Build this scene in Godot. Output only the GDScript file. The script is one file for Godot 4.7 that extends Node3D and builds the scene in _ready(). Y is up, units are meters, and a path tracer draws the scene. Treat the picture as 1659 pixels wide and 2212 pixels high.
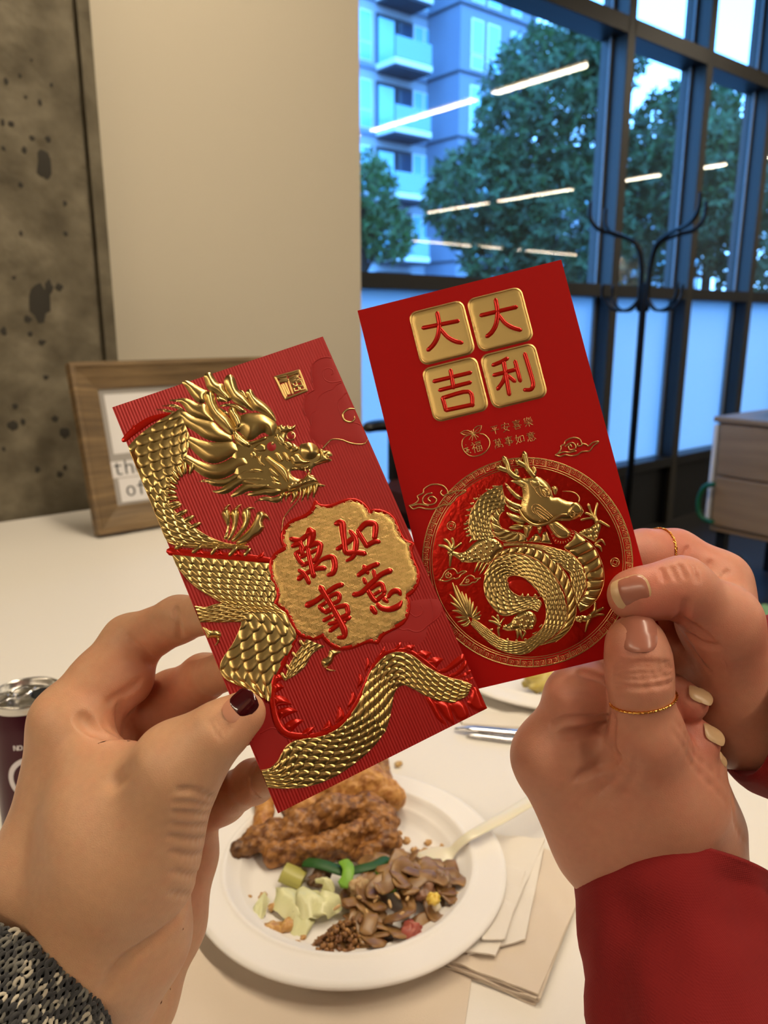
extends Node3D
# A table in an office: two hands with embossed red packets held over a plate of food.

var rng := RandomNumberGenerator.new()
var M := {}

class MB:
	var v := PackedVector3Array()
	var uv := PackedVector2Array()
	var col := PackedColorArray()
	var ix := PackedInt32Array()
	var given := PackedVector3Array()
	func pt(p: Vector3, t := Vector2.ZERO) -> int:
		v.append(p)
		uv.append(t)
		return v.size() - 1
	func tri(a: int, b: int, c: int) -> void:   # a, b, c counterclockwise as seen from outside
		ix.append(a)
		ix.append(c)
		ix.append(b)
	func quad(a: int, b: int, c: int, d: int) -> void:
		tri(a, b, c)
		tri(a, c, d)
	func face(pts: Array) -> void:               # flat polygon, counterclockwise from outside
		var s := v.size()
		for p in pts:
			pt(p)
		for i in range(1, pts.size() - 1):
			tri(s, s + i, s + i + 1)
	func grid(nu: int, nv: int, f: Callable, wrap := false) -> void:
		var s := v.size()
		for j in nv:
			for i in nu:
				pt(f.call(i, j), Vector2(float(i) / (nu - 1), float(j) / (nv - 1)))
		for j in nv - 1:
			for i in (nu if wrap else nu - 1):
				var i2 := (i + 1) % nu
				quad(s + j * nu + i, s + j * nu + i2, s + (j + 1) * nu + i2, s + (j + 1) * nu + i)
	func box(c: Vector3, size: Vector3, bev := 0.0) -> MB:
		var h := size * 0.5
		var b: float = minf(bev, minf(h.x, minf(h.y, h.z)) * 0.9)
		if b <= 0.0:
			b = 0.00001
		var ax := [Vector3.RIGHT, Vector3.UP, Vector3.BACK]
		for k in 3:
			var n: Vector3 = ax[k]
			var a: Vector3 = ax[(k + 1) % 3]
			var e: Vector3 = ax[(k + 2) % 3]
			var hn: float = h[k]
			var ha: float = h[(k + 1) % 3] - b
			var he: float = h[(k + 2) % 3] - b
			for s: float in [1.0, -1.0]:
				var p := c + n * hn * s
				var q := [p + a * ha + e * he, p - a * ha + e * he, p - a * ha - e * he, p + a * ha - e * he]
				if s < 0.0:
					q.reverse()
				face(q)
			if bev > 0.0:
				var hab: float = h[(k + 1) % 3]
				var heb: float = h[(k + 2) % 3]
				var hnb := hn - b
				for sa: float in [1.0, -1.0]:
					for se: float in [1.0, -1.0]:
						var q := [c + a * sa * hab + e * se * he - n * hnb, c + a * sa * hab + e * se * he + n * hnb, c + a * sa * ha + e * se * heb + n * hnb, c + a * sa * ha + e * se * heb - n * hnb]
						if sa * se > 0.0:
							q.reverse()
						face(q)
		if bev > 0.0:
			for sx: float in [1.0, -1.0]:
				for sy: float in [1.0, -1.0]:
					for sz: float in [1.0, -1.0]:
						var q := [c + Vector3(sx * h.x, sy * (h.y - b), sz * (h.z - b)), c + Vector3(sx * (h.x - b), sy * h.y, sz * (h.z - b)), c + Vector3(sx * (h.x - b), sy * (h.y - b), sz * h.z)]
						if sx * sy * sz < 0.0:
							q.reverse()
						face(q)
		return self
	func tube(path: PackedVector3Array, rad: PackedFloat32Array, seg := 8, cap := true, flat := 1.0, up := Vector3.UP) -> MB:
		var m := path.size()
		var s := v.size()
		var side := up
		for j in m:
			var d := (path[mini(j + 1, m - 1)] - path[maxi(j - 1, 0)]).normalized()
			var e := (side - d * side.dot(d))
			if e.length() < 0.001:
				e = d.cross(Vector3(0.3, 0.5, 0.8))
			e = e.normalized()
			side = e
			var g := d.cross(e)
			for i in seg:
				var a := TAU * i / seg
				pt(path[j] + (e * cos(a) * flat + g * sin(a)) * rad[j], Vector2(float(i) / seg, float(j) / (m - 1)))
		for j in m - 1:
			for i in seg:
				var i2 := (i + 1) % seg
				quad(s + j * seg + i, s + j * seg + i2, s + (j + 1) * seg + i2, s + (j + 1) * seg + i)
		if cap:
			var d0 := (path[0] - path[1]).normalized()
			var d1 := (path[m - 1] - path[m - 2]).normalized()
			var a0 := pt(path[0] + d0 * rad[0] * 0.5)
			var a1 := pt(path[m - 1] + d1 * rad[m - 1] * 0.5)
			for i in seg:
				tri(a0, s + (i + 1) % seg, s + i)
				tri(a1, s + (m - 1) * seg + i, s + (m - 1) * seg + (i + 1) % seg)
		return self
	func lathe(prof: Array, seg := 48, at := Vector3.ZERO) -> MB:   # prof: Vector2(radius, height), outside wall going up
		grid(seg, prof.size(), func(i: int, j: int) -> Vector3:
			var a := -TAU * i / seg
			return at + Vector3(cos(a) * prof[j].x, prof[j].y, sin(a) * prof[j].x), true)
		return self
	func normals() -> PackedVector3Array:
		var n := PackedVector3Array()
		n.resize(v.size())
		for t in range(0, ix.size(), 3):
			var a := ix[t]
			var b := ix[t + 1]
			var c := ix[t + 2]
			var q := (v[c] - v[a]).cross(v[b] - v[a])
			n[a] += q
			n[b] += q
			n[c] += q
		for i in n.size():
			n[i] = n[i].normalized() if n[i].length_squared() > 0.0 else Vector3.UP
		return n
	func mesh() -> ArrayMesh:
		var a := []
		a.resize(Mesh.ARRAY_MAX)
		a[Mesh.ARRAY_VERTEX] = v
		a[Mesh.ARRAY_NORMAL] = given if given.size() == v.size() else normals()
		if uv.size() == v.size():
			a[Mesh.ARRAY_TEX_UV] = uv
		if col.size() == v.size():
			a[Mesh.ARRAY_COLOR] = col
		a[Mesh.ARRAY_INDEX] = ix
		var m := ArrayMesh.new()
		m.add_surface_from_arrays(Mesh.PRIMITIVE_TRIANGLES, a)
		return m

func sm(key: String, c: Color, rough := 0.5, metal := 0.0) -> StandardMaterial3D:
	var m := StandardMaterial3D.new()
	m.resource_name = key
	m.albedo_color = c
	m.roughness = rough
	m.metallic = metal
	M[key] = m
	return m

func noise_tex(freq: float, size := 512, oct := 4, kind := FastNoiseLite.TYPE_SIMPLEX_SMOOTH, lo := Color.BLACK, hi := Color.WHITE, sd := 1) -> NoiseTexture2D:
	var f := FastNoiseLite.new()
	f.noise_type = kind
	f.frequency = freq
	f.fractal_octaves = oct
	f.seed = sd
	var t := NoiseTexture2D.new()
	t.width = size
	t.height = size
	t.seamless = true
	t.noise = f
	var g := Gradient.new()
	g.set_color(0, lo)
	g.set_color(1, hi)
	t.color_ramp = g
	return t

func tri_map(m: StandardMaterial3D, s: float) -> void:
	m.uv1_triplanar = true
	m.uv1_scale = Vector3(s, s, s)

func bump(m: StandardMaterial3D, t: Texture2D, s: float) -> void:
	m.heightmap_enabled = true
	m.heightmap_texture = t
	m.heightmap_scale = s

func tag(o: Node, label: String, category := "", group := "", kind := "") -> Node:
	if label:
		o.set_meta("label", label)
	if category:
		o.set_meta("category", category)
	if group:
		o.set_meta("group", group)
	if kind:
		o.set_meta("kind", kind)
	return o

func numbered(called: String, parent: Node) -> String:
	if not parent.has_node(called):
		return called
	var k := 1
	while parent.has_node("%s_%03d" % [called, k]):
		k += 1
	return "%s_%03d" % [called, k]

var next_no := {}
func add(o: Node3D, called: String, parent: Node) -> void:
	var key := str(parent.get_instance_id()) + called
	var k: int = next_no.get(key, 0)
	o.name = called if k == 0 else "%s_%03d" % [called, k]
	next_no[key] = k + 1
	parent.add_child(o, true)

func base(called: String, at: Vector3, label: String, category: String, group := "") -> Node3D:
	var o := Node3D.new()
	add(o, called, self)
	o.position = at
	tag(o, label, category, group)
	return o

func put(mesh: Mesh, called: String, m: Material, parent: Node = self, xf := Transform3D()) -> MeshInstance3D:
	var o := MeshInstance3D.new()
	o.mesh = mesh
	o.material_override = m
	o.transform = xf
	add(o, called, parent)
	return o

func box(c: Vector3, size: Vector3, bev := 0.0) -> ArrayMesh:
	return MB.new().box(c, size, bev).mesh()

func fixed(o: Node) -> Node:
	o.set_meta("kind", "structure")
	return o

func v2(a: Array) -> PackedVector2Array:
	var o := PackedVector2Array()
	for i in range(0, a.size(), 2):
		o.append(Vector2(a[i], a[i + 1]))
	return o

func v3(a: Array, s := 0.001) -> PackedVector3Array:
	var o := PackedVector3Array()
	for i in range(0, a.size(), 3):
		o.append(Vector3(a[i], a[i + 1], a[i + 2]) * s)
	return o

func smooth2(p: PackedVector2Array, sub: int, closed := false) -> PackedVector2Array:
	var o := PackedVector2Array()
	var n := p.size()
	for i in (n if closed else n - 1):
		var a := p[(i - 1 + n) % n] if closed else p[maxi(i - 1, 0)]
		var b := p[i]
		var c := p[(i + 1) % n]
		var d := p[(i + 2) % n] if closed else p[mini(i + 2, n - 1)]
		for k in sub:
			var t := float(k) / sub
			o.append(0.5 * (2.0 * b + (c - a) * t + (2.0 * a - 5.0 * b + 4.0 * c - d) * t * t + (3.0 * b - a - 3.0 * c + d) * t * t * t))
	if not closed:
		o.append(p[n - 1])
	return o

func smooth3(p: PackedVector3Array, sub: int) -> PackedVector3Array:
	var o := PackedVector3Array()
	var n := p.size()
	for i in n - 1:
		for k in sub:
			o.append(p[i].cubic_interpolate(p[i + 1], p[maxi(i - 1, 0)], p[mini(i + 2, n - 1)], float(k) / sub))
	o.append(p[n - 1])
	return o

func fill(n: int, x: float) -> PackedFloat32Array:
	var o := PackedFloat32Array()
	o.resize(n)
	o.fill(x)
	return o

# A smooth curve through points, as a tube.
func wire(pts: PackedVector3Array, r: float, seg := 8, sub := 6) -> ArrayMesh:
	var p := smooth3(pts, sub)
	return MB.new().tube(p, fill(p.size(), r), seg).mesh()

func _ready() -> void:
	rng.seed = 7
	# --- camera
	var cam := Camera3D.new()
	cam.name = "camera"
	add_child(cam)
	cam.rotation_order = EULER_ORDER_YXZ
	cam.position = Vector3(0, 1.18, 0)
	cam.rotation_degrees = Vector3(-13.7, -39.0, 0)
	cam.fov = 67.204
	cam.near = 0.02
	cam.far = 400.0
	var ca := CameraAttributesPhysical.new()
	ca.frustum_focal_length = 18.06
	ca.frustum_focus_distance = 0.305
	ca.frustum_near = 0.02
	ca.frustum_far = 400.0
	ca.exposure_aperture = 9.5
	cam.attributes = ca
	cam.current = true
	# --- sky and exposure
	var env := Environment.new()
	env.background_mode = Environment.BG_SKY
	var sky := Sky.new()
	var ps := ProceduralSkyMaterial.new()
	ps.sky_top_color = Color(0.36, 0.66, 1.0)
	ps.sky_horizon_color = Color(0.47, 0.74, 1.0)
	ps.ground_bottom_color = Color(0.25, 0.33, 0.42)
	ps.ground_horizon_color = Color(0.45, 0.58, 0.72)
	ps.sky_curve = 0.15
	ps.sun_angle_max = 0.0
	sky.sky_material = ps
	env.sky = sky
	env.background_energy_multiplier = 9.0
	env.tonemap_mode = Environment.TONE_MAPPER_LINEAR
	env.tonemap_exposure = 1.0
	env.sdfgi_enabled = true
	env.ssao_enabled = true
	env.ssil_enabled = true
	var we := WorldEnvironment.new()
	we.name = "world_environment"
	we.environment = env
	add_child(we)
	# --- lamps: rows of linear ceiling lamps running towards the glass
	var lamp_glow := sm("lamp_glow", Color(1, 0.9, 0.7), 0.6)
	lamp_glow.emission_enabled = true
	lamp_glow.emission = Color(1.0, 0.88, 0.68)
	lamp_glow.emission_energy_multiplier = 7.0
	var lamp_body := sm("lamp_body", Color(0.75, 0.74, 0.72), 0.4)
	for row: Array in [[5.0, 1.74, 4, "second row from the table, "], [9.2, 1.1, 4, "third row from the table, "], [0.8, 1.74, 4, "row above the table, "], [-2.6, 1.74, 3, "row left of the table, "]]:
		for k: int in row[2]:
			ceiling_lamp(Vector3(row[0], 3.0, -row[1] + 0.7 + k * 1.6), 0.0, 1.4, lamp_glow, lamp_body, row[3] + ["nearest the glass", "second from the glass", "third from the glass", "farthest from the glass"][k])
	for k in 3:
		ceiling_lamp(Vector3(8.8 + k * 2.2, 2.38, 3.9), PI / 2, 1.9, lamp_glow, lamp_body, "low row along the back, " + ["first", "middle", "last"][k] + " of three")
	materials()
	room()
	window_wall()
	outside()
	table_and_frame()
	behind()
	packet_left()
	packet_right()
	people()
	food()

func ceiling_lamp(at: Vector3, turn: float, long: float, glow: Material, body: Material, where: String) -> void:
	var o := base("ceiling_lamp", at, "long warm white ceiling lamp, " + where, "lamp", "linear ceiling lamps")
	o.rotation.y = turn
	put(box(Vector3(0, 0.03, 0), Vector3(0.10, 0.05, long), 0.004), "housing", body, o)
	put(box(Vector3(0, 0.0, 0), Vector3(0.085, 0.012, long - 0.02), 0.003), "diffuser", glow, o)
	for s: float in [-1.0, 1.0]:
		put(MB.new().tube(PackedVector3Array([Vector3(0, 0.05, s * long * 0.35), Vector3(0, 4.2 - at.y, s * long * 0.35)]), fill(2, 0.003), 6).mesh(), "hanger", body, o)
	var l := AreaLight3D.new()
	l.name = "lamp_light"
	l.area_size = Vector2(0.085, long - 0.02)
	l.light_color = Color(1.0, 0.93, 0.82)
	l.light_energy = 2.5
	l.area_normalize_energy = true
	l.area_range = 30.0
	l.area_attenuation = 2.0
	l.shadow_enabled = true
	o.add_child(l)
	l.position = Vector3(0, -0.012, 0)
	l.rotation_degrees = Vector3(-90, 0, 0)

func materials() -> void:
	var t := noise_tex(0.012, 512, 5)
	var fine := noise_tex(0.05, 512, 3)
	M["tex_soft"] = t
	M["tex_fine"] = fine
	var con := sm("concrete", Color(0.50, 0.465, 0.39), 0.85)
	con.albedo_texture = noise_tex(0.008, 1024, 6, FastNoiseLite.TYPE_SIMPLEX_SMOOTH, Color(0.62, 0.60, 0.56), Color(1, 1, 1), 5)
	tri_map(con, 0.9)
	bump(con, fine, 0.3)
	sm("concrete_dark", Color(0.20, 0.185, 0.155), 0.9)
	sm("concrete_pale", Color(0.50, 0.47, 0.41), 0.9)
	sm("cream_wall", Color(0.80, 0.76, 0.68), 0.8)
	sm("ceiling_paint", Color(0.62, 0.58, 0.52), 0.9)
	sm("room_wall", Color(0.60, 0.56, 0.50), 0.9)
	sm("floor_dark", Color(0.13, 0.12, 0.11), 0.5)
	sm("black_steel", Color(0.055, 0.055, 0.058), 0.45)
	sm("bronze_steel", Color(0.16, 0.145, 0.12), 0.5)
	var tb := sm("table_white", Color(0.88, 0.86, 0.83), 0.38)
	tb.metallic_specular = 0.35
	var fr := sm("frame_wood", Color(0.52, 0.42, 0.28), 0.55)
	fr.albedo_texture = grain_tex(Color(0.65, 0.63, 0.6), Color(1, 1, 1), 3)
	tri_map(fr, 3.0)
	var ow := sm("oak", Color(0.62, 0.50, 0.37), 0.5)
	ow.albedo_texture = grain_tex(Color(0.86, 0.85, 0.84), Color(1, 1, 1), 4)
	tri_map(ow, 1.1)
	sm("paper_white", Color(0.86, 0.85, 0.85), 0.8)
	sm("paper_grey", Color(0.62, 0.60, 0.58), 0.8)
	sm("steel_blue", Color(0.50, 0.53, 0.56), 0.4)
	sm("ink", Color(0.10, 0.10, 0.12), 0.7)
	var gl := sm("glass", Color(1, 1, 1, 0.03), 0.0)
	gl.transparency = BaseMaterial3D.TRANSPARENCY_ALPHA
	var fg := sm("frosted", Color(0.66, 0.84, 0.97), 0.7)
	fg.backlight_enabled = true
	fg.backlight = Color(1, 1, 1)
	sm("chrome", Color(0.85, 0.85, 0.86), 0.12, 1.0)
	sm("aluminium", Color(0.80, 0.79, 0.77), 0.25, 1.0)

func grain_tex(lo: Color, hi: Color, sd: int) -> ImageTexture:
	var f := FastNoiseLite.new()
	f.seed = sd
	f.frequency = 0.02
	f.fractal_octaves = 4
	var im := Image.create(256, 256, false, Image.FORMAT_RGB8)
	for y in 256:
		for x in 256:
			var a := TAU * x / 256.0
			var b := TAU * y / 256.0
			var k := f.get_noise_3d(cos(a) * 12.0 + 40.0, sin(a) * 12.0 + cos(b) * 150.0, sin(b) * 150.0) * 0.9 + 0.5
			im.set_pixel(x, y, lo.lerp(hi, clampf(k, 0, 1)))
	return ImageTexture.create_from_image(im)

func room() -> void:
	var o: Node
	fixed(put(box(Vector3(5, -0.1, 2.5), Vector3(16.4, 0.2, 13.0)), "floor", M.floor_dark))
	fixed(put(box(Vector3(5, 4.3, 2.5), Vector3(16.4, 0.2, 13.0)), "ceiling", M.ceiling_paint))
	fixed(put(box(Vector3(-3.1, 2.1, 2.5), Vector3(0.2, 4.2, 13.0)), "wall_left", M.room_wall))
	fixed(put(box(Vector3(13.1, 2.1, 2.5), Vector3(0.2, 4.2, 13.0)), "wall_right", M.room_wall))
	fixed(put(box(Vector3(5, 2.1, 8.9), Vector3(16.0, 4.2, 0.2)), "wall_back", M.room_wall))
	# cream pier in front of the glass, and the concrete column
	o = fixed(put(box(Vector3(-0.735, 2.1, -2.29), Vector3(4.53, 4.2, 0.58), 0.004), "wall_cream", M.cream_wall))
	tag(o, "cream painted wall panel beside the window")
	o = base("concrete_column", Vector3(0, 0, 0), "raw grey concrete column with dark pits at the table's far end", "column")
	fixed(o)
	var st := MB.new()
	var xs := 0.66
	# plan outline of the column, counterclockwise from above
	var plan := [Vector2(-2.4, -1.9), Vector2(xs, -1.9), Vector2(xs + 0.007, -1.925), Vector2(xs + 0.014, -1.925), Vector2(xs + 0.016, -1.906), Vector2(xs + 0.048, -1.916), Vector2(xs + 0.055, -1.99), Vector2(-2.4, -1.99)]
	for i in plan.size():
		var a: Vector2 = plan[i]
		var b: Vector2 = plan[(i + 1) % plan.size()]
		st.face([Vector3(a.x, 0, a.y), Vector3(b.x, 0, b.y), Vector3(b.x, 4.2, b.y), Vector3(a.x, 4.2, a.y)])
	put(st.mesh(), "shaft", M.concrete, o)
	# pits and stains of the cast face
	for s: Array in [[0.571, 1.519, 0.0174, 0.0331], [0.532, 1.226, 0.0257, 0.0411], [0.556, 1.262, 0.0097, 0.0197], [0.503, 1.191, 0.0095, 0.0089], [0.518, 1.475, 0.0054, 0.0069], [0.51, 1.679, 0.0052, 0.0075], [0.552, 1.573, 0.0054, 0.0069], [0.533, 1.547, 0.0061, 0.0085], [0.512, 1.596, 0.0068, 0.0067], [0.585, 1.577, 0.0063, 0.0078], [0.609, 1.445, 0.0049, 0.0071], [0.508, 1.374, 0.0039, 0.0061], [0.567, 1.73, 0.0031, 0.0034], [0.604, 1.687, 0.004, 0.0052], [0.579, 1.263, 0.0099, 0.009], [0.484, 1.28, 0.0046, 0.0052], [0.45, 1.165, 0.0069, 0.0088], [0.505, 1.158, 0.0056, 0.0071], [0.528, 1.139, 0.0097, 0.0063], [0.452, 1.16, 0.0046, 0.0053], [0.447, 0.954, 0.0125, 0.0126], [0.47, 0.961, 0.0064, 0.0082], [0.54, 0.963, 0.0083, 0.0093], [0.56, 0.928, 0.0119, 0.015], [0.456, 0.998, 0.0071, 0.0072], [0.49, 0.847, 0.0066, 0.0083], [0.539, 0.83, 0.0085, 0.0085], [0.53, 1.06, 0.0066, 0.0064], [0.552, 0.845, 0.0051, 0.0066], [0.422, 0.903, 0.0047, 0.0054], [0.605, 1.38, 0.005, 0.0072], [0.491, 1.546, 0.0045, 0.0059], [0.495, 1.597, 0.0045, 0.0084], [0.576, 1.648, 0.0047, 0.0077], [0.547, 1.654, 0.0038, 0.0042], [0.54, 1.694, 0.0038, 0.005]]:
		var mb := MB.new()
		var c := Vector3(s[0], s[1], -1.9)
		var ring := []
		for k in 14:
			var a := TAU * k / 14.0
			var q := rng.randf_range(0.7, 1.15)
			ring.append(Vector3(cos(a) * s[2] * q, sin(a) * s[3] * q, 0.0))
		var mid := mb.pt(c + Vector3(0, 0, 0.0012))
		for k in 14:
			mb.pt(c + ring[k] * 0.7 + Vector3(0, 0, 0.0010))
		for k in 14:
			mb.pt(c + ring[k] + Vector3(0, 0, 0.0002))
		for k in 14:
			var k2 := (k + 1) % 14
			mb.tri(mid, mid + 1 + k, mid + 1 + k2)
			mb.quad(mid + 1 + k, mid + 15 + k, mid + 15 + k2, mid + 1 + k2)
		put(mb.mesh(), "pit", M.concrete_dark, o)

func window_wall() -> void:
	var zf := -2.44
	var zg := -2.555
	var edges := [1.49, 3.526, 4.244, 4.954, 5.668, 6.382, 7.096, 7.81, 8.524, 9.238, 9.952, 10.666, 11.38, 12.094, 12.808]
	var n := 1
	# masonry round the opening
	fixed(put(box(Vector3(5, 0.19, -2.6), Vector3(16, 0.38, 0.22)), "wall_front", M.black_steel))
	fixed(put(box(Vector3(-0.8, 2.1, -2.65), Vector3(4.4, 4.2, 0.1)), "wall_front", M.cream_wall))
	for i in edges.size() - 1:
		var x0: float = edges[i]
		var x1: float = edges[i + 1] - 0.062
		var o := Node3D.new()
		add(o, "window", self)
		fixed(o)
		tag(o, "black steel window bay with clear upper and frosted lower panes")
		# mullion at the right edge of the bay
		put(box(Vector3(x1 + 0.031, 2.1, zf - 0.01), Vector3(0.062, 4.2, 0.02), 0.002), "mullion_cap", M.bronze_steel, o)
		put(box(Vector3(x1 + 0.031, 2.1, (zf + zg) / 2 - 0.03), Vector3(0.05, 4.2, 0.14)), "mullion", M.black_steel, o)
		put(box(Vector3(x1 - 0.004, 2.1, zg + 0.025), Vector3(0.022, 4.2, 0.012), 0.002), "glazing_bead", M.steel_blue, o)  # paler than the frame: daylight glancing off the steel is put into its colour
		for r: Array in [[0.385, 0.055, "sill_rail"], [1.345, 0.062, "middle_rail"], [2.555, 0.075, "transom"], [3.75, 0.075, "top_rail"]]:
			var w := x1 - x0 + 0.02
			put(box(Vector3((x0 + x1) / 2, r[0], zf - 0.01), Vector3(w, r[1], 0.02), 0.002), r[2], M.bronze_steel if r[0] > 2.0 else M.black_steel, o)
			put(box(Vector3((x0 + x1) / 2, r[0], (zf + zg) / 2 - 0.03), Vector3(w, r[1] - 0.006, 0.14)), r[2], M.black_steel, o)
		for pz: Array in [[1.376, 2.518, "pane"], [2.592, 3.713, "pane"]]:
			var q := MB.new()
			q.face([Vector3(x0, pz[0], zg), Vector3(x1, pz[0], zg), Vector3(x1, pz[1], zg), Vector3(x0, pz[1], zg)])
			put(q.mesh(), pz[2], M.glass, o)
		put(box(Vector3((x0 + x1) / 2, 0.86, zg), Vector3(x1 - x0 + 0.01, 0.91, 0.006)), "frosted_pane", M.frosted, o)
		n += 1
	fixed(put(box(Vector3(7, 4.0, -2.6), Vector3(12, 0.42, 0.2)), "wall_front", M.bronze_steel))

func leaves(blobs: Array, count: int, size: float, m: Material, called: String, parent: Node, sd: int) -> void:
	var r := RandomNumberGenerator.new()
	r.seed = sd
	var mb := MB.new()
	# one folded leaf spray: four small leaves round a twig
	for k in 4:
		var b := Basis.from_euler(Vector3(r.randf_range(-0.7, 0.7), k * 1.6 + r.randf(), 0))
		var p := [Vector3(0, 0, 0), Vector3(0.22, 0.06, 0.35), Vector3(0, -0.03, 0.95), Vector3(-0.22, 0.06, 0.35)]
		mb.face([b * p[0], b * p[3], b * p[2]])
		mb.face([b * p[0], b * p[2], b * p[1]])
	var mm := MultiMesh.new()
	mm.transform_format = MultiMesh.TRANSFORM_3D
	mm.use_colors = true
	mm.mesh = mb.mesh()
	mm.instance_count = count
	var vol := 0.0
	for b: Array in blobs:
		vol += b[1].x * b[1].y
	var i := 0
	for b: Array in blobs:
		var n: int = int(count * b[1].x * b[1].y / vol)
		if b == blobs[-1]:
			n = count - i
		for k in n:
			var d := Vector3(r.randfn(), r.randfn(), r.randfn()).normalized() * pow(r.randf(), 0.22)
			var q := Basis.from_euler(Vector3(r.randf() * TAU, r.randf() * TAU, r.randf() * TAU)).scaled(Vector3.ONE * size * r.randf_range(0.6, 1.25))
			mm.set_instance_transform(i, Transform3D(q, b[0] + d * b[1]))
			var g := r.randf_range(0.55, 1.3)
			mm.set_instance_color(i, Color(g * r.randf_range(0.8, 1.25), g, g * r.randf_range(0.7, 1.0)))
			i += 1
	var o := MultiMeshInstance3D.new()
	o.multimesh = mm
	o.material_override = m
	add(o, called, parent)
	o.set_meta("kind", "stuff")

func tree(called: String, foot: Vector3, blobs: Array, count: int, size: float, m: Material, label: String, cat: String, sd: int, trunk := true) -> void:
	var o := base(called, foot, label, cat)
	if trunk:
		var top: Vector3 = blobs[0][0]
		put(wire(PackedVector3Array([Vector3.ZERO, top * 0.5 + Vector3(0.08, 0, 0), top]), 0.12, 8), "trunk", M.bark, o)
		for b: Array in blobs:
			put(wire(PackedVector3Array([top * 0.55, (top * 0.55).lerp(b[0], 0.6) + Vector3(0, 0.1, 0), b[0]]), 0.05, 6, 4), "branch", M.bark, o)
	leaves(blobs, count, size, m, "foliage", o, sd)

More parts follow.
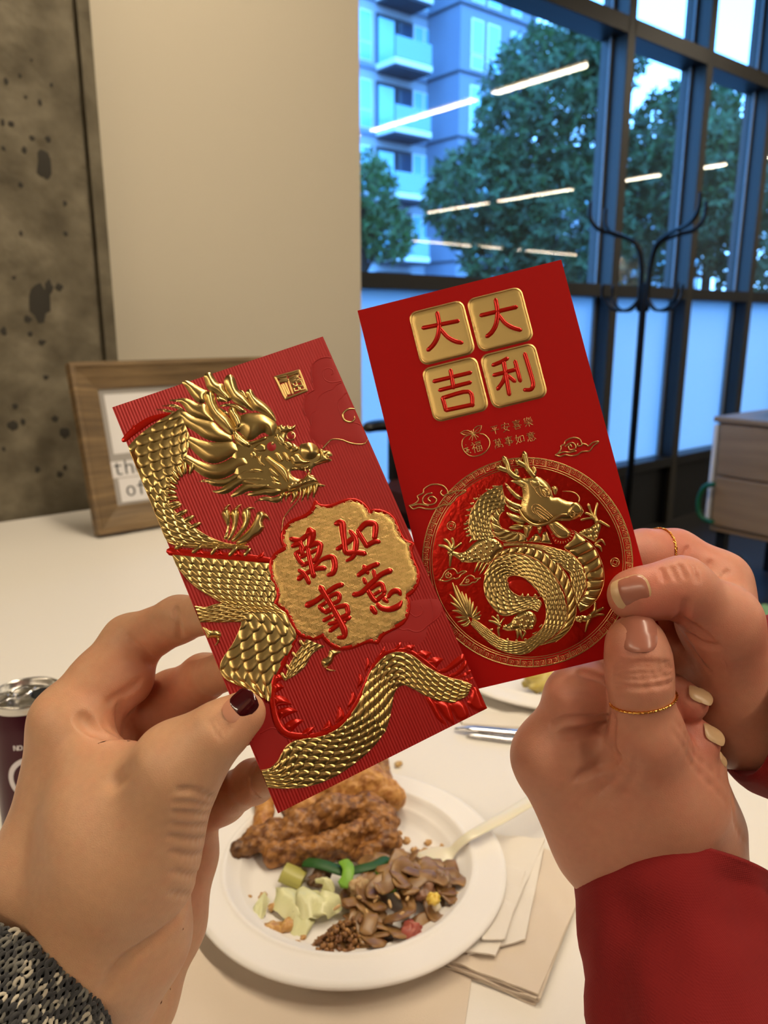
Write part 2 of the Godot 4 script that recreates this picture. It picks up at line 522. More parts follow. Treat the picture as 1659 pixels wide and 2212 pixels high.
func outside() -> void:
	sm("bark", Color(0.16, 0.12, 0.09), 0.9)
	var lf := sm("leaf", Color(0.24, 0.34, 0.22), 0.6)
	lf.vertex_color_use_as_albedo = true
	lf.backlight_enabled = true
	lf.backlight = Color(0.5, 0.6, 0.3)
	var lf2 := sm("leaf_pale", Color(0.30, 0.42, 0.24), 0.6)
	lf2.vertex_color_use_as_albedo = true
	lf2.backlight_enabled = true
	lf2.backlight = Color(0.5, 0.6, 0.3)
	sm("facade", Color(0.62, 0.65, 0.69), 0.8)
	sm("facade_dark", Color(0.46, 0.50, 0.57), 0.8)
	sm("facade_white", Color(0.90, 0.91, 0.92), 0.7)
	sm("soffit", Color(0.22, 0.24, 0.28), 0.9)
	sm("window_blue", Color(0.55, 0.78, 0.85), 0.12)
	sm("window_dark", Color(0.16, 0.24, 0.32), 0.12)
	sm("railing_glass", Color(0.45, 0.62, 0.72), 0.2)
	sm("asphalt", Color(0.20, 0.20, 0.21), 0.9)
	sm("pavement", Color(0.45, 0.45, 0.45), 0.9)
	sm("car_white", Color(0.85, 0.86, 0.88), 0.25)
	sm("car_red", Color(0.55, 0.06, 0.06), 0.25)
	sm("tyre", Color(0.03, 0.03, 0.03), 0.8)
	fixed(put(box(Vector3(30, -0.35, -40), Vector3(140, 0.2, 74.4)), "ground", M.asphalt))
	fixed(put(box(Vector3(30, -0.22, -5.2), Vector3(140, 0.12, 4.6), 0.02), "pavement", M.pavement))
	fixed(put(box(Vector3(30, -0.22, -27.0), Vector3(140, 0.12, 5.0), 0.02), "pavement", M.pavement))
	# apartment block across the street
	var b := base("apartment_building", Vector3(0, -0.3, 0), "pale blue-grey apartment block with white balcony slabs across the street", "building")
	put(box(Vector3(20.3, 18, -38), Vector3(20.6, 36, 8)), "wall", M.facade, b)
	put(box(Vector3(33.4, 18, -36), Vector3(5.8, 36, 9)), "wall", M.facade_dark, b)
	for k in 10:
		var y := 1.75 + 3.1 * k
		put(box(Vector3(28.2, y, -33.2), Vector3(2.5, 0.28, 1.6), 0.02), "balcony_slab", M.facade_white, b)
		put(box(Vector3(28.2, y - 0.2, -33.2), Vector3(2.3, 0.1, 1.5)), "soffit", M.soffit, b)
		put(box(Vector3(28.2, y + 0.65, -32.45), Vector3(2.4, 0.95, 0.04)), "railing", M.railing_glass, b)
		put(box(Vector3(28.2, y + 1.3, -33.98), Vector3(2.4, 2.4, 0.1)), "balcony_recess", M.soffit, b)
		put(box(Vector3(27.6, y + 1.25, -33.9), Vector3(1.0, 2.1, 0.1), 0.01), "balcony_door", M.window_blue, b)
		put(box(Vector3(28.9, y + 1.25, -33.9), Vector3(0.9, 2.1, 0.1), 0.01), "balcony_door", M.window_dark, b)
		for w: Array in [[24.0, 1.0], [25.3, 0.9], [26.3, 0.7], [29.85, 0.55], [30.4, 0.25]]:
			for q: Array in [[1.75, 1.3], [0.62, 0.75]]:
				put(box(Vector3(w[0], y + q[0], -33.99), Vector3(w[1] + 0.14, q[1] + 0.14, 0.08), 0.01), "window_frame", M.facade_white, b)
				put(box(Vector3(w[0], y + q[0], -33.95), Vector3(w[1], q[1], 0.04)), "window_glazing", M.window_blue, b)
		put(box(Vector3(20.3, y - 0.05, -33.97), Vector3(20.6, 0.18, 0.12)), "floor_band", M.facade_dark, b)
		put(box(Vector3(33.4, y - 0.05, -31.47), Vector3(5.84, 0.1, 0.1)), "floor_band", M.soffit, b)
		put(box(Vector3(30.47, y - 0.05, -32.8), Vector3(0.1, 0.1, 2.5)), "floor_band", M.soffit, b)
		for w: Array in [[31.7, 0.75], [32.9, 0.8], [34.6, 0.6]]:
			for q: Array in [[1.7, 1.5], [0.5, 0.55]]:
				put(box(Vector3(w[0], y + q[0], -31.49), Vector3(w[1] + 0.14, q[1] + 0.14, 0.08), 0.01), "window_frame", M.facade_white, b)
				put(box(Vector3(w[0], y + q[0], -31.45), Vector3(w[1], q[1], 0.04)), "window_glazing", M.window_blue, b)
	var b2 := base("office_building", Vector3(0, -0.3, 0), "lower white building behind the street trees", "building")
	put(box(Vector3(48, 5.5, -36), Vector3(17, 11, 8)), "wall", M.facade, b2)
	for k in 3:
		put(box(Vector3(48, 2.2 + 3.4 * k, -31.95), Vector3(16, 1.5, 0.1)), "window_band", M.window_blue, b2)
		put(box(Vector3(48, 3.4 + 3.4 * k, -31.9), Vector3(17, 0.5, 0.3)), "floor_band", M.facade_white, b2)
	# trees and shrubs
	tree("street_tree", Vector3(13.0, -0.25, -12.0), [
		[Vector3(0.6, 5.6, 0.6), Vector3(1.5, 1.7, 1.5)], [Vector3(-0.4, 4.0, -0.3), Vector3(1.25, 1.1, 1.2)], [Vector3(0.9, 3.5, 1.1), Vector3(1.5, 1.3, 1.4)],
		[Vector3(2.6, 4.6, 2.6), Vector3(1.5, 1.6, 1.4)], [Vector3(1.3, 6.6, 1.2), Vector3(1.0, 0.8, 1.0)], [Vector3(0.0, 2.8, 0.1), Vector3(1.0, 0.7, 0.9)]],
		7500, 0.2, lf, "large dark green street tree filling the widest window pane", "tree", 11)
	tree("street_tree", Vector3(18.2, -0.25, -10.2), [
		[Vector3(0, 4.6, 0), Vector3(1.8, 1.4, 1.6)], [Vector3(0.8, 3.2, 0.9), Vector3(1.7, 1.1, 1.5)], [Vector3(-0.9, 2.6, -0.9), Vector3(1.1, 0.9, 1.0)], [Vector3(2.4, 2.9, 2.2), Vector3(1.6, 1.4, 1.4)]],
		4200, 0.2, lf, "street tree seen between the narrow mullions behind the coat stand", "tree", 12)
	tree("small_tree", Vector3(13.0, -0.25, -17.0), [
		[Vector3(0.0, 4.6, 0), Vector3(1.0, 1.2, 0.9)], [Vector3(0.5, 3.7, 0.4), Vector3(0.8, 0.7, 0.8)], [Vector3(-0.9, 4.1, -0.6), Vector3(1.0, 1.0, 0.9)]],
		1600, 0.2, lf2, "small pale green tree at the edge of the cream wall", "tree", 13)
	tree("round_shrub", Vector3(12.4, -0.2, -13.2), [[Vector3(0, 1.7, 0), Vector3(0.75, 0.6, 0.6)], [Vector3(0.5, 1.5, 0.45), Vector3(0.55, 0.5, 0.5)], [Vector3(0.1, 0.8, 0.1), Vector3(0.8, 0.9, 0.7)]],
		1500, 0.13, lf2, "rounded green shrub just above the window rail", "shrub", 14, false)
	car(Vector3(14.6, -0.3, -9.6), 0.0, M.car_white, "white parked car seen low behind the right corner of the tall red packet")
	car(Vector3(20.4, -0.3, -9.2), 0.0, M.car_white, "white parked car low behind the coat stand")
	car(Vector3(16.6, -0.3, -12.6), 0.0, M.car_red, "red parked car beyond the white parked car")

func car(at: Vector3, turn: float, m: Material, label: String) -> void:
	var o := base("car", at, label, "car")
	o.rotation.y = turn
	var prof := [Vector2(-2.1, 0.35), Vector2(2.1, 0.35), Vector2(2.15, 0.75), Vector2(1.3, 0.95), Vector2(0.6, 1.42), Vector2(-1.0, 1.45), Vector2(-1.9, 1.0), Vector2(-2.15, 0.85)]
	var mb := MB.new()
	for s: float in [1.0, -1.0]:
		var f := []
		for p: Vector2 in prof:
			f.append(Vector3(p.x, p.y, s * (0.85 if p.y < 1.2 else 0.68)))
		if s < 0.0:
			f.reverse()
		mb.face(f)
	for i in prof.size():
		var a: Vector2 = prof[i]
		var c: Vector2 = prof[(i + 1) % prof.size()]
		var wa := 0.85 if a.y < 1.2 else 0.68
		var wc := 0.85 if c.y < 1.2 else 0.68
		mb.face([Vector3(a.x, a.y, -wa), Vector3(c.x, c.y, -wc), Vector3(c.x, c.y, wc), Vector3(a.x, a.y, wa)])
	put(mb.mesh(), "car_body", m, o)
	for s: float in [1.0, -1.0]:
		var w := MB.new()
		var f := [Vector3(-1.55, 0.98, s * 0.84), Vector3(1.1, 0.98, s * 0.84), Vector3(0.55, 1.36, s * 0.71), Vector3(-0.95, 1.38, s * 0.71)]
		if s < 0.0:
			f.reverse()
		w.face(f)
		put(w.mesh(), "side_window", M.window_dark, o)
		for x: float in [-1.3, 1.3]:
			put(MB.new().tube(PackedVector3Array([Vector3(x, 0.33, s * 0.66), Vector3(x, 0.33, s * 0.88)]), fill(2, 0.33), 20).mesh(), "wheel", M.tyre, o)

func table_and_frame() -> void:
	var o := base("table", Vector3(0, 0, 0), "large white laminate table under the plate and the packets", "table")
	put(box(Vector3(-0.26, 0.725, -0.89), Vector3(2.67, 0.03, 1.98), 0.003), "table_top", M.table_white, o)
	for x: float in [-1.5, 0.98]:
		for z: float in [0.0, -1.78]:
			put(box(Vector3(x, 0.355, z), Vector3(0.06, 0.71, 0.06), 0.004), "leg", M.room_wall, o)
	put(box(Vector3(-0.26, 0.66, -0.89), Vector3(2.3, 0.08, 1.6), 0.0), "apron", M.room_wall, o)
	# framed sheet leaning back on the table
	var f := base("picture_frame", Vector3(0.5176, 0.7485, -1.591), "weathered wood picture frame with a typed white sheet standing by the column", "picture frame")
	f.rotation.x = -0.2484
	var w := 0.46
	var h := 0.366
	var mw := 0.056
	# mitred moulding: a raised outer lip, then a broad slope down to the sheet
	var prof := [Vector2(0, -0.03), Vector2(0, 0.0), Vector2(0.009, 0.0), Vector2(0.012, -0.006), Vector2(0.03, -0.010), Vector2(0.046, -0.017), Vector2(mw, -0.019), Vector2(mw, -0.026)]
	var cs := [Vector2(0, 0), Vector2(w, 0), Vector2(w, h), Vector2(0, h)]
	for k in 4:
		var a: Vector2 = cs[k]
		var b: Vector2 = cs[(k + 1) % 4]
		var d := (b - a).normalized()
		var n := Vector2(-d.y, d.x)
		var mb := MB.new()
		for i in prof.size() - 1:
			var p: Vector2 = prof[i]
			var q: Vector2 = prof[i + 1]
			var pa := a + n * p.x + d * p.x
			var pb := b + n * p.x - d * p.x
			var qa := a + n * q.x + d * q.x
			var qb := b + n * q.x - d * q.x
			mb.face([Vector3(pa.x, pa.y, p.y), Vector3(pb.x, pb.y, p.y), Vector3(qb.x, qb.y, q.y), Vector3(qa.x, qa.y, q.y)])
		put(mb.mesh(), "moulding", M.frame_wood, f)
	put(box(Vector3(w / 2, h / 2, -0.028), Vector3(w - 0.01, h - 0.01, 0.004)), "backing", M.frame_wood, f)
	put(box(Vector3(w / 2, h / 2, -0.0245), Vector3(w - 2 * mw + 0.004, h - 2 * mw + 0.004, 0.002)), "sheet", M.paper_grey, f)
	put(box(Vector3(w / 2 + 0.006, h / 2 + 0.05, -0.0232), Vector3(w - 2 * mw - 0.012, 0.13, 0.0012)), "paper_strip", M.paper_white, f)
	put(box(Vector3(w / 2, 0.134, -0.0232), Vector3(w - 2 * mw, 0.036, 0.0012)), "paper_strip", M.paper_white, f)
	put(box(Vector3(w / 2 + 0.006, 0.088, -0.0232), Vector3(w - 2 * mw - 0.012, 0.052, 0.0012)), "paper_strip", M.paper_white, f)
	for q: Array in [["the", 0.060, 0.121, 0.040], ["of", 0.079, 0.073, 0.040]]:
		var tm := TextMesh.new()
		var sf := SystemFont.new()
		sf.font_names = PackedStringArray(["Droid Sans Mono"])
		tm.font = sf
		tm.text = q[0]
		tm.font_size = 64
		tm.pixel_size = q[3] / 64.0
		tm.depth = 0.0006
		tm.horizontal_alignment = HORIZONTAL_ALIGNMENT_LEFT
		tm.vertical_alignment = VERTICAL_ALIGNMENT_BOTTOM
		put(tm, "lettering", M.ink, f, Transform3D(Basis(), Vector3(q[1], q[2] - 0.009, -0.0223)))

func behind() -> void:
	sm("maroon_cloth", Color(0.22, 0.05, 0.09), 0.85)
	sm("black_plastic", Color(0.03, 0.03, 0.033), 0.4)
	sm("iron", Color(0.035, 0.03, 0.03), 0.4, 0.6)
	sm("carton_red", Color(0.52, 0.13, 0.13), 0.6)
	sm("green_cable", Color(0.05, 0.35, 0.22), 0.5)
	sm("pale_green", Color(0.45, 0.58, 0.33), 0.7)
	# chair beyond the end of the table
	var c := base("chair", Vector3(1.85, 0, -1.72), "maroon chair with a black armrest seen between the two packets", "chair")
	put(box(Vector3(0, 0.62, 0), Vector3(0.56, 0.12, 0.5), 0.03), "seat", M.maroon_cloth, c)
	put(box(Vector3(0.16, 0.86, 0.02), Vector3(0.08, 0.42, 0.40), 0.03), "backrest", M.maroon_cloth, c)
	for s: float in [-1.0, 1.0]:
		var z := s * 0.22
		put(MB.new().tube(smooth3(PackedVector3Array([Vector3(-0.36, 0.855, z), Vector3(-0.30, 0.862, z), Vector3(-0.12, 0.85, z), Vector3(0.1, 0.85, z), Vector3(0.2, 0.845, z)]), 5), PackedFloat32Array([0.012, 0.02, 0.024, 0.026, 0.027, 0.028, 0.028, 0.028, 0.028, 0.028, 0.028, 0.028, 0.028, 0.028, 0.028, 0.028, 0.028, 0.028, 0.026, 0.022, 0.012]), 12, true, 0.7).mesh(), "armrest", M.black_plastic, c)
		put(box(Vector3(-0.22, 0.755, z), Vector3(0.07, 0.17, 0.035), 0.008), "armrest_post", M.black_plastic, c)
	put(MB.new().tube(PackedVector3Array([Vector3(0, 0.08, 0), Vector3(0, 0.57, 0)]), fill(2, 0.03), 12).mesh(), "column_post", M.black_plastic, c)
	for k in 5:
		var a := TAU * k / 5.0
		put(MB.new().tube(PackedVector3Array([Vector3(0, 0.11, 0), Vector3(cos(a) * 0.3, 0.06, sin(a) * 0.3)]), PackedFloat32Array([0.025, 0.018]), 8).mesh(), "leg", M.black_plastic, c)
		put(MB.new().tube(PackedVector3Array([Vector3(cos(a) * 0.3 - 0.02, 0.03, sin(a) * 0.3), Vector3(cos(a) * 0.3 + 0.02, 0.03, sin(a) * 0.3)]), fill(2, 0.03), 12).mesh(), "caster", M.black_plastic, c)
	# coat stand of bent iron
	var r := base("coat_stand", Vector3(3.28, 0, -2.13), "black bent-iron coat stand with curled hooks in front of the window", "coat stand")
	put(MB.new().tube(PackedVector3Array([Vector3(0, 0.02, 0), Vector3(0, 1.36, 0)]), fill(2, 0.017), 12).mesh(), "pole", M.iron, r)
	put(MB.new().lathe([Vector2(0, 0), Vector2(0.19, 0), Vector2(0.2, 0.008), Vector2(0.19, 0.02), Vector2(0.03, 0.03), Vector2(0.02, 0.06)], 32).mesh(), "foot_plate", M.iron, r)
	var u := Vector3(0.777, 0, 0.629)      # across the view
	var n := Vector3(0.629, 0, -0.777)
	for k in 4:
		var d := u.rotated(Vector3.UP, [0.15, PI - 0.1, PI / 2 + 0.55, -PI / 2 + 0.5][k])
		var t := d * 0.022
		put(wire(PackedVector3Array([t + Vector3(0, 1.24, 0), t + Vector3(0, 1.42, 0), d * 0.05 + Vector3(0, 1.53, 0), d * 0.13 + Vector3(0, 1.575, 0), d * 0.22 + Vector3(0, 1.60, 0), d * 0.265 + Vector3(0, 1.65, 0), d * 0.27 + Vector3(0, 1.72, 0)]), 0.0095, 8), "coat_hook", M.iron, r)
		put(wire(PackedVector3Array([t + Vector3(0, 1.34, 0), t * 1.2 + Vector3(0, 1.29, 0), d * 0.07 + Vector3(0, 1.245, 0), d * 0.14 + Vector3(0, 1.25, 0), d * 0.185 + Vector3(0, 1.30, 0), d * 0.19 + Vector3(0, 1.36, 0)]), 0.0075, 8), "lower_hook", M.iron, r)
	# desk-high oak cabinet at the right with the red carton on it
	var k := base("cabinet", Vector3(3.2, 0, -1.66), "light oak cabinet on dark legs at the right below the window", "cabinet")
	put(box(Vector3(0.3, 0.536, 0.5), Vector3(0.6, 0.486, 1.0), 0.004), "body", M.oak, k)
	put(box(Vector3(0.3, 0.785, 0.5), Vector3(0.64, 0.022, 1.04), 0.003), "top", M.oak, k)
	for z: Array in [[0.655, "drawer"], [0.43, "drawer"]]:
		put(box(Vector3(-0.008, z[0], 0.5), Vector3(0.018, 0.214, 0.97), 0.003), z[1], M.oak, k)
	put(box(Vector3(0.02, 0.55, -0.014), Vector3(0.05, 0.42, 0.02), 0.003), "side_panel", M.paper_white, k)
	for z: float in [0.04, 0.96]:
		for x: float in [0.05, 0.55]:
			put(box(Vector3(x, 0.147, z), Vector3(0.04, 0.294, 0.04)), "leg", M.black_steel, k)
	var b := base("paper_carton", Vector3(3.5, 0.797, -1.36), "dusky red folded paper carton with flared flaps on the oak cabinet", "carton")
	var mb := MB.new()
	var lo := 0.115
	var hi := 0.19
	for q in 4:
		var e := Basis(Vector3.UP, PI / 2 * q)
		mb.face([e * Vector3(-lo, 0, lo), e * Vector3(lo, 0, lo), e * Vector3(hi, 0.155, hi), e * Vector3(-hi, 0.155, hi)])
		mb.face([e * Vector3(-hi, 0.155, hi), e * Vector3(hi, 0.155, hi), e * Vector3(0.085, 0.205, 0.085), e * Vector3(-0.085, 0.205, 0.085)])
	mb.face([Vector3(-lo, 0, -lo), Vector3(lo, 0, -lo), Vector3(lo, 0, lo), Vector3(-lo, 0, lo)])
	put(mb.mesh(), "body", M.carton_red, b)
	put(box(Vector3(0, 0.24, 0), Vector3(0.17, 0.08, 0.17), 0.004), "top_tab", M.carton_red, b)
	b.rotation.y = 0.35
	# green cable hanging by the cabinet
	var g := put(wire(PackedVector3Array([Vector3(3.15, 0.5109, -1.6308), Vector3(3.15, 0.4918, -1.6731), Vector3(3.15, 0.4342, -1.6951), Vector3(3.15, 0.373, -1.6866), Vector3(3.15, 0.3492, -1.6582), Vector3(3.15, 0.3444, -1.6194)]), 0.011, 8), "green_cable", M.green_cable)
	tag(g, "looped green cable hanging beside the oak cabinet", "cable")
	var s := base("stool", Vector3(1.72, 0, -0.62), "pale green padded stool behind the right hand", "stool")
	put(box(Vector3(0, 0.43, 0), Vector3(0.5, 0.1, 0.5), 0.03), "seat", M.pale_green, s)
	for x: float in [-0.2, 0.2]:
		for z: float in [-0.2, 0.2]:
			put(box(Vector3(x, 0.19, z), Vector3(0.04, 0.38, 0.04)), "leg", M.black_steel, s)

# One continuous skin over tapered bones: smooth-minimum distance field, meshed as surface nets.
# bones: x, y, z, radius for both ends (eight numbers a bone, millimetres); grooves: start, end, half width, depth.
class Flesh:
	var a := PackedVector3Array()
	var ab := PackedVector3Array()
	var ra := PackedFloat32Array()
	var rd := PackedFloat32Array()
	var inv := PackedFloat32Array()
	var kk := PackedFloat32Array()
	var ga := PackedVector3Array()
	var gab := PackedVector3Array()
	var ginv := PackedFloat32Array()
	var gw := PackedFloat32Array()
	var gd := PackedFloat32Array()
	var cut_p := PackedVector3Array()
	var cut_n := PackedVector3Array()
	func bone(p: Vector3, q: Vector3, r0: float, r1: float, k := 0.005) -> void:
		a.append(p)
		ab.append(q - p)
		ra.append(r0)
		rd.append(r1 - r0)
		inv.append(1.0 / maxf((q - p).length_squared(), 1e-9))
		kk.append(k)
	func chain(c: Array, k := 0.005, s := 0.001) -> void:   # x, y, z, r, x, y, z, r ... joints in a row
		for i in range(0, c.size() - 4, 4):
			bone(Vector3(c[i], c[i + 1], c[i + 2]) * s, Vector3(c[i + 4], c[i + 5], c[i + 6]) * s, c[i + 3] * s, c[i + 7] * s, k)
	func groove(pts: PackedVector3Array, w: float, d: float) -> void:
		for i in pts.size() - 1:
			ga.append(pts[i])
			gab.append(pts[i + 1] - pts[i])
			ginv.append(1.0 / maxf((pts[i + 1] - pts[i]).length_squared(), 1e-9))
			gw.append(1.0 / w)
			gd.append(d)
	func near(c: Vector3, r: float, from: PackedInt32Array, gfrom: PackedInt32Array) -> Array:
		var lst := PackedInt32Array()
		var ds := PackedFloat32Array()
		var m := 1e9
		for i in from:
			var pa := c - a[i]
			var h := clampf(pa.dot(ab[i]) * inv[i], 0.0, 1.0)
			var d := (pa - ab[i] * h).length() - ra[i] - rd[i] * h
			ds.append(d)
			m = minf(m, d)
		for i in from.size():
			if ds[i] < m + 2.0 * r + kk[from[i]]:
				lst.append(from[i])
		var gl := PackedInt32Array()
		for i in gfrom:
			var pa := c - ga[i]
			var h := clampf(pa.dot(gab[i]) * ginv[i], 0.0, 1.0)
			if (pa - gab[i] * h).length() < r + 2.2 / gw[i]:
				gl.append(i)
		return [lst, gl, m]
	func at(p: Vector3, lst: PackedInt32Array, gl: PackedInt32Array) -> float:
		var d := 1.0
		for i in lst:
			var pa := p - a[i]
			var h := clampf(pa.dot(ab[i]) * inv[i], 0.0, 1.0)
			var e := (pa - ab[i] * h).length() - ra[i] - rd[i] * h
			var k := kk[i]
			var q := k - absf(d - e)
			if q > 0.0:
				d = minf(d, e) - q * q / (4.0 * k)
			elif e < d:
				d = e
		for i in gl:
			var pa := p - ga[i]
			var h := clampf(pa.dot(gab[i]) * ginv[i], 0.0, 1.0)
			var t := (pa - gab[i] * h).length() * gw[i]
			if t < 2.2:
				d += gd[i] * exp(-t * t)
		for i in cut_p.size():
			d = maxf(d, (p - cut_p[i]).dot(cut_n[i]))
		return d
	func d(p: Vector3) -> float:
		return at(p, PackedInt32Array(range(a.size())), PackedInt32Array())
	func snap(p: Vector3) -> Vector3:
		for k in 5:
			var e := 0.0004
			var g := Vector3(d(p + Vector3(e, 0, 0)) - d(p - Vector3(e, 0, 0)), d(p + Vector3(0, e, 0)) - d(p - Vector3(0, e, 0)), d(p + Vector3(0, 0, e)) - d(p - Vector3(0, 0, e)))
			if g.length_squared() > 0.0:
				p -= g.normalized() * d(p)
		return p
	func crease(c: PackedVector3Array, w: float, deep: float) -> void:   # a groove laid on the skin
		var o := PackedVector3Array()
		for i in c.size() - 1:
			for k in 4:
				o.append(snap(c[i].cubic_interpolate(c[i + 1], c[maxi(i - 1, 0)], c[mini(i + 2, c.size() - 1)], k / 4.0)))
		o.append(snap(c[c.size() - 1]))
		groove(o, w, deep)
	func march(p: Vector3, dir: Vector3) -> Vector3:
		var o := p
		for k in 40:
			var e := d(p)
			p += dir * e
			if absf(e) < 0.00002:
				return p
			if p.distance_to(o) > 0.0150:
				break
		return o + dir * 0.0134
	func build(cell: float) -> MB:
		var mb := MB.new()
		var nb := 4
		var B := cell * nb
		var lo := Vector3(1e9, 1e9, 1e9)
		var hi := -lo
		for i in a.size():
			for e in 2:
				var p := a[i] + ab[i] * e
				var r := ra[i] + rd[i] * e + 0.004
				lo = lo.min(p - Vector3(r, r, r))
				hi = hi.max(p + Vector3(r, r, r))
		var big := 4
		var C := B * big
		var nx := int((hi.x - lo.x) / C) + 1
		var ny := int((hi.y - lo.y) / C) + 1
		var nz := int((hi.z - lo.z) / C) + 1
		var half := B * 0.5
		var rb := half * 1.733
		var sx := nx * nb * big + 2
		var sy := ny * nb * big + 2
		var vid := {}
		var n1 := nb + 1
		var vals := PackedFloat32Array()
		vals.resize(n1 * n1 * n1)
		var nrm := PackedVector3Array()
		var live := []
		var all := PackedInt32Array(range(a.size()))
		var gall := PackedInt32Array(range(ga.size()))
		var blocks := []
		for cz in nz:
			for cy in ny:
				for cx in nx:
					var cc := lo + (Vector3(cx, cy, cz) + Vector3(0.5, 0.5, 0.5)) * C
					var rc := rb * big
					var cr := near(cc, rc, all, gall)
					if absf(cr[2]) > rc + 0.016 and cr[2] > 0:
						continue
					if absf(at(cc, cr[0], cr[1])) > rc + 0.004:
						continue
					for q in big * big * big:
						blocks.append([cx * big + q % big, cy * big + (q / big) % big, cz * big + q / (big * big), cr])
		for bl: Array in blocks:
			var bx: int = bl[0]
			var by: int = bl[1]
			var bz: int = bl[2]
			var o := lo + Vector3(bx, by, bz) * B
			var c := o + Vector3(half, half, half)
			var nr := near(c, rb, bl[3][0], bl[3][1])
			if nr[2] > rb + 0.014:
				continue
			var lst: PackedInt32Array = nr[0]
			var gl: PackedInt32Array = nr[1]
			if absf(at(c, lst, gl)) > rb * 1.2 + 0.003:
				continue
			var q := 0
			for k in n1:
				for j in n1:
					for i in n1:
						vals[q] = at(lo + Vector3(bx * nb + i, by * nb + j, bz * nb + k) * cell, lst, gl)
						q += 1
			for k in nb:
				for j in nb:
					for i in nb:
						q = (k * n1 + j) * n1 + i
						var d0 := vals[q]
						var d1 := vals[q + 1]
						var d2 := vals[q + n1]
						var d3 := vals[q + n1 + 1]
						var q2 := q + n1 * n1
						var d4 := vals[q2]
						var d5 := vals[q2 + 1]
						var d6 := vals[q2 + n1]
						var d7 := vals[q2 + n1 + 1]
						var neg := int(d0 < 0) + int(d1 < 0) + int(d2 < 0) + int(d3 < 0) + int(d4 < 0) + int(d5 < 0) + int(d6 < 0) + int(d7 < 0)
						if neg == 0 or neg == 8:
							continue
						var s := Vector3.ZERO
						var m := 0
						if (d0 < 0) != (d1 < 0):
							s += Vector3(d0 / (d0 - d1), 0, 0)
							m += 1
						if (d2 < 0) != (d3 < 0):
							s += Vector3(d2 / (d2 - d3), 1, 0)
							m += 1
						if (d4 < 0) != (d5 < 0):
							s += Vector3(d4 / (d4 - d5), 0, 1)
							m += 1
						if (d6 < 0) != (d7 < 0):
							s += Vector3(d6 / (d6 - d7), 1, 1)
							m += 1
						if (d0 < 0) != (d2 < 0):
							s += Vector3(0, d0 / (d0 - d2), 0)
							m += 1
						if (d1 < 0) != (d3 < 0):
							s += Vector3(1, d1 / (d1 - d3), 0)
							m += 1
						if (d4 < 0) != (d6 < 0):
							s += Vector3(0, d4 / (d4 - d6), 1)
							m += 1
						if (d5 < 0) != (d7 < 0):
							s += Vector3(1, d5 / (d5 - d7), 1)
							m += 1
						if (d0 < 0) != (d4 < 0):
							s += Vector3(0, 0, d0 / (d0 - d4))
							m += 1
						if (d1 < 0) != (d5 < 0):
							s += Vector3(1, 0, d1 / (d1 - d5))
							m += 1
						if (d2 < 0) != (d6 < 0):
							s += Vector3(0, 1, d2 / (d2 - d6))
							m += 1
						if (d3 < 0) != (d7 < 0):
							s += Vector3(1, 1, d3 / (d3 - d7))
							m += 1
						var p := o + (Vector3(i, j, k) + s / m) * cell
						var e := cell * 0.4
						var g := Vector3(1, -1, -1) * at(p + Vector3(e, -e, -e), lst, gl) + Vector3(-1, -1, 1) * at(p + Vector3(-e, -e, e), lst, gl) + Vector3(-1, 1, -1) * at(p + Vector3(-e, e, -e), lst, gl) + Vector3(1, 1, 1) * at(p + Vector3(e, e, e), lst, gl)
						var gx := bx * nb + i
						var gy := by * nb + j
						var gz := bz * nb + k
						var key := (gz * sy + gy) * sx + gx
						vid[key] = mb.pt(p)
						nrm.append(g.normalized())
						live.append([key, d0 < 0, d1 < 0, d2 < 0, d4 < 0])
		for t: Array in live:
			var key: int = t[0]
			var s0: bool = t[1]
			# edge along x from this corner: cells (y-1, z-1)
			if s0 != t[2]:
				_quad(mb, vid, key, key - sx, key - sx - sx * sy, key - sx * sy, not s0)
			if s0 != t[3]:
				_quad(mb, vid, key, key - sx * sy, key - sx * sy - 1, key - 1, not s0)
			if s0 != t[4]:
				_quad(mb, vid, key, key - 1, key - 1 - sx, key - sx, not s0)
		mb.given = nrm
		return mb
	func _quad(mb: MB, vid: Dictionary, k0: int, k1: int, k2: int, k3: int, flip: bool) -> void:
		if not (vid.has(k1) and vid.has(k2) and vid.has(k3)):
			return
		if flip:
			mb.quad(vid[k0], vid[k3], vid[k2], vid[k1])
		else:
			mb.quad(vid[k0], vid[k1], vid[k2], vid[k3])

# Tints a skin mesh: rosy spots (x, y, z, radius, strength) on an even base, with faint mottling.
func tint(mb: MB, skin: Color, rosy: Color, spots: Array, mottle := 0.06) -> void:
	var f := FastNoiseLite.new()
	f.seed = 3
	f.frequency = 90.0
	f.fractal_octaves = 3
	for p in mb.v:
		var k := 0.0
		for i in range(0, spots.size(), 5):
			var d: float = p.distance_to(Vector3(spots[i], spots[i + 1], spots[i + 2]) * 0.001) / (spots[i + 3] * 0.001)
			k += spots[i + 4] * exp(-d * d)
		k = clampf(k + f.get_noise_3dv(p) * 0.25, 0.0, 1.0)
		var c := skin.lerp(rosy, k)
		mb.col.append(c * (1.0 + f.get_noise_3dv(p * 2.7) * mottle))

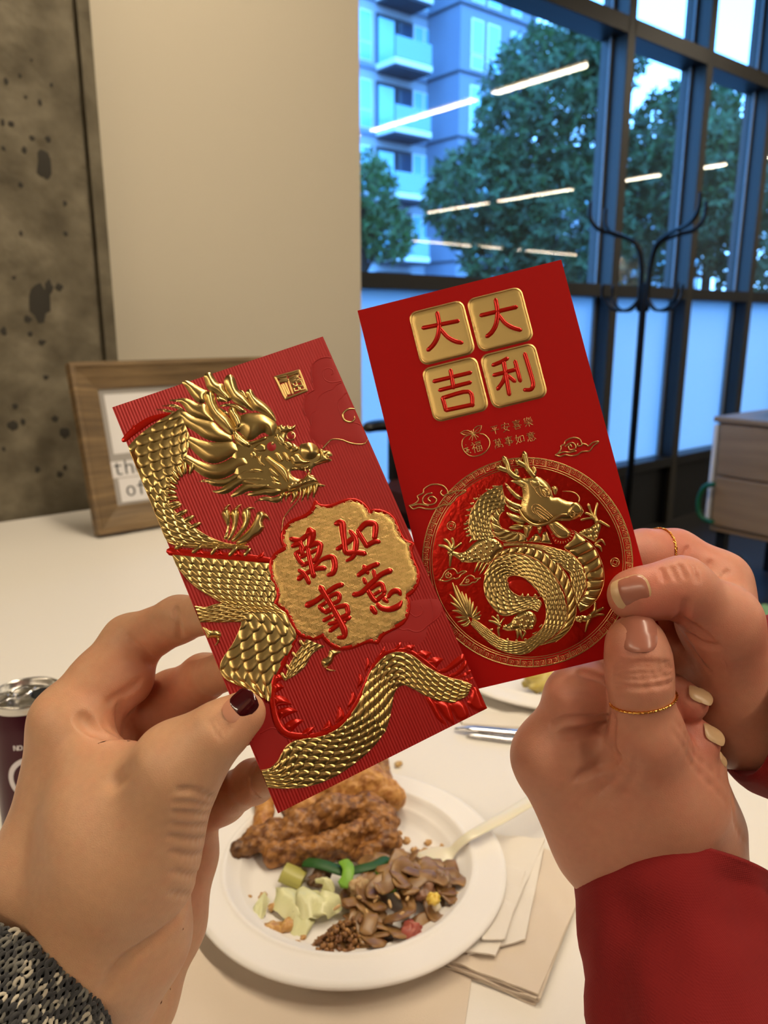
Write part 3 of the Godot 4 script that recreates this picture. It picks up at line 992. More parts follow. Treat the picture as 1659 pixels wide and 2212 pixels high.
# A fingernail set on the finger's skin, on a frame (origin near its middle, x across, y towards the tip, z out).
func nail_on(f: Flesh, t: Transform3D, w: float, l: float, square: float, lift: float, free := 0.0) -> ArrayMesh:
	var mb := MB.new()
	var inv := t.affine_inverse()
	var za := (inv * f.march(t * Vector3(0, -l * 0.35, 0.012), -t.basis.z)).z
	var zb := (inv * f.march(t * Vector3(0, l * 0.25, 0.012), -t.basis.z)).z
	var zm := (inv * f.march(t * Vector3(0, 0, 0.012), -t.basis.z)).z
	var hump := maxf(0.0, zm - lerpf(za, zb, 0.583))
	mb.grid(15, 15, func(i: int, j: int) -> Vector3:
		var u := i / 7.0 - 1.0
		var v := j / 14.0
		var wy := 1.0
		if v < 0.35:
			wy = lerpf(0.45, 1.0, sqrt(clampf(1.0 - pow(1.0 - v / 0.35, 2.0), 0, 1)))
		elif v > 0.7:
			wy = lerpf(square, 1.0, sqrt(clampf(1.0 - pow((v - 0.7) / 0.3, 2.0), 0, 1)))
		var x := u * w * 0.5 * wy
		var y := (v - 0.5) * l - u * u * l * (0.07 if v > 0.5 else -0.02)
		var edge := (1.0 - pow(absf(u), 6.0)) * (1.0 - pow(absf(v * 2 - 1), 8.0))
		var z := lerpf(za, zb, (v - 0.15) / 0.6) + hump * (1.0 - pow((v - 0.5) * 2.0, 2.0)) - x * x * 62.0
		return t * Vector3(x, y, z + lift * (0.3 + 0.7 * edge) + free * maxf(0.0, v - 0.6)))
	return mb.mesh()

func frame_of(o: Vector3, tip: Vector3, out: Vector3) -> Transform3D:
	var y := tip.normalized()
	var z := (out - y * out.dot(y)).normalized()
	return Transform3D(y.cross(z), y, z, o)

func skin_material(key: String) -> StandardMaterial3D:
	var m := sm(key, Color(1, 1, 1), 0.42)
	m.vertex_color_use_as_albedo = true
	m.metallic_specular = 0.4
	m.subsurf_scatter_enabled = true
	m.subsurf_scatter_strength = 0.12
	var t := noise_tex(0.09, 512, 3, FastNoiseLite.TYPE_CELLULAR, Color.BLACK, Color.WHITE, 9)
	tri_map(m, 45.0)
	bump(m, t, 0.012)
	return m

func people() -> void:
	var sk := skin_material("skin_warm")
	var sk2 := skin_material("skin_rosy")
	hand_left(sk)
	hands_right(sk2)

func hand_left(sk: Material) -> void:
	var b := base("person", Vector3(0.0766, 0.9874, -0.2749), "person in a black-and-cream knit sleeve holding the dragon packet, dark red thumbnail", "person")
	var f := Flesh.new()
	# thumb
	f.chain([6.3, -5.4, 13.5, 19.9, 23.9, 34.6, 30.4, 12.6, 35.4, 48.3, 40, 8.9, 44.9, 54.6, 43.8, 7.8], 0.010)
	# back of the thumb side and wrist
	f.chain([4.4, 31.6, -32.8, 14.6, -11.5, -26.9, -22, 21.3, -26, -67.7, -18.3, 17.4, -40.9, -92.3, -10.8, 15.4], 0.016)
	f.chain([6.3, -5.4, 13.5, 19.9, -8.2, -46.2, 3.9, 20, -33.6, -91.1, 1.4, 15.9], 0.016)
	f.chain([24.7, 33.5, 28.7, 11.3, 12.6, -50.9, 5, 17.5, -10.5, -104.4, -2.2, 17.7], 0.016)
	f.chain([6.6, 24.7, -10.3, 11, 19.6, 19.8, 14.9, 11], 0.016)
	f.chain([4.6, 4.6, 0.9, 20.8, 1, -18.2, 5.3, 20.8], 0.016)
	# palm and ulnar side
	f.chain([7.4, 29.5, -33.8, 14, 27.4, 9.8, -44.4, 13, 43.3, -14.5, -45.1, 13.1, 52.5, -38.5, -38.1, 12.5], 0.012)
	f.chain([28, 8.8, -46.3, 12.2, 10.7, -51.8, -21.4, 19.1], 0.014)
	f.chain([51.8, -37.2, -36.4, 12.4, 48, -51.7, -29.7, 13.6, 32.1, -70.9, -17.9, 16.4, 12.2, -95.5, -10.5, 17.1, -17.2, -131, -12.6, 16.7], 0.012)
	# fingers
	f.chain([4.5, 32.5, -31.7, 15, 21, 42.8, -36.1, 14.7, 35.2, 56.5, -39.5, 12.2, 47.7, 72, -15.8, 9.2, 53.8, 81, 8.3, 7.8], 0.005)
	f.chain([27.3, 44.2, -32.8, 9.9, 31.3, 43.9, -29.5, 8], 0.008)
	f.chain([26.6, 9.8, -45.1, 13.8, 50.7, 26.6, -36.1, 12.1, 57, 43, -15, 9.5, 57.3, 59.6, 17.1, 7.8], 0.005)
	f.chain([42.3, -15.6, -45.6, 13.1, 59.6, 3.5, -32.3, 10.8, 62.1, 19, -6, 8.5, 60, 38.5, 27.2, 7.4], 0.005)
	f.chain([52.2, -38.3, -35.8, 12.2, 63.2, -20.6, -16.5, 10.3, 65.4, 1.2, 10.3, 8.6, 64.2, 21.7, 38.6, 6.8], 0.005)
	# creases, laid on the skin
	for w: Array in [
		[[33.6, 64.2, -27.3, 34.6, 59.9, -22.5, 38.2, 51.2, -24.9], 0.0015, 0.0013], [[42, 81.2, -7.3, 42.2, 76.8, -3.1, 43.1, 69.1, -5.3], 0.0013, 0.0010], [[17.7, 44, -15.4, 24.4, 45.6, -13.1, 31, 48.6, -13.9], 0.0016, 0.0012],
		[[4.4, 44.5, -13, 9.2, 39.1, -8.8, 15.9, 31.9, -5.1, 26.6, 19.2, -5.7], 0.0022, 0.0020], [[7.3, 38.4, -8.8, 10.7, 33.4, -5.8, 15.2, 27.9, -4.4], 0.0014, 0.0007], [[21.8, 40.4, -18.9, 22.1, 32, -18.6, 25.6, 22.3, -15.4], 0.0016, 0.0011], [[31.3, 34.7, -25.2, 31.7, 25, -21.9, 31.8, 14.3, -21.1], 0.0015, 0.0009], [[14.8, 40.7, -11.4, 17.6, 33.4, -9.4, 19.7, 25.1, -7.8], 0.0013, 0.0006],
		[[52.4, 21.9, -17.4, 48.7, 17, -21.5, 45.3, 13.9, -25.9], 0.0013, 0.0009],
		[[18.4, 35, 43.7, 23.7, 32.9, 46, 32.1, 23.2, 39.9], 0.0013, 0.0013], [[17.2, 30.6, 42.7, 23.2, 27.6, 44.6, 32.7, 18.1, 38.1], 0.0012, 0.0010], [[16.7, 26.2, 42.4, 23.3, 22.5, 43.6, 32.7, 13.5, 36.8], 0.0013, 0.0013], [[16.2, 20.8, 41.1, 22.9, 16.1, 41.3, 32.7, 7.5, 34.7], 0.0012, 0.0010], [[15.5, 15.4, 39.5, 23.1, 8.9, 38.4, 33.2, 0.5, 32], 0.0013, 0.0012], [[15.7, 8.3, 38, 23.4, 0.6, 35.9, 33.2, -8.1, 29.4], 0.0014, 0.0011], [[15.3, -0.3, 35, 23.2, -9.5, 32.4, 33, -20.3, 25.2], 0.0014, 0.0009], [[14.1, -9.3, 31.5, 22.8, -21, 27.7], 0.0015, 0.0007], [[16.7, 35.7, 28.8, 11.3, 29.7, 23.7, 7.6, 26, 19.2], 0.003, 0.0006],
		[[34, 57.7, 45.8, 35.8, 53.3, 48.7], 0.0010, 0.0004], [[32.5, 56.8, 45.4, 34.5, 52.2, 48.4], 0.0010, 0.0005], [[31.1, 55.8, 44.8, 33, 51, 47.8], 0.0010, 0.0004],
		[[31.4, -26.8, 18, 12.7, -31.2, 26.7, -1.3, -36.9, 29.1, -8.4, -47.8, 29.4], 0.0032, 0.0016], [[18.1, -28, 23.5, 3.7, -36, 30.2, -5.4, -43.6, 29.2], 0.002, 0.0006], [[60.6, 17.8, 17, 60.6, 15.5, 23, 62.9, 4.7, 20.4], 0.0012, 0.0008]]:
		f.crease(v3(w[0]), w[1], w[2])
	var mb := f.build(0.001)
	tint(mb, Color(0.56, 0.315, 0.185), Color(0.60, 0.235, 0.135), [28.6, 27, -25, 26, 0.8, 43.9, 36.6, -15.6, 22, 0.5, 36, 61.9, -16.8, 16, 0.5, 43.5, 57, 50.5, 9, 0.5, 40.4, -35.6, -9.1, 30, 0.7, 66.4, 1.9, 13.4, 20, 0.5, 58.6, 56.9, 16.3, 14, 0.5])
	put(mb.mesh(), "hand", sk, b)
	# painted thumbnail
	var polish := sm("nail_polish", Color(0.24, 0.035, 0.055), 0.15)
	polish.clearcoat_enabled = true
	polish.clearcoat = 1.0
	polish.clearcoat_roughness = 0.05
	var bare := sm("nail_bare", Color(0.72, 0.50, 0.40), 0.3)
	var nt := frame_of(v3([41.6, 61.9, 49.4])[0], v3([45.4, 64, 50.5])[0] - v3([39.4, 58.8, 48.5])[0], Vector3(-0.4553, 0.5346, 0.712))
	tag(put(nail_on(f, nt, 0.0096, 0.0094, 0.6, 0.0007), "fingernail", polish, b), "thumbnail with dark red polish")
	put(nail_on(f, nt.translated_local(Vector3(0, -0.0024, 0)), 0.0096, 0.0105, 0.9, 0.00035), "nail_root", bare, b)
	photographer(b, sk)
	knit_sleeve(b, v3([-31.5, -61, -6.4, -59.5, -67.6, 11.7, -97.4, -76.6, 36.2]), [0.0425, 0.044, 0.046], Vector3(-0.0742, 0.6727, 0.7362))

# The rest of the person who holds the dragon packet, seated behind the lens; the foil mirrors them.
func photographer(b: Node3D, sk: Material) -> void:
	var o := b.position
	var cloth := sm("wool_dark", Color(0.055, 0.052, 0.05), 0.95)
	var f := Flesh.new()
	var B := func(p: Vector3, q: Vector3, r0: float, r1: float) -> void: f.bone(p - o, q - o, r0, r1, 0.05)
	var c := Vector3(-0.235, 0, 0.29)
	var rt := Vector3(0.777, 0, 0.629)
	var ls := c - rt * 0.165 + Vector3(0, 1.07, 0)
	var rs := c + rt * 0.165 + Vector3(0, 1.07, 0)
	B.call(c - rt * 0.06 + Vector3(0, 0.52, 0), c - rt * 0.07 + Vector3(0, 0.92, 0), 0.115, 0.11)
	B.call(c + rt * 0.06 + Vector3(0, 0.52, 0), c + rt * 0.07 + Vector3(0, 0.92, 0), 0.115, 0.11)
	B.call(ls, rs, 0.055, 0.055)
	B.call(c + Vector3(0, 0.98, 0), c + Vector3(0, 1.10, 0), 0.10, 0.06)
	var elbow := Vector3(-0.25, 0.84, 0.02)
	B.call(ls, elbow, 0.055, 0.046)
	B.call(elbow, o + v3([-97.4, -76.6, 36.2])[0], 0.046, 0.043)
	var elbow2 := Vector3(0.06, 0.86, 0.36)
	B.call(rs, elbow2, 0.055, 0.046)
	B.call(elbow2, Vector3(0.05, 1.07, 0.12), 0.044, 0.034)
	put(f.build(0.006).mesh(), "sweater", cloth, b)
	var h := Flesh.new()
	var top := c + Vector3(0.03, 1.29, -0.035)
	h.bone(c + Vector3(0, 1.10, 0) - o, top + Vector3(0, -0.06, 0) - o, 0.052, 0.05, 0.02)
	h.bone(top - Vector3(0.01, -0.02, -0.012) - o, top + Vector3(0.012, -0.07, -0.016) - o, 0.088, 0.058, 0.03)
	h.bone(top + Vector3(0.047, -0.02, -0.058) - o, top + Vector3(0.058, -0.045, -0.072) - o, 0.010, 0.013, 0.012)
	var e := Vector3(0.05, 1.10, 0.085)
	h.bone(Vector3(0.05, 1.06, 0.13) - o, e - o, 0.028, 0.034, 0.02)
	for k in 5:
		var s := (k - 2) * 0.018
		h.bone(e - o, e + Vector3(s * 0.7, 0.05 - absf(s) * 0.4, s * 0.5 - 0.01) - o, 0.012, 0.009, 0.008)
		h.bone(e + Vector3(s * 0.7, 0.05 - absf(s) * 0.4, s * 0.5 - 0.01) - o, e + Vector3(s * 0.6 - 0.015, 0.075 - absf(s) * 0.5, s * 0.4 - 0.03) - o, 0.009, 0.007, 0.006)
	var hm := h.build(0.004)
	tint(hm, Color(0.56, 0.315, 0.185), Color(0.60, 0.235, 0.135), [], 0.05)
	put(hm.mesh(), "head_and_raised_hand", sk, b)
	var hair := Flesh.new()
	hair.bone(top + Vector3(-0.02, 0.035, 0.025) - o, top + Vector3(-0.04, -0.16, 0.06) - o, 0.094, 0.075, 0.03)
	for s: float in [-1.0, 1.0]:
		hair.bone(top + rt * 0.07 * s + Vector3(-0.01, 0.03, 0.01) - o, top + rt * 0.085 * s + Vector3(-0.01, -0.19, 0.03) - o, 0.035, 0.022, 0.02)
	put(hair.build(0.005).mesh(), "hair", sm("hair", Color(0.03, 0.022, 0.018), 0.5), b)

# A thick knitted sleeve: a soft tube, covered in rows of yarn stitches.
func knit_sleeve(b: Node3D, path: PackedVector3Array, rad: Array, face: Vector3) -> void:
	var dark := sm("wool_black", Color(0.035, 0.034, 0.034), 0.95)
	var o := Node3D.new()
	add(o, "sleeve", b)
	var ax := (path[0] - path[2]).normalized()
	var n0 := (face - ax * face.dot(ax)).normalized()
	var n1 := ax.cross(n0)
	var long := path[0].distance_to(path[2])
	var mb := MB.new()
	var prof := [Vector2(-0.006, -0.004), Vector2(-0.001, 0.001), Vector2(0.0, -0.001), Vector2(0.0, -0.006), Vector2(0.001, -0.04), Vector2(0.003, -long)]
	var r0: float = rad[0]
	mb.grid(48, prof.size(), func(i: int, j: int) -> Vector3:
		var a := -TAU * i / 48.0
		var r: float = r0 + prof[j].x
		return path[0] + ax * prof[j].y + (n0 * cos(a) * 0.92 + n1 * sin(a)) * r, true)
	put(mb.mesh(), "lining", dark, o)
	var wool := sm("wool", Color(1, 1, 1), 0.95)
	wool.vertex_color_use_as_albedo = true
	wool.rim_enabled = true
	wool.rim = 0.3
	var st := MB.new()
	# one stitch: two slanting loops of yarn
	for s: float in [-1.0, 1.0]:
		st.tube(smooth3(PackedVector3Array([Vector3(s * 0.0003, -0.0016, -0.0003), Vector3(s * 0.0012, -0.0006, 0.0006), Vector3(s * 0.0009, 0.0009, 0.0007), Vector3(s * 0.0002, 0.0018, -0.0002)]), 2), fill(7, 0.00068), 6)
	var mm := MultiMesh.new()
	mm.transform_format = MultiMesh.TRANSFORM_3D
	mm.use_colors = true
	mm.mesh = st.mesh()
	var rows := 34
	var per := 84
	mm.instance_count = rows * per
	var r := RandomNumberGenerator.new()
	r.seed = 21
	var k := 0
	for j in rows:
		for i in per:
			var a := TAU * (i + 0.5 * (j % 2)) / per
			var q := r0 + 0.0012 + r.randf_range(-0.0005, 0.0006)
			if j == 0:
				q -= 0.0012
			var out := (n0 * cos(a) * 0.92 + n1 * sin(a))
			var tan := (-n0 * sin(a) * 0.92 + n1 * cos(a)).normalized()
			var turn := Basis(tan, ax, tan.cross(ax)).rotated(out.normalized(), r.randf_range(-0.5, 0.5)).scaled(Vector3.ONE * r.randf_range(0.85, 1.2))
			mm.set_instance_transform(k, Transform3D(turn, path[0] - ax * (0.0008 + j * 0.0021) + out * q))
			var g := r.randf()
			var c := Color(0.03, 0.03, 0.032) if g < 0.60 else (Color(0.12, 0.115, 0.10) if g < 0.80 else Color(0.42, 0.38, 0.30))
			mm.set_instance_color(k, c * r.randf_range(0.7, 1.3))
			k += 1
	var mo := MultiMeshInstance3D.new()
	mo.multimesh = mm
	mo.material_override = wool
	add(mo, "knit_stitches", o)
	mo.set_meta("kind", "stuff")

# A sleeve of fine red jersey: a folded tube with a hem.
func jersey_sleeve(b: Node3D, path: PackedVector3Array, rads: PackedFloat32Array, up: Vector3, sd: int, flat: float, tilt: Vector3) -> void:
	var f := FastNoiseLite.new()
	f.seed = sd
	f.frequency = 22.0
	f.fractal_octaves = 2
	var p := smooth3(path, 8)
	var n := p.size()
	var mb := MB.new()
	var seg := 72
	var rings := []
	var side := up
	var pts := []
	var total := 0.0
	for j in n:
		var d := (p[mini(j + 1, n - 1)] - p[maxi(j - 1, 0)]).normalized()
		var e := (side - d * side.dot(d)).normalized()
		side = e
		rings.append([p[j], d, e, d.cross(e)])
	var idx := [0, 0, 0, 0]
	var lip := [-0.0045, -0.0012, 0.0, 0.0006]
	var back := [0.010, 0.0006, 0.0, 0.0012]
	for j in idx.size() + n - 1:
		var row := maxi(j - 3, 0)
		var q: Array = rings[row]
		var x := float(row) / (n - 1) * (rads.size() - 1)
		var r: float = lerpf(rads[int(x)], rads[mini(int(x) + 1, rads.size() - 1)], x - int(x))
		var dr: float = lip[j] if j < 4 else 0.0006
		var dz: float = back[j] if j < 4 else 0.0
		var ring := []
		for i in seg:
			var a := TAU * i / seg
			var out: Vector3 = q[2] * cos(a) * flat + q[3] * sin(a)
			var c: Vector3 = q[0] + q[1] * dz
			var w := 1.0 if row > 0 else 0.5
			# slack folds running round the arm, fading at the hem
			var fold := f.get_noise_3dv((c + out * r) * Vector3(1, 1, 1)) * 0.005 * minf(row / 6.0, 1.0)
			ring.append(c + out * (r + dr + fold) + q[1] * tilt.dot(out) * (1.0 - minf(row / 8.0, 1.0)))
		pts.append(ring)
	mb.grid(seg, pts.size(), func(i: int, j: int) -> Vector3: return pts[j][i], true)
	for i in mb.uv.size():
		mb.uv[i] = Vector2(mb.uv[i].x * 3.0, mb.uv[i].y * 3.0)
	put(mb.mesh(), "sleeve", M.jersey, b)

func hands_right(sk: Material) -> void:
	var je := sm("jersey", Color(0.50, 0.022, 0.026), 0.9)
	je.rim_enabled = true
	je.rim = 0.6
	je.rim_tint = 0.6
	var im := Image.create(64, 64, false, Image.FORMAT_L8)
	for y in 64:
		for x in 64:
			var v := 0.5 + 0.3 * sin(TAU * x / 8.0) * (0.6 + 0.4 * sin(TAU * (y + 4.0 * absf(sin(TAU * x / 16.0))) / 8.0)) + 0.2 * sin(TAU * y / 8.0)
			im.set_pixel(x, y, Color(v, v, v))
	var jt := ImageTexture.create_from_image(im)
	tri_map(je, 160.0)
	bump(je, jt, 0.02)
	var b := base("person", Vector3(0.2714, 0.9932, -0.1455), "person in a red jersey holding the tall packet with both thumbs, thin gold rings", "person")
	# upper hand
	var f := Flesh.new()
	f.chain([-9.3, 80.6, -20.2, 8.6, -7.2, 81.5, -16.8, 9.3, 4.4, 84.9, -6.4, 10.7, 24.7, 67.1, 1.7, 14.5, 42.1, 31.9, 3, 17, 50.9, 15.1, 7.3, 16.9, 92.9, -13.4, 19.9, 19.7], 0.008)
	f.chain([8, 87.8, -42.2, 8.5, 26.4, 86.4, -37.5, 10.3, 41.7, 83.5, -32.1, 11.8, 49.6, 74, -14.8, 13.6, 54.1, 39.7, -8.3, 13.5, 64.6, 9.1, 4.5, 15.7], 0.008)
	f.chain([31.7, 65.5, -8.1, 13.1, 41, 63.6, -6.6, 13.3], 0.010)
	f.chain([41, 30.4, -13.4, 13.8, 42.9, 11.1, -8.5, 13.9, 59.1, 8.1, 3, 15.2], 0.014)
	f.chain([31.8, 65.6, -37.2, 9.3, 56.2, 52.2, -31.7, 11.4, 64.9, 47.4, -17.9, 13.9, 65.9, 20.8, -6.1, 14.7], 0.008)
	f.chain([31, 48.4, -35.1, 8.9, 55.1, 32.2, -29, 11.1, 66.2, 29.6, -13.9, 14.4], 0.008)
	f.chain([33.5, 31, -30.2, 8.1, 54.1, 15, -24.4, 10.2, 65.9, 16.9, -10.2, 14.4], 0.008)
	for w: Array in [[-3.6, 83, -0.4, -2, 76.8, -1.9, 0.4, 71.1, -4.7], [-2.4, 73.6, -2.5, 3.1, 69.3, 0.7, 9.7, 66.1, 4.4], [6.9, 64.5, -2.6, 9.6, 62.9, 1.4, 13.6, 64.2, 5.5]]:
		f.crease(v3(w), 0.0016, 0.0014)
	for w: Array in [[-7.3, 95.1, -9.2, -8.7, 90.5, -6.3], [-5.6, 96.4, -5.6, -6, 90.8, -2.8], [-3, 97.1, -3.7, -3.4, 91.5, -0.9], [1.7, 95.4, -2, 0.4, 89.4, 0.1], [33.3, 98.2, -17, 26.6, 93.9, -14.5, 23.2, 90.8, -9.7], [37.1, 90.5, -11.6, 28.9, 89, -11.1, 25.1, 86, -6.6], [40.7, 83.6, -6.5, 32.6, 81.4, -5.7, 28.4, 78.5, -1.5], [2.7, 58.1, -9.4, 7.2, 52.2, -5.2, 11.3, 50.3, -1.3], [3.6, 54.4, -7.5, 8, 48.1, -3.3, 13.6, 46.3, 1.9]]:
		f.crease(v3(w), 0.0011, 0.0005)
	var mb := f.build(0.001)
	tint(mb, Color(0.54, 0.245, 0.160), Color(0.56, 0.175, 0.120), [-13, 83.5, -10.2, 18, 0.6, -4.3, 72.9, -6.5, 12, 0.7, 27.7, 89.6, -32.1, 16, 0.5, 10.8, 56.5, 4.3, 26, 0.4, 40.7, 91.6, -22.2, 14, 0.4])
	put(mb.mesh(), "hand", sk, b)
	# lower hand
	var fu := f
	f = Flesh.new()
	f.chain([-13.2, 63.7, -14.1, 10.5, -14.1, 58, -11.7, 11.1, -15.5, 47.9, -9, 10.8, -11.3, 24.7, -6.3, 13.5, 4, -12.3, -3.4, 23.3, 8.8, -42.1, -3.5, 24, 4.9, -79, 15.6, 23], 0.008)
	f.chain([-21.3, 33.1, -35.5, 11.4, -28.8, 6.2, -41.1, 12.8, -8, -37.8, -25, 19.8, 2.3, -58.2, -11.6, 21.5, 6.9, -87.1, 6.5, 21.2], 0.007)
	f.chain([-20.5, 1.4, -40.8, 16.7, -4, -23.6, -22.3, 22.9, 7.8, -47.4, -9.2, 23.1], 0.016)
	f.chain([-9, 3, -28, 14.1, 2.2, -4.6, -7.4, 15.8], 0.016)
	f.chain([9.6, 6, -2.1, 11, 20.4, -28.2, 1.6, 17.9, 19.1, -49.4, 4.5, 18, 15.1, -78.3, 18.3, 18.1], 0.012)
	f.chain([-21.3, 33.1, -35.5, 11.8, -19.6, 34.6, -34.6, 11.8, 0.9, 38.5, -35.1, 9.3, 6.1, 47.3, -25.8, 8.4], 0.005)
	f.chain([-12.8, -5, -43.2, 12.5, 3, 18.2, -40.3, 11.3, 11.3, 24.1, -24.9, 9, 12, 33.7, -11.4, 7.9, 11.5, 34, -1.4, 7.1], 0.006)
	f.chain([-5.7, -17.5, -38.8, 12.6, 10.8, 4, -34.8, 11, 14.3, 18.2, -12.6, 8.8, 14.2, 17.7, 3.3, 7.7], 0.006)
	f.chain([1.2, -26.9, -33, 12.7, 15.8, -6.3, -27.5, 10.6, 18.8, 4.4, -7.3, 8.1, 20.5, 5.5, 5.7, 5.1], 0.006)
	for w: Array in [[-28.5, 56.5, -12.3, -23.6, 59.2, -5.2, -13.2, 57.3, -0.8], [-30.2, 53.9, -12.2, -26.1, 54.6, -5.1, -14.1, 55.3, 0.4], [-29.4, 50.9, -11.3, -25.7, 51.8, -3.9, -14, 52.5, 1.4], [-26.5, 58.9, -11.4, -21.9, 60.9, -4.4, -14, 59.1, -2], [-27.5, 55.3, -10.4, -24.4, 57, -4.5, -16.2, 56.4, -1.6]]:
		f.crease(v3(w), 0.0011, 0.0007)
	for w: Array in [[-39.7, 27, -32.6, -32.7, 30.1, -26.6, -19.3, 29.8, -22.3], [-35.4, 22.7, -30.5, -28, 23.8, -27.4, -17.4, 23.7, -24.1], [-23.7, 33.6, -13.8, -25.5, 21.8, -14.2, -26.3, 11, -18.1], [-23.4, 47.6, -31.2, -18.3, 43, -28.2, -13.5, 35.8, -28.8], [-20.9, 25.3, -22.2, -30.5, 23.7, -24.1, -33.8, 23.8, -29.5], [-29.1, 18.9, -10.9, -30.7, 12.4, -15.4, -34, 6.5, -21.6]]:
		f.crease(v3(w), 0.0018, 0.0013)
	for w: Array in [[-12.5, 36.2, 5, -1.1, 19.6, 8.9, 11.6, 1.2, 11.7], [-14.5, 32.7, 4.6, -5.4, 17.1, 8.8, 7.5, -3.2, 12.4], [15.8, -3.7, 14, 11.7, -11.2, 13, 21.5, -27, 12.7], [-27.2, 24.6, -5.9, -29.3, 12.3, -7.7, -30.7, 1.1, -14.5], [-25.5, 24.8, -1.9, -27.7, 12.3, -2.4, -30, -0.2, -8.3]]:
		f.crease(v3(w), 0.0016, 0.0004)
	mb = f.build(0.001)
	tint(mb, Color(0.54, 0.245, 0.160), Color(0.56, 0.175, 0.120), [-24.3, 64.3, -13.3, 14, 0.5, -24.2, 37.4, -31.3, 18, 0.4, 11.1, 33.7, -1.5, 12, 0.8, 11.8, 18.7, 3.7, 12, 0.8, -14.4, 14.9, -3, 26, 0.2])
	put(mb.mesh(), "hand", sk, b)
	var bare := sm("nail_pink", Color(0.66, 0.42, 0.35), 0.25)
	var edge := sm("nail_edge", Color(0.80, 0.66, 0.50), 0.35)
	# nails follow the skin: thumbs with pale free edges, then the tips that show beside the lower thumb
	var t := frame_of(v3([-16.7, 85.3, -15.7])[0], v3([-20.6, 83.5, -19.6])[0] - v3([-13.9, 87.5, -11.6])[0], Vector3(-0.8018, 0.3819, 0.4595))
	put(nail_on(fu, t, 0.0118, 0.0150, 0.8, 0.0006, 0.001), "fingernail", edge, b)
	put(nail_on(fu, t.translated_local(Vector3(0, -0.0012, 0)), 0.0112, 0.0118, 0.85, 0.0010), "nail_plate", bare, b)
	t = frame_of(v3([-20.9, 71.1, -8.4])[0], v3([-18.8, 75.7, -10.4])[0] - v3([-22.7, 65.2, -6.3])[0], Vector3(-0.7704, 0.4352, 0.4659))
	put(nail_on(f, t, 0.0142, 0.0146, 0.8, 0.0007), "fingernail", bare, b)
	for q: Array in [[10.3, 39.6, 1.2, 13.6, 35.8, 3.8, 0.0095], [13.2, 22.7, 6.2, 17.3, 18.6, 8.9, 0.010], [19.2, 9.3, 8, 21.5, 6.5, 9.5, 0.006]]:
		var c := v3(q.slice(0, 6))
		put(nail_on(f, frame_of(c[0].lerp(c[1], 0.25), c[1] - c[0], Vector3(-0.0793, 0.8943, 0.4404)), q[6] * 0.9, q[6], 0.8, 0.0006, 0.001), "fingernail", edge, b)
	jersey_sleeve(b, v3([46, 21.4, 2.8, 55.6, 20.5, 10.6, 72, 19.7, 23.5, 105.4, 14.7, 51.5, 155.3, 5.7, 94]), PackedFloat32Array([0.0300, 0.040, 0.049, 0.053, 0.055]), Vector3(-0.0806, 0.9306, -0.3571), 5, 0.95, Vector3.ZERO)
	jersey_sleeve(b, v3([13, -45.3, -3, 3.2, -55.8, 3.9, -13.5, -76.3, 23, -40.3, -112.5, 61.4, -63.9, -147, 102.3]), PackedFloat32Array([0.0415, 0.0395, 0.0405, 0.0405, 0.046, 0.05]), Vector3(-0.6114, 0.2368, 0.755), 8, 1.0, Vector3.ZERO)
	# thin gold rings
	var gold := sm("ring_gold", Color(0.92, 0.68, 0.34), 0.2, 1.0)
	ring(f, v3([-14.1, 42, -8])[0], v3([-14.4, 58, -11.9])[0] - v3([-10.5, 24.7, -5.6])[0], gold, "thin gold ring with a notched pattern on the lower thumb", false)
	ring(fu, v3([31.7, 84.9, -36])[0], v3([13.3, 90.2, -41.3])[0] - v3([44.6, 79.9, -30])[0], gold, "thin twisted gold ring on the index finger behind the tall packet", true)

# A ring that sits on the finger's skin all the way round.
func ring(f: Flesh, at: Vector3, axis: Vector3, m: Material, label: String, twisted: bool) -> void:
	var o := base("ring", Vector3(0.2714, 0.9932, -0.1455) + at, label, "ring", "thin gold rings")
	var d := axis.normalized()
	var e := d.cross(Vector3(0.2, 0.9, 0.3)).normalized()
	var g := d.cross(e)
	var rr := PackedFloat32Array()
	for i in 48:
		var dir := e * cos(TAU * i / 48.0) + g * sin(TAU * i / 48.0)
		rr.append(minf(f.march(at + dir * 0.020, -dir).distance_to(at), 0.0135) + 0.00025)
	for k in 3:
		var q := rr.duplicate()
		for i in 48:
			rr[i] = (q[(i + 47) % 48] + q[i] * 2.0 + q[(i + 1) % 48]) / 4.0
	var mb := MB.new()
	for s in (2 if twisted else 1):
		var path := PackedVector3Array()
		var rad := PackedFloat32Array()
		for i in 193:
			var a := TAU * i / 192.0
			var x := 48.0 * i / 192.0
			var r: float = lerpf(rr[int(x) % 48], rr[(int(x) + 1) % 48], x - int(x))
			var w := a * 26.0 + PI * s
			var c := (e * cos(a) + g * sin(a))
			path.append(c * (r + (cos(w) * 0.0003 if twisted else 0.0)) + d * (sin(w) * 0.0003 if twisted else 0.0))
			rad.append(0.0004 if twisted else 0.00085 + 0.00012 * sin(a * 44.0))
		mb.tube(path, rad, 8, false, 0.6)
	put(mb.mesh(), "band", m, o)

# ---------- embossed paper: everything in millimetres on the packet's face, z towards the reader ----------
const U := 0.001

func resample(p: PackedVector2Array, step: float, closed: bool) -> PackedVector2Array:
	var o := PackedVector2Array()
	var n := p.size()
	for i in (n if closed else n - 1):
		var a := p[i]
		var b := p[(i + 1) % n]
		var k := maxi(1, int(round(a.distance_to(b) / step)))
		for q in k:
			o.append(a.lerp(b, float(q) / k))
	if not closed:
		o.append(p[n - 1])
	return o

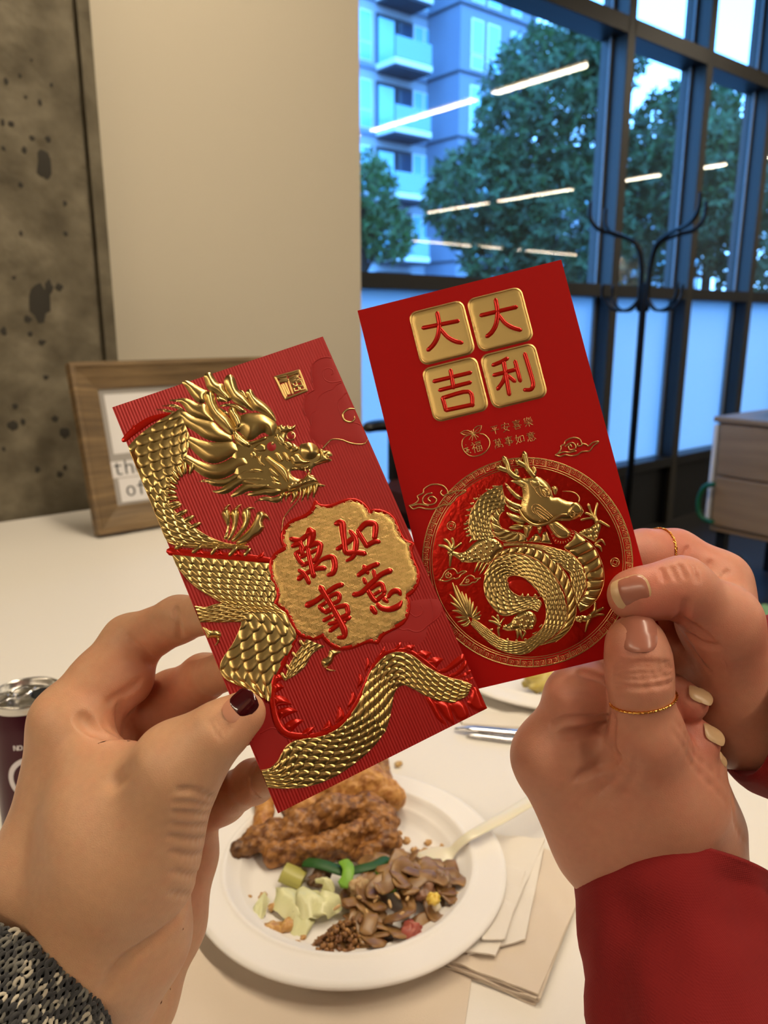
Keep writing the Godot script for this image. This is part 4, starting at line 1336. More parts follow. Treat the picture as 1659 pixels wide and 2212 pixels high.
# A raised shape with a rounded shoulder: outline, height, shoulder width, mesh spacing.
func puff(mb: MB, outline: PackedVector2Array, h: float, w: float, step: float, z0 := 0.0, sub := 3, power := 1.0, sink := 0.0) -> MB:
	var line := resample(smooth2(outline, sub, true) if sub > 1 else outline, step * 0.7, true)
	var box2 := Rect2(line[0], Vector2.ZERO)
	for p in line:
		box2 = box2.expand(p)
	var pts := line.duplicate()
	var n := line.size()
	var ds := PackedFloat32Array()
	ds.resize(n)
	var y := box2.position.y + step * 0.5
	var odd := false
	while y < box2.end.y:
		var x := box2.position.x + (step * 0.5 if odd else 0.0)
		while x < box2.end.x:
			var q := Vector2(x, y)
			if Geometry2D.is_point_in_polygon(q, line):
				var d := 1e9
				for i in n:
					d = minf(d, q.distance_squared_to(line[i]))
				d = sqrt(d)
				if d > step * 0.5:
					pts.append(q)
					ds.append(d)
			x += step
		y += step * 0.866
		odd = not odd
	var tr := Geometry2D.triangulate_delaunay(pts)
	var s := mb.v.size()
	for i in pts.size():
		var t := clampf(ds[i] / w, 0.0, 1.0)
		var z := z0 + h * pow(sin(t * PI * 0.5), power) - (sink if i < n else 0.0)
		mb.pt(Vector3(pts[i].x, pts[i].y, z) * U, pts[i] * 0.1)
	for i in range(0, tr.size(), 3):
		var a := pts[tr[i]]
		var b := pts[tr[i + 1]]
		var c := pts[tr[i + 2]]
		if not Geometry2D.is_point_in_polygon((a + b + c) / 3.0, line):
			continue
		if (b - a).cross(c - a) > 0.0:
			mb.tri(s + tr[i], s + tr[i + 1], s + tr[i + 2])
		else:
			mb.tri(s + tr[i], s + tr[i + 2], s + tr[i + 1])
	return mb

# A half-round bead along points given as x, y, width, x, y, width ...
func bead(mb: MB, q: Array, hk := 0.5, z0 := 0.0, sub := 5, step := 7) -> MB:
	var p := PackedVector2Array()
	var wd := PackedVector2Array()
	for i in range(0, q.size(), 3):
		p.append(Vector2(q[i], q[i + 1]))
		wd.append(Vector2(q[i + 2], 0))
	if sub > 1:
		p = smooth2(p, sub)
		wd = smooth2(wd, sub)
	var m := p.size()
	var d0 := (p[0] - p[1]).normalized() * wd[0].x * 0.4
	var d1 := (p[m - 1] - p[m - 2]).normalized() * wd[m - 1].x * 0.4
	p.insert(0, p[0] + d0)
	wd.insert(0, Vector2(wd[0].x * 0.35, 0))
	p.append(p[m] + d1)
	wd.append(Vector2(wd[m].x * 0.35, 0))
	m += 2
	mb.grid(step, m, func(i: int, j: int) -> Vector3:
		var d := (p[mini(j + 1, m - 1)] - p[maxi(j - 1, 0)]).normalized()
		var a := PI * (1.0 - float(i) / (step - 1))
		var w: float = wd[j].x * 0.5
		var o := p[j] + Vector2(d.y, -d.x) * cos(a) * w
		return Vector3(o.x, o.y, z0 + sin(a) * w * 2.0 * hk) * U)
	return mb

func bead2(mb: MB, p: Array, w: float, hk := 0.5, z0 := 0.0, sub := 5) -> MB:
	var q := []
	for i in range(0, p.size(), 2):
		q.append_array([p[i], p[i + 1], w])
	return bead(mb, q, hk, z0, sub)

# The two edges of a ribbon of relief, as stations x, y (one side), x, y (other side).
class Strip:
	var l := PackedVector2Array()
	var r := PackedVector2Array()
	var acc := PackedFloat32Array()
	func _init(a: Array, sub: int, owner_node: Node) -> void:
		for i in range(0, a.size(), 4):
			l.append(Vector2(a[i], a[i + 1]))
			r.append(Vector2(a[i + 2], a[i + 3]))
		l = owner_node.smooth2(l, sub)
		r = owner_node.smooth2(r, sub)
		acc.append(0.0)
		for i in l.size() - 1:
			acc.append(acc[i] + ((l[i] + r[i]) * 0.5).distance_to((l[i + 1] + r[i + 1]) * 0.5))
	func long() -> float:
		return acc[acc.size() - 1]
	func width(s: float) -> float:
		return at(s, 0).distance_to(at(s, 1))
	func at(s: float, v: float) -> Vector2:   # s along (mm), v across 0..1
		s = clampf(s, 0.0, acc[acc.size() - 1])
		var i := clampi(acc.bsearch(s) - 1, 0, acc.size() - 2)
		var t := (s - acc[i]) / maxf(acc[i + 1] - acc[i], 1e-6)
		return l[i].lerp(l[i + 1], t).lerp(r[i].lerp(r[i + 1], t), v)

var half_size := Vector2(45, 84)
func inside(p: Vector2) -> Vector2:
	return p.clamp(-half_size, half_size)

func strip_base(st: Strip, h: float, z0 := 0.05) -> ArrayMesh:
	var mb := MB.new()
	var m := int(st.long() / 1.2) + 2
	mb.grid(9, m, func(i: int, j: int) -> Vector3:
		var v := i / 8.0
		var p := inside(st.at(st.long() * j / (m - 1), v))
		return Vector3(p.x, p.y, z0 + h * sqrt(maxf(0.0, 1.0 - pow(absf(v * 2 - 1), 3.0)))) * U)
	_face_up(mb)
	return mb.mesh()

func _face_up(mb: MB) -> void:   # turns every triangle towards the reader
	for t in range(0, mb.ix.size(), 3):
		var a := mb.v[mb.ix[t]]
		var n := (mb.v[mb.ix[t + 2]] - a).cross(mb.v[mb.ix[t + 1]] - a)
		if n.z < 0.0:
			var k := mb.ix[t + 1]
			mb.ix[t + 1] = mb.ix[t + 2]
			mb.ix[t + 2] = k

# Overlapping scales on a ribbon; returns how many.
func scales(st: Strip, cols: int, pitch: float, parent: Node, m: Material, base_h: float, lift: float, dir := 1.0) -> int:
	var count := 0
	var rows := int(st.long() / pitch) + 1
	for j in rows:
		var n := cols if j % 2 == 0 else cols + 1
		for i in n:
			var vc := (i + 0.5) / cols if j % 2 == 0 else float(i) / cols
			var s0 := pitch * (j - 0.55) if dir > 0 else st.long() - pitch * (j - 0.55)
			var mid := st.at(s0 + pitch * dir, clampf(vc, 0.06, 0.94))
			if absf(mid.x) > half_size.x + 0.2 or absf(mid.y) > half_size.y + 0.2:
				continue
			var hw := 0.5 / cols
			var mb := MB.new()
			var nu := 7
			var nv := 7
			mb.grid(nu, nv, func(a: int, b: int) -> Vector3:
				var u := a / 3.0 - 1.0
				var t := b / 6.0
				# straight sides tucked under the row above, round free end
				var wy := 1.0 if t < 0.5 else sqrt(maxf(0.0, 1.0 - pow((t - 0.5) / 0.5, 2.2)))
				wy = maxf(wy, 0.02)
				var v := vc + u * hw * wy * 0.99
				var over := 1.0
				if v < 0.0 or v > 1.0:
					v = clampf(v, 0.0, 1.0)
				var p := inside(st.at(s0 + t * pitch * 1.95 * dir, v))
				var edge := maxf(absf(u), 0.0)
				var dome := (1.0 - smoothstep(0.35, 0.6, t) * pow(edge, 4.0)) * sqrt(maxf(0.0, 1.0 - pow(maxf(0.0, (t - 0.45) / 0.55), 4.0))) * (1.0 - 0.25 * edge * edge)
				var body := base_h * sqrt(maxf(0.0, 1.0 - pow(absf(v * 2 - 1), 3.0)))
				return Vector3(p.x, p.y, 0.05 + body + lift * (0.06 + 0.60 * t) * dome + 0.02) * U)
			_face_up(mb)
			put(mb.mesh(), "scale", m, parent)
			count += 1
	return count

# Flat plates between two edges (a dragon's belly), divided by narrow gaps.
func plates(st: Strip, n: int, parent: Node, m: Material, h: float, grow := 1.0) -> void:
	var cuts := [0.0]
	var w := 1.0
	for k in n:
		cuts.append(cuts[-1] + w)
		w *= grow
	for k in n:
		var s0: float = cuts[k] / cuts[n] * st.long() + 0.07
		var s1: float = cuts[k + 1] / cuts[n] * st.long() - 0.07
		var mb := MB.new()
		mb.grid(9, 7, func(a: int, b: int) -> Vector3:
			var u := a / 8.0
			var t := b / 6.0
			var uu := 1.0 - pow(absf(u * 2 - 1), 6.0)
			var tt := 1.0 - pow(absf(t * 2 - 1), 6.0)
			var bow := 0.35 * (1.0 - pow(u * 2 - 1, 2.0))
			var p := st.at(s0 + (s1 - s0) * t + bow, 0.03 + 0.94 * u)
			return Vector3(p.x, p.y, 0.05 + h * minf(uu, tt) * (0.75 + 0.25 * t)) * U)
		_face_up(mb)
		put(mb.mesh(), "belly_plate", m, parent)

# A curling flame between two root points with its tip bent over.
func flame(mb: MB, r0: Vector2, r1: Vector2, tip: Vector2, bend: float, h: float, step := 0.45) -> MB:
	var o := PackedVector2Array()
	var mid := (r0 + r1) * 0.5
	var d := tip - mid
	var side := Vector2(-d.y, d.x) * bend
	var c0 := r0 + d * 0.62 + side
	var c1 := r1 + d * 0.42 + side * 0.9
	for k in 8:
		var t := k / 7.0
		o.append(r0.lerp(c0, t).lerp(c0.lerp(tip, t), t))
	for k in range(1, 8):
		var t := k / 7.0
		o.append(tip.lerp(c1, t).lerp(c1.lerp(r1, t), t))
	return puff(mb, o, h, maxf(0.7, r0.distance_to(r1) * 0.4), step, 0.03, 1)

func pocket(parent: Node, m: Material, w: float, h: float, bow: float) -> void:
	# two sheets of card folded to a flat pocket, very slightly bowed
	var mb := MB.new()
	for s: float in [1.0, -1.0]:
		var st := mb.v.size()
		for j in 25:
			for i in 13:
				var x := (i / 12.0 - 0.5) * w
				var y := (j / 24.0 - 0.5) * h
				mb.pt(Vector3(x, y, 0.0 if s > 0 else -0.9 - bow * (1.0 - pow(x / w * 2, 2.0))) * U, Vector2(x, y) * 0.1)
		for j in 24:
			for i in 12:
				var q := [st + j * 13 + i, st + j * 13 + i + 1, st + (j + 1) * 13 + i + 1, st + (j + 1) * 13 + i]
				if s < 0:
					q.reverse()
				mb.quad(q[0], q[1], q[2], q[3])
	put(mb.mesh(), "paper_pocket", m, parent)
	var e := MB.new()
	for q: Array in [[-w / 2, -h / 2, w / 2, -h / 2], [w / 2, -h / 2, w / 2, h / 2], [w / 2, h / 2, -w / 2, h / 2], [-w / 2, h / 2, -w / 2, -h / 2]]:
		e.face([Vector3(q[0], q[1], -0.9) * U, Vector3(q[2], q[3], -0.9) * U, Vector3(q[2], q[3], 0) * U, Vector3(q[0], q[1], 0) * U])
	put(e.mesh(), "folded_edge", m, parent)

func relief_materials() -> void:
	var gold := sm("gold_foil", Color(0.80, 0.68, 0.43), 0.29, 1.0)
	var gt := noise_tex(0.25, 256, 3, FastNoiseLite.TYPE_SIMPLEX, Color.BLACK, Color.WHITE, 4)
	tri_map(gold, 60.0)
	bump(gold, gt, 0.0012)
	var gp := sm("gold_satin", Color(0.80, 0.68, 0.43), 0.40, 1.0)
	tri_map(gp, 60.0)
	bump(gp, gt, 0.0025)
	var gl := sm("gold_line", Color(0.84, 0.69, 0.45), 0.3, 1.0)
	sm("gold_shadow", Color(0.42, 0.25, 0.09), 0.42, 0.8)  # brown of printed lines, plus crevice shade painted in under scales and plates
	sm("gold_plaque", Color(0.76, 0.64, 0.38), 0.38, 1.0)
	# ribbed red foil of the left packet
	var rib := sm("red_ribbed", Color(0.62, 0.035, 0.012), 0.42, 0.3)
	var ri := Image.create(64, 4, false, Image.FORMAT_L8)
	for x in 64:
		var v := 0.5 + 0.5 * cos(TAU * x / 64.0)
		for y in 4:
			ri.set_pixel(x, y, Color(v, v, v))
	rib.uv1_scale = Vector3(8.6, 1, 1)
	bump(rib, ImageTexture.create_from_image(ri), 0.022)
	sm("red_smooth", Color(0.60, 0.03, 0.012), 0.5, 0.2)
	sm("red_gloss", Color(0.74, 0.10, 0.03), 0.26, 0.5)
	var rm := sm("red_matte", Color(0.64, 0.03, 0.018), 0.6)
	rm.metallic_specular = 0.25
	var disc := sm("red_disc", Color(0.72, 0.09, 0.02), 0.28, 0.75)
	tri_map(disc, 26.0)
	bump(disc, noise_tex(0.05, 256, 2, FastNoiseLite.TYPE_SIMPLEX, Color.BLACK, Color.WHITE, 8), 0.006)

func packet_left() -> void:
	relief_materials()
	half_size = Vector2(45, 83.6)
	var o := base("red_packet", Vector3.ZERO, "red packet embossed with a large gold dragon and a gold plaque of four characters", "red packet")
	o.transform = Transform3D(Vector3(0.90694, 0.29478, 0.30093), Vector3(-0.1168, 0.86233, -0.49268), Vector3(-0.40473, 0.41169, 0.81652), Vector3(0.15817, 1.08961, -0.2469))
	pocket(o, M.red_ribbed, 90.0, 167.2, 0.3)
	var g: Material = M.gold_foil
	var d := Node3D.new()
	add(d, "dragon", o)
	var mb := MB.new()
	# red cloud bank at the upper right, flat card without ribs
	for c: Array in [
		[44.47, 73.82, 42.08, 74.81, 38.73, 74.84, 35.83, 73.29, 33.98, 70.23, 32.88, 66.35, 32.17, 63.06, 28.5, 62.55, 26.41, 60.21, 24.94, 57.38, 24.63, 54.69, 25.11, 50.03, 23.52, 47.56, 23.37, 43.99, 25.14, 41.09, 27.9, 39.21, 31.54, 38.66, 34.2, 39.05, 38.71, 35.93, 41.84, 34.74, 44.17, 35.55, 44.41, 42.52, 44.28, 49.95, 44.48, 62.74],
		[28.32, -49.09, 27.16, -47.33, 23.37, -45.65, 15.3, -42.09, 14.69, -40.58, 18.95, -39.66, 23.55, -39.5, 28.54, -38.55, 31.22, -36.25, 33.43, -32.47, 41.83, -34.8, 45.22, -36.89, 45.07, -39.38, 42.63, -42.46, 38.08, -43.65, 35.33, -45.28, 33.58, -47.66, 30.98, -49.01],
		[-42.85, -54.75, -43.13, -47.27, -42.76, -41.4, -35.15, -42.53, -33.69, -45.57, -32.1, -46.64, -32.6, -51.15, -32.99, -55.35, -31.83, -59.93, -32.86, -62.8, -36.26, -64.87, -40.01, -67.4, -44.77, -66.78, -44.3, -62.38, -44.88, -56.46]]:
		mb = MB.new()
		puff(mb, clipped(v2(c)), 0.12, 0.5, 1.6, 0.02, 3)
		put(mb.mesh(), "red_cloud", M.red_smooth, o)
	mb = MB.new()
	for c: Array in [[41.71, 66.75, 42.71, 67.11, 42.86, 68.78, 41.13, 69.97, 39.12, 69.54, 38.04, 67.35, 38.51, 65.18, 40.37, 63.65, 44.24, 62.83], [44.27, 62.24, 41.54, 61.8, 39.44, 60.84, 37.19, 60.81, 34.15, 60.21, 31.54, 58.33, 29.84, 55, 27.68, 54.12, 25.93, 51.96, 25.25, 49.7], [44.27, 57.37, 41.94, 56.23, 39.97, 55.24, 38.66, 52.88, 38.27, 49.06], [40.96, 44.94, 43.04, 43.89, 44.41, 42.52], [32.17, 63.06, 28.98, 62.38, 26.86, 60.61, 24.89, 57.12, 24.64, 54.4], [44.44, 73.75, 42.06, 74.76, 38.71, 74.79, 35.86, 73.22, 34.02, 70.21, 32.93, 66.33], [36.84, -35.52, 37.06, -37.2, 35.66, -38.81, 33.03, -38.77, 31.5, -36.37], [41.71, -35.07, 40.95, -38.88, 38.72, -42.98, 35.94, -43.97, 32.89, -44.84, 30.03, -43.9, 28.21, -42.16, 25.97, -41.34, 24.48, -39.59], [44.81, -39.59, 42.35, -42.34, 38.08, -43.65], [-40.03, -54.41, -35.94, -54.31, -34.01, -55.38]]:
		bead2(mb, c, 0.55, 0.32, 0.05)
	put(mb.mesh(), "cloud_scroll", M.red_smooth, o)
	# plaque
	var pl := v2([14.16, 19.16, 14.61, 17.72, 17.2, 15.97, 20.83, 15.23, 25.22, 15.26, 29.47, 13.97, 31.88, 11.21, 32.7, 8.49, 32.62, 6.84, 34.15, 7.19, 36.95, 6.18, 39.88, 3.6, 41.24, 0.25, 41.1, -3.7, 41.31, -7.77, 42.7, -10.14, 44.25, -11.45, 42.91, -12.41, 41.71, -15.49, 41.55, -19, 41.5, -22.53, 39.99, -25.84, 37.33, -28.25, 34.56, -29.42, 32.85, -29.86, 32.79, -31.78, 30.77, -35.96, 27.31, -38.71, 23.09, -39.18, 18.58, -39.5, 15.91, -40.62, 14.59, -41.64, 13.02, -40.49, 10.65, -39.63, 6.51, -39.31, 2.85, -38.83, -0.62, -37.1, -3.02, -33.78, -3.81, -31.18, -4.14, -30.36, -6.15, -30.45, -9.37, -29.11, -12.01, -26.45, -13.03, -22.63, -12.97, -18.91, -13.67, -15.22, -15.23, -12.67, -16.17, -11.89, -14.82, -10.97, -13.56, -8.49, -13.23, -5.6, -13.43, -2.48, -12.73, 1.02, -10.77, 4.39, -7.44, 6.07, -4.19, 6.76, -4.25, 8.98, -3.28, 11.67, -0.67, 14.09, 3, 15.52, 6.79, 15.36, 10.62, 16.16, 13.13, 17.92])
	mb = MB.new()
	var rq := []
	for p in smooth2(pl, 2, true):
		rq.append_array([p.x, p.y, 1.9])
	rq.append_array(rq.slice(0, 3))
	bead(mb, rq, 0.36, 0.05, 1, 9)
	put(mb.mesh(), "plaque_rim", M.red_gloss, o)
	var plaque: MeshInstance3D
	mb = MB.new()
	puff(mb, pl, 0.5, 0.5, 1.4, 0.25, 2, 1.0, 0.2)
	plaque = put(mb.mesh(), "plaque", M.gold_plaque, o)
	# woven relief: rows of short slanting bars, each row leaning the other way in steps
	mb = MB.new()
	var inner := smooth2(pl, 2, true)
	var lo := Vector2(1e9, 1e9)
	var hi := -lo
	for p in inner:
		lo = lo.min(p)
		hi = hi.max(p)
	var row := 0
	var y := lo.y
	while y < hi.y:
		var x := lo.x + (row % 3) * 0.7
		var k := 0
		while x < hi.x:
			var lean := 1.0 if (k / 6 + row) % 2 == 0 else -0.15
			var a := Vector2(x - 0.5 * lean, y + 0.62)
			var b := Vector2(x + 0.5 * lean, y - 0.62)
			if Geometry2D.is_point_in_polygon(a, inner) and Geometry2D.is_point_in_polygon(b, inner):
				bead(mb, [a.x, a.y, 0.24, b.x, b.y, 0.24], 0.45, 0.74, 1, 4)
			x += 0.46
			k += 1
		y += 1.55
		row += 1
	tag(put(mb.mesh(), "woven_relief", M.gold_line, plaque), "", "", "", "stuff")
	brush_characters(o)
	# seal
	mb = MB.new()
	puff(mb, v2([18.56, 74.34, 29.68, 74.47, 30.7, 63.17, 19.56, 62.73]), 0.06, 0.4, 1.5, 0.02, 1)
	put(mb.mesh(), "seal_ground", M.red_smooth, o)
	mb = MB.new()
	for c: Array in [[19.23, 73.67, 29.64, 73.06], [29.64, 73.06, 29.64, 69.79, 29.3, 63.9], [29.3, 63.9, 19.76, 63.55], [19.76, 63.55, 19.5, 65.84, 19.49, 68.09], [19.49, 68.09, 19.44, 70.92, 19.23, 73.67], [20.07, 73.09, 23.94, 72.55, 23.58, 71.69, 20.53, 72.22, 21.03, 71.47, 23.61, 71.11, 23.06, 70.46, 20.46, 71.4], [20.25, 70.91, 23.74, 70.78], [21.13, 69.75, 21.38, 65.15], [22.28, 69.89, 22.09, 64.89], [23.67, 69.96, 23.38, 64.7], [20.39, 69.59, 20.44, 64.51], [24.7, 72.42, 28.8, 72.37, 28.86, 71.21, 24.76, 71.26], [24.42, 71.1, 26.74, 71.4, 26.7, 70, 24.72, 69.86], [27.56, 71.39, 28.47, 69.64, 26.25, 69.59], [24.79, 68.71, 26.39, 69.26, 26.48, 67.53, 25.09, 67.47, 24.92, 68.38], [26.66, 68.6, 28.54, 68.49, 28.63, 66.75, 26.75, 66.86], [24.3, 66.9, 26.51, 66.95, 26.37, 65.31, 24.4, 65.18, 24.68, 66.49], [27.13, 66.45, 28.76, 66.42, 28.72, 65.02, 26.98, 64.8, 26.92, 65.96], [24.35, 70.28, 26.33, 70.42, 27.97, 70.4], [24.76, 69.28, 28.85, 69.23]]:
		bead2(mb, c, 1.05, 0.35, 0.06, 1)
	put(mb.mesh(), "seal_script", M.gold_line, o)
	# bodies and their scales
	var strips := [
		[[-21.29, 73.92, -21.82, 61.94, -31.67, 71.89, -24.84, 56.86, -39.81, 69.11, -28.48, 52.8, -46.21, 65.41, -31.85, 49.91, -49.99, 59.7, -35.34, 47.53, -50.2, 51.24, -38.08, 43.24, -50.35, 42.1, -38.59, 37.73, -48.79, 32.32, -35.6, 31.55, -43.25, 24.29, -31.51, 24.2, -34.47, 19.26, -25.25, 17.58, -18.13, 12.08, -17.14, 12.81], 4, 3.3],
		[[-45.26, 20.92, -12.32, 3.49, -44.66, 14.73, -13.76, -1.44, -41.85, 6.58, -13.76, -7.12, -36.09, -1.78, -16.17, -12.09, -30.24, -9.18, -13.86, -17.31], 9, 2.7],
		[[-29.9, -10.02, -13.79, -16.29, -31.16, -14.16, -13.38, -25.78, -36.36, -19.3, -17.46, -30.26, -43.5, -24.39, -24.23, -35.09, -44.44, -30.07, -28.95, -39.58, -38.82, -36.62, -32.15, -45.51], 4, 4.0],
		[[-24.17, -6.9, -28.83, -14.13, -30.78, -5.46, -32.83, -12.22, -36.68, -3.27, -38.06, -10.11, -40.88, -2.84, -41.15, -8.59, -44.41, -0.8, -44.91, -7.13], 4, 2.5],
		[[-10.31, -29.4, -5.32, -34.51, -13.03, -30.82, -10.72, -35.34, -16.33, -32.84, -14.34, -38.07, -20.13, -35.65, -18.18, -39.71, -24.12, -40.23, -22.22, -40.23], 3, 2.6],
		[[-44.77, -66.78, -44.87, -73.32, -39.5, -67.38, -37.45, -77.41, -32.6, -62.59, -29.05, -80.05, -25.97, -63.09, -21.03, -80.68, -18.56, -65.22, -11.85, -79.69, -11.41, -64.92, -2.47, -76.99, -5.1, -61.84, 4.12, -73.55, -1.07, -59.11, 3.57, -74.07, 3.69, -54.34, 7.97, -69.3, 7.59, -50.87, 11.4, -64.07, 13.49, -48.31, 13.71, -61.48, 19.38, -48.04, 16.91, -60.8, 24.85, -51.34, 18.74, -61.94, 28.08, -57.13, 21.58, -65.28, 31.67, -62.15, 24.83, -69.53, 35.55, -66.26, 29.05, -73.12, 40.01, -69.52, 34.31, -75.97, 42.96, -72.49, 39.5, -75.57], 5, 3.0]]
	for k in strips.size():
		var st := Strip.new(strips[k][0], 4, self)
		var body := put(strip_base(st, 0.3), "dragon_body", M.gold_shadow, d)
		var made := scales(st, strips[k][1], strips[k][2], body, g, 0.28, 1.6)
		# bright bead along both edges
		mb = MB.new()
		for side in 2:
			var q := []
			for i in 24:
				var p := inside(st.at(st.long() * i / 23.0, side))
				q.append_array([p.x, p.y, 0.42])
			bead(mb, q, 0.6, 0.03, 2)
		put(mb.mesh(), "outline", M.gold_line, body)
	# belly beads along the inside of the neck
	for k in 13:
		var c := v2([-25.91, 49.92, -28.29, 50.84, -30.52, 50.37, -32.73, 49.5, -34.43, 48, -35.86, 46.05, -36.82, 43.91, -37.3, 41.6, -37.27, 39.09, -37.01, 37.82, -35.93, 34.53, -34.43, 31.43, -33.06, 28.03])
		mb = MB.new()
		var a := c[k]
		var t := ((c[mini(k + 1, 12)] - c[maxi(k - 1, 0)]).normalized())
		var nn := Vector2(-t.y, t.x) * 1.9
		bead(mb, [a.x - nn.x - t.x * 0.5, a.y - nn.y - t.y * 0.5, 1.5, a.x, a.y, 2.1, a.x + nn.x + t.x * 0.5, a.y + nn.y + t.y * 0.5, 1.4], 0.5, 0.1, 4)
		put(mb.mesh(), "belly_bead", g, d)
	lock_shapes(d, g)
	face_left(d, g)
	claws_left(d, g)
	red_mane(d)
	# golden whisker curls lying over the cloud
	mb = MB.new()
	bead(mb, [25.84, 38.83, 0.75, 28.52, 40.27, 0.69, 30.86, 40.91, 0.62, 34.23, 39.52, 0.62, 36.97, 37.06, 0.62, 39.99, 35.23, 0.62, 42.73, 34.49, 0.52, 44.85, 35.8, 0.28], 0.5, 0.1)
	bead(mb, [44.86, 49.67, 0.42, 42.25, 50.48, 0.84, 39.37, 49.42, 0.97, 38.91, 46.78, 0.9, 40.83, 45.02, 0.83, 42.89, 45.52, 0.77, 43.49, 46.73, 0.49], 0.5, 0.1)
	bead(mb, [11.29, 39.14, 0.54, 9.42, 37.81, 0.61, 8.66, 35.13, 0.61, 9.4, 31.86, 0.61, 10.34, 28.89, 0.61, 10.41, 26.27, 0.61, 9.34, 23.92, 0.54, 6.65, 21.85, 0.47, 2.55, 19.82, 0.47, -0.41, 17.73, 0.4, -2.84, 13.62, 0.27], 0.5, 0.35)
	put(mb.mesh(), "whisker", M.gold_line, d)

func clipped(p: PackedVector2Array) -> PackedVector2Array:
	var o := PackedVector2Array()
	for q in smooth2(p, 3, true):
		var c := inside(q)
		if o.is_empty() or o[-1].distance_to(c) > 0.3:
			o.append(c)
	return o

func grown(p: PackedVector2Array, by: float) -> PackedVector2Array:
	var r := Geometry2D.offset_polygon(p, by, Geometry2D.JOIN_MITER)
	return r[0]

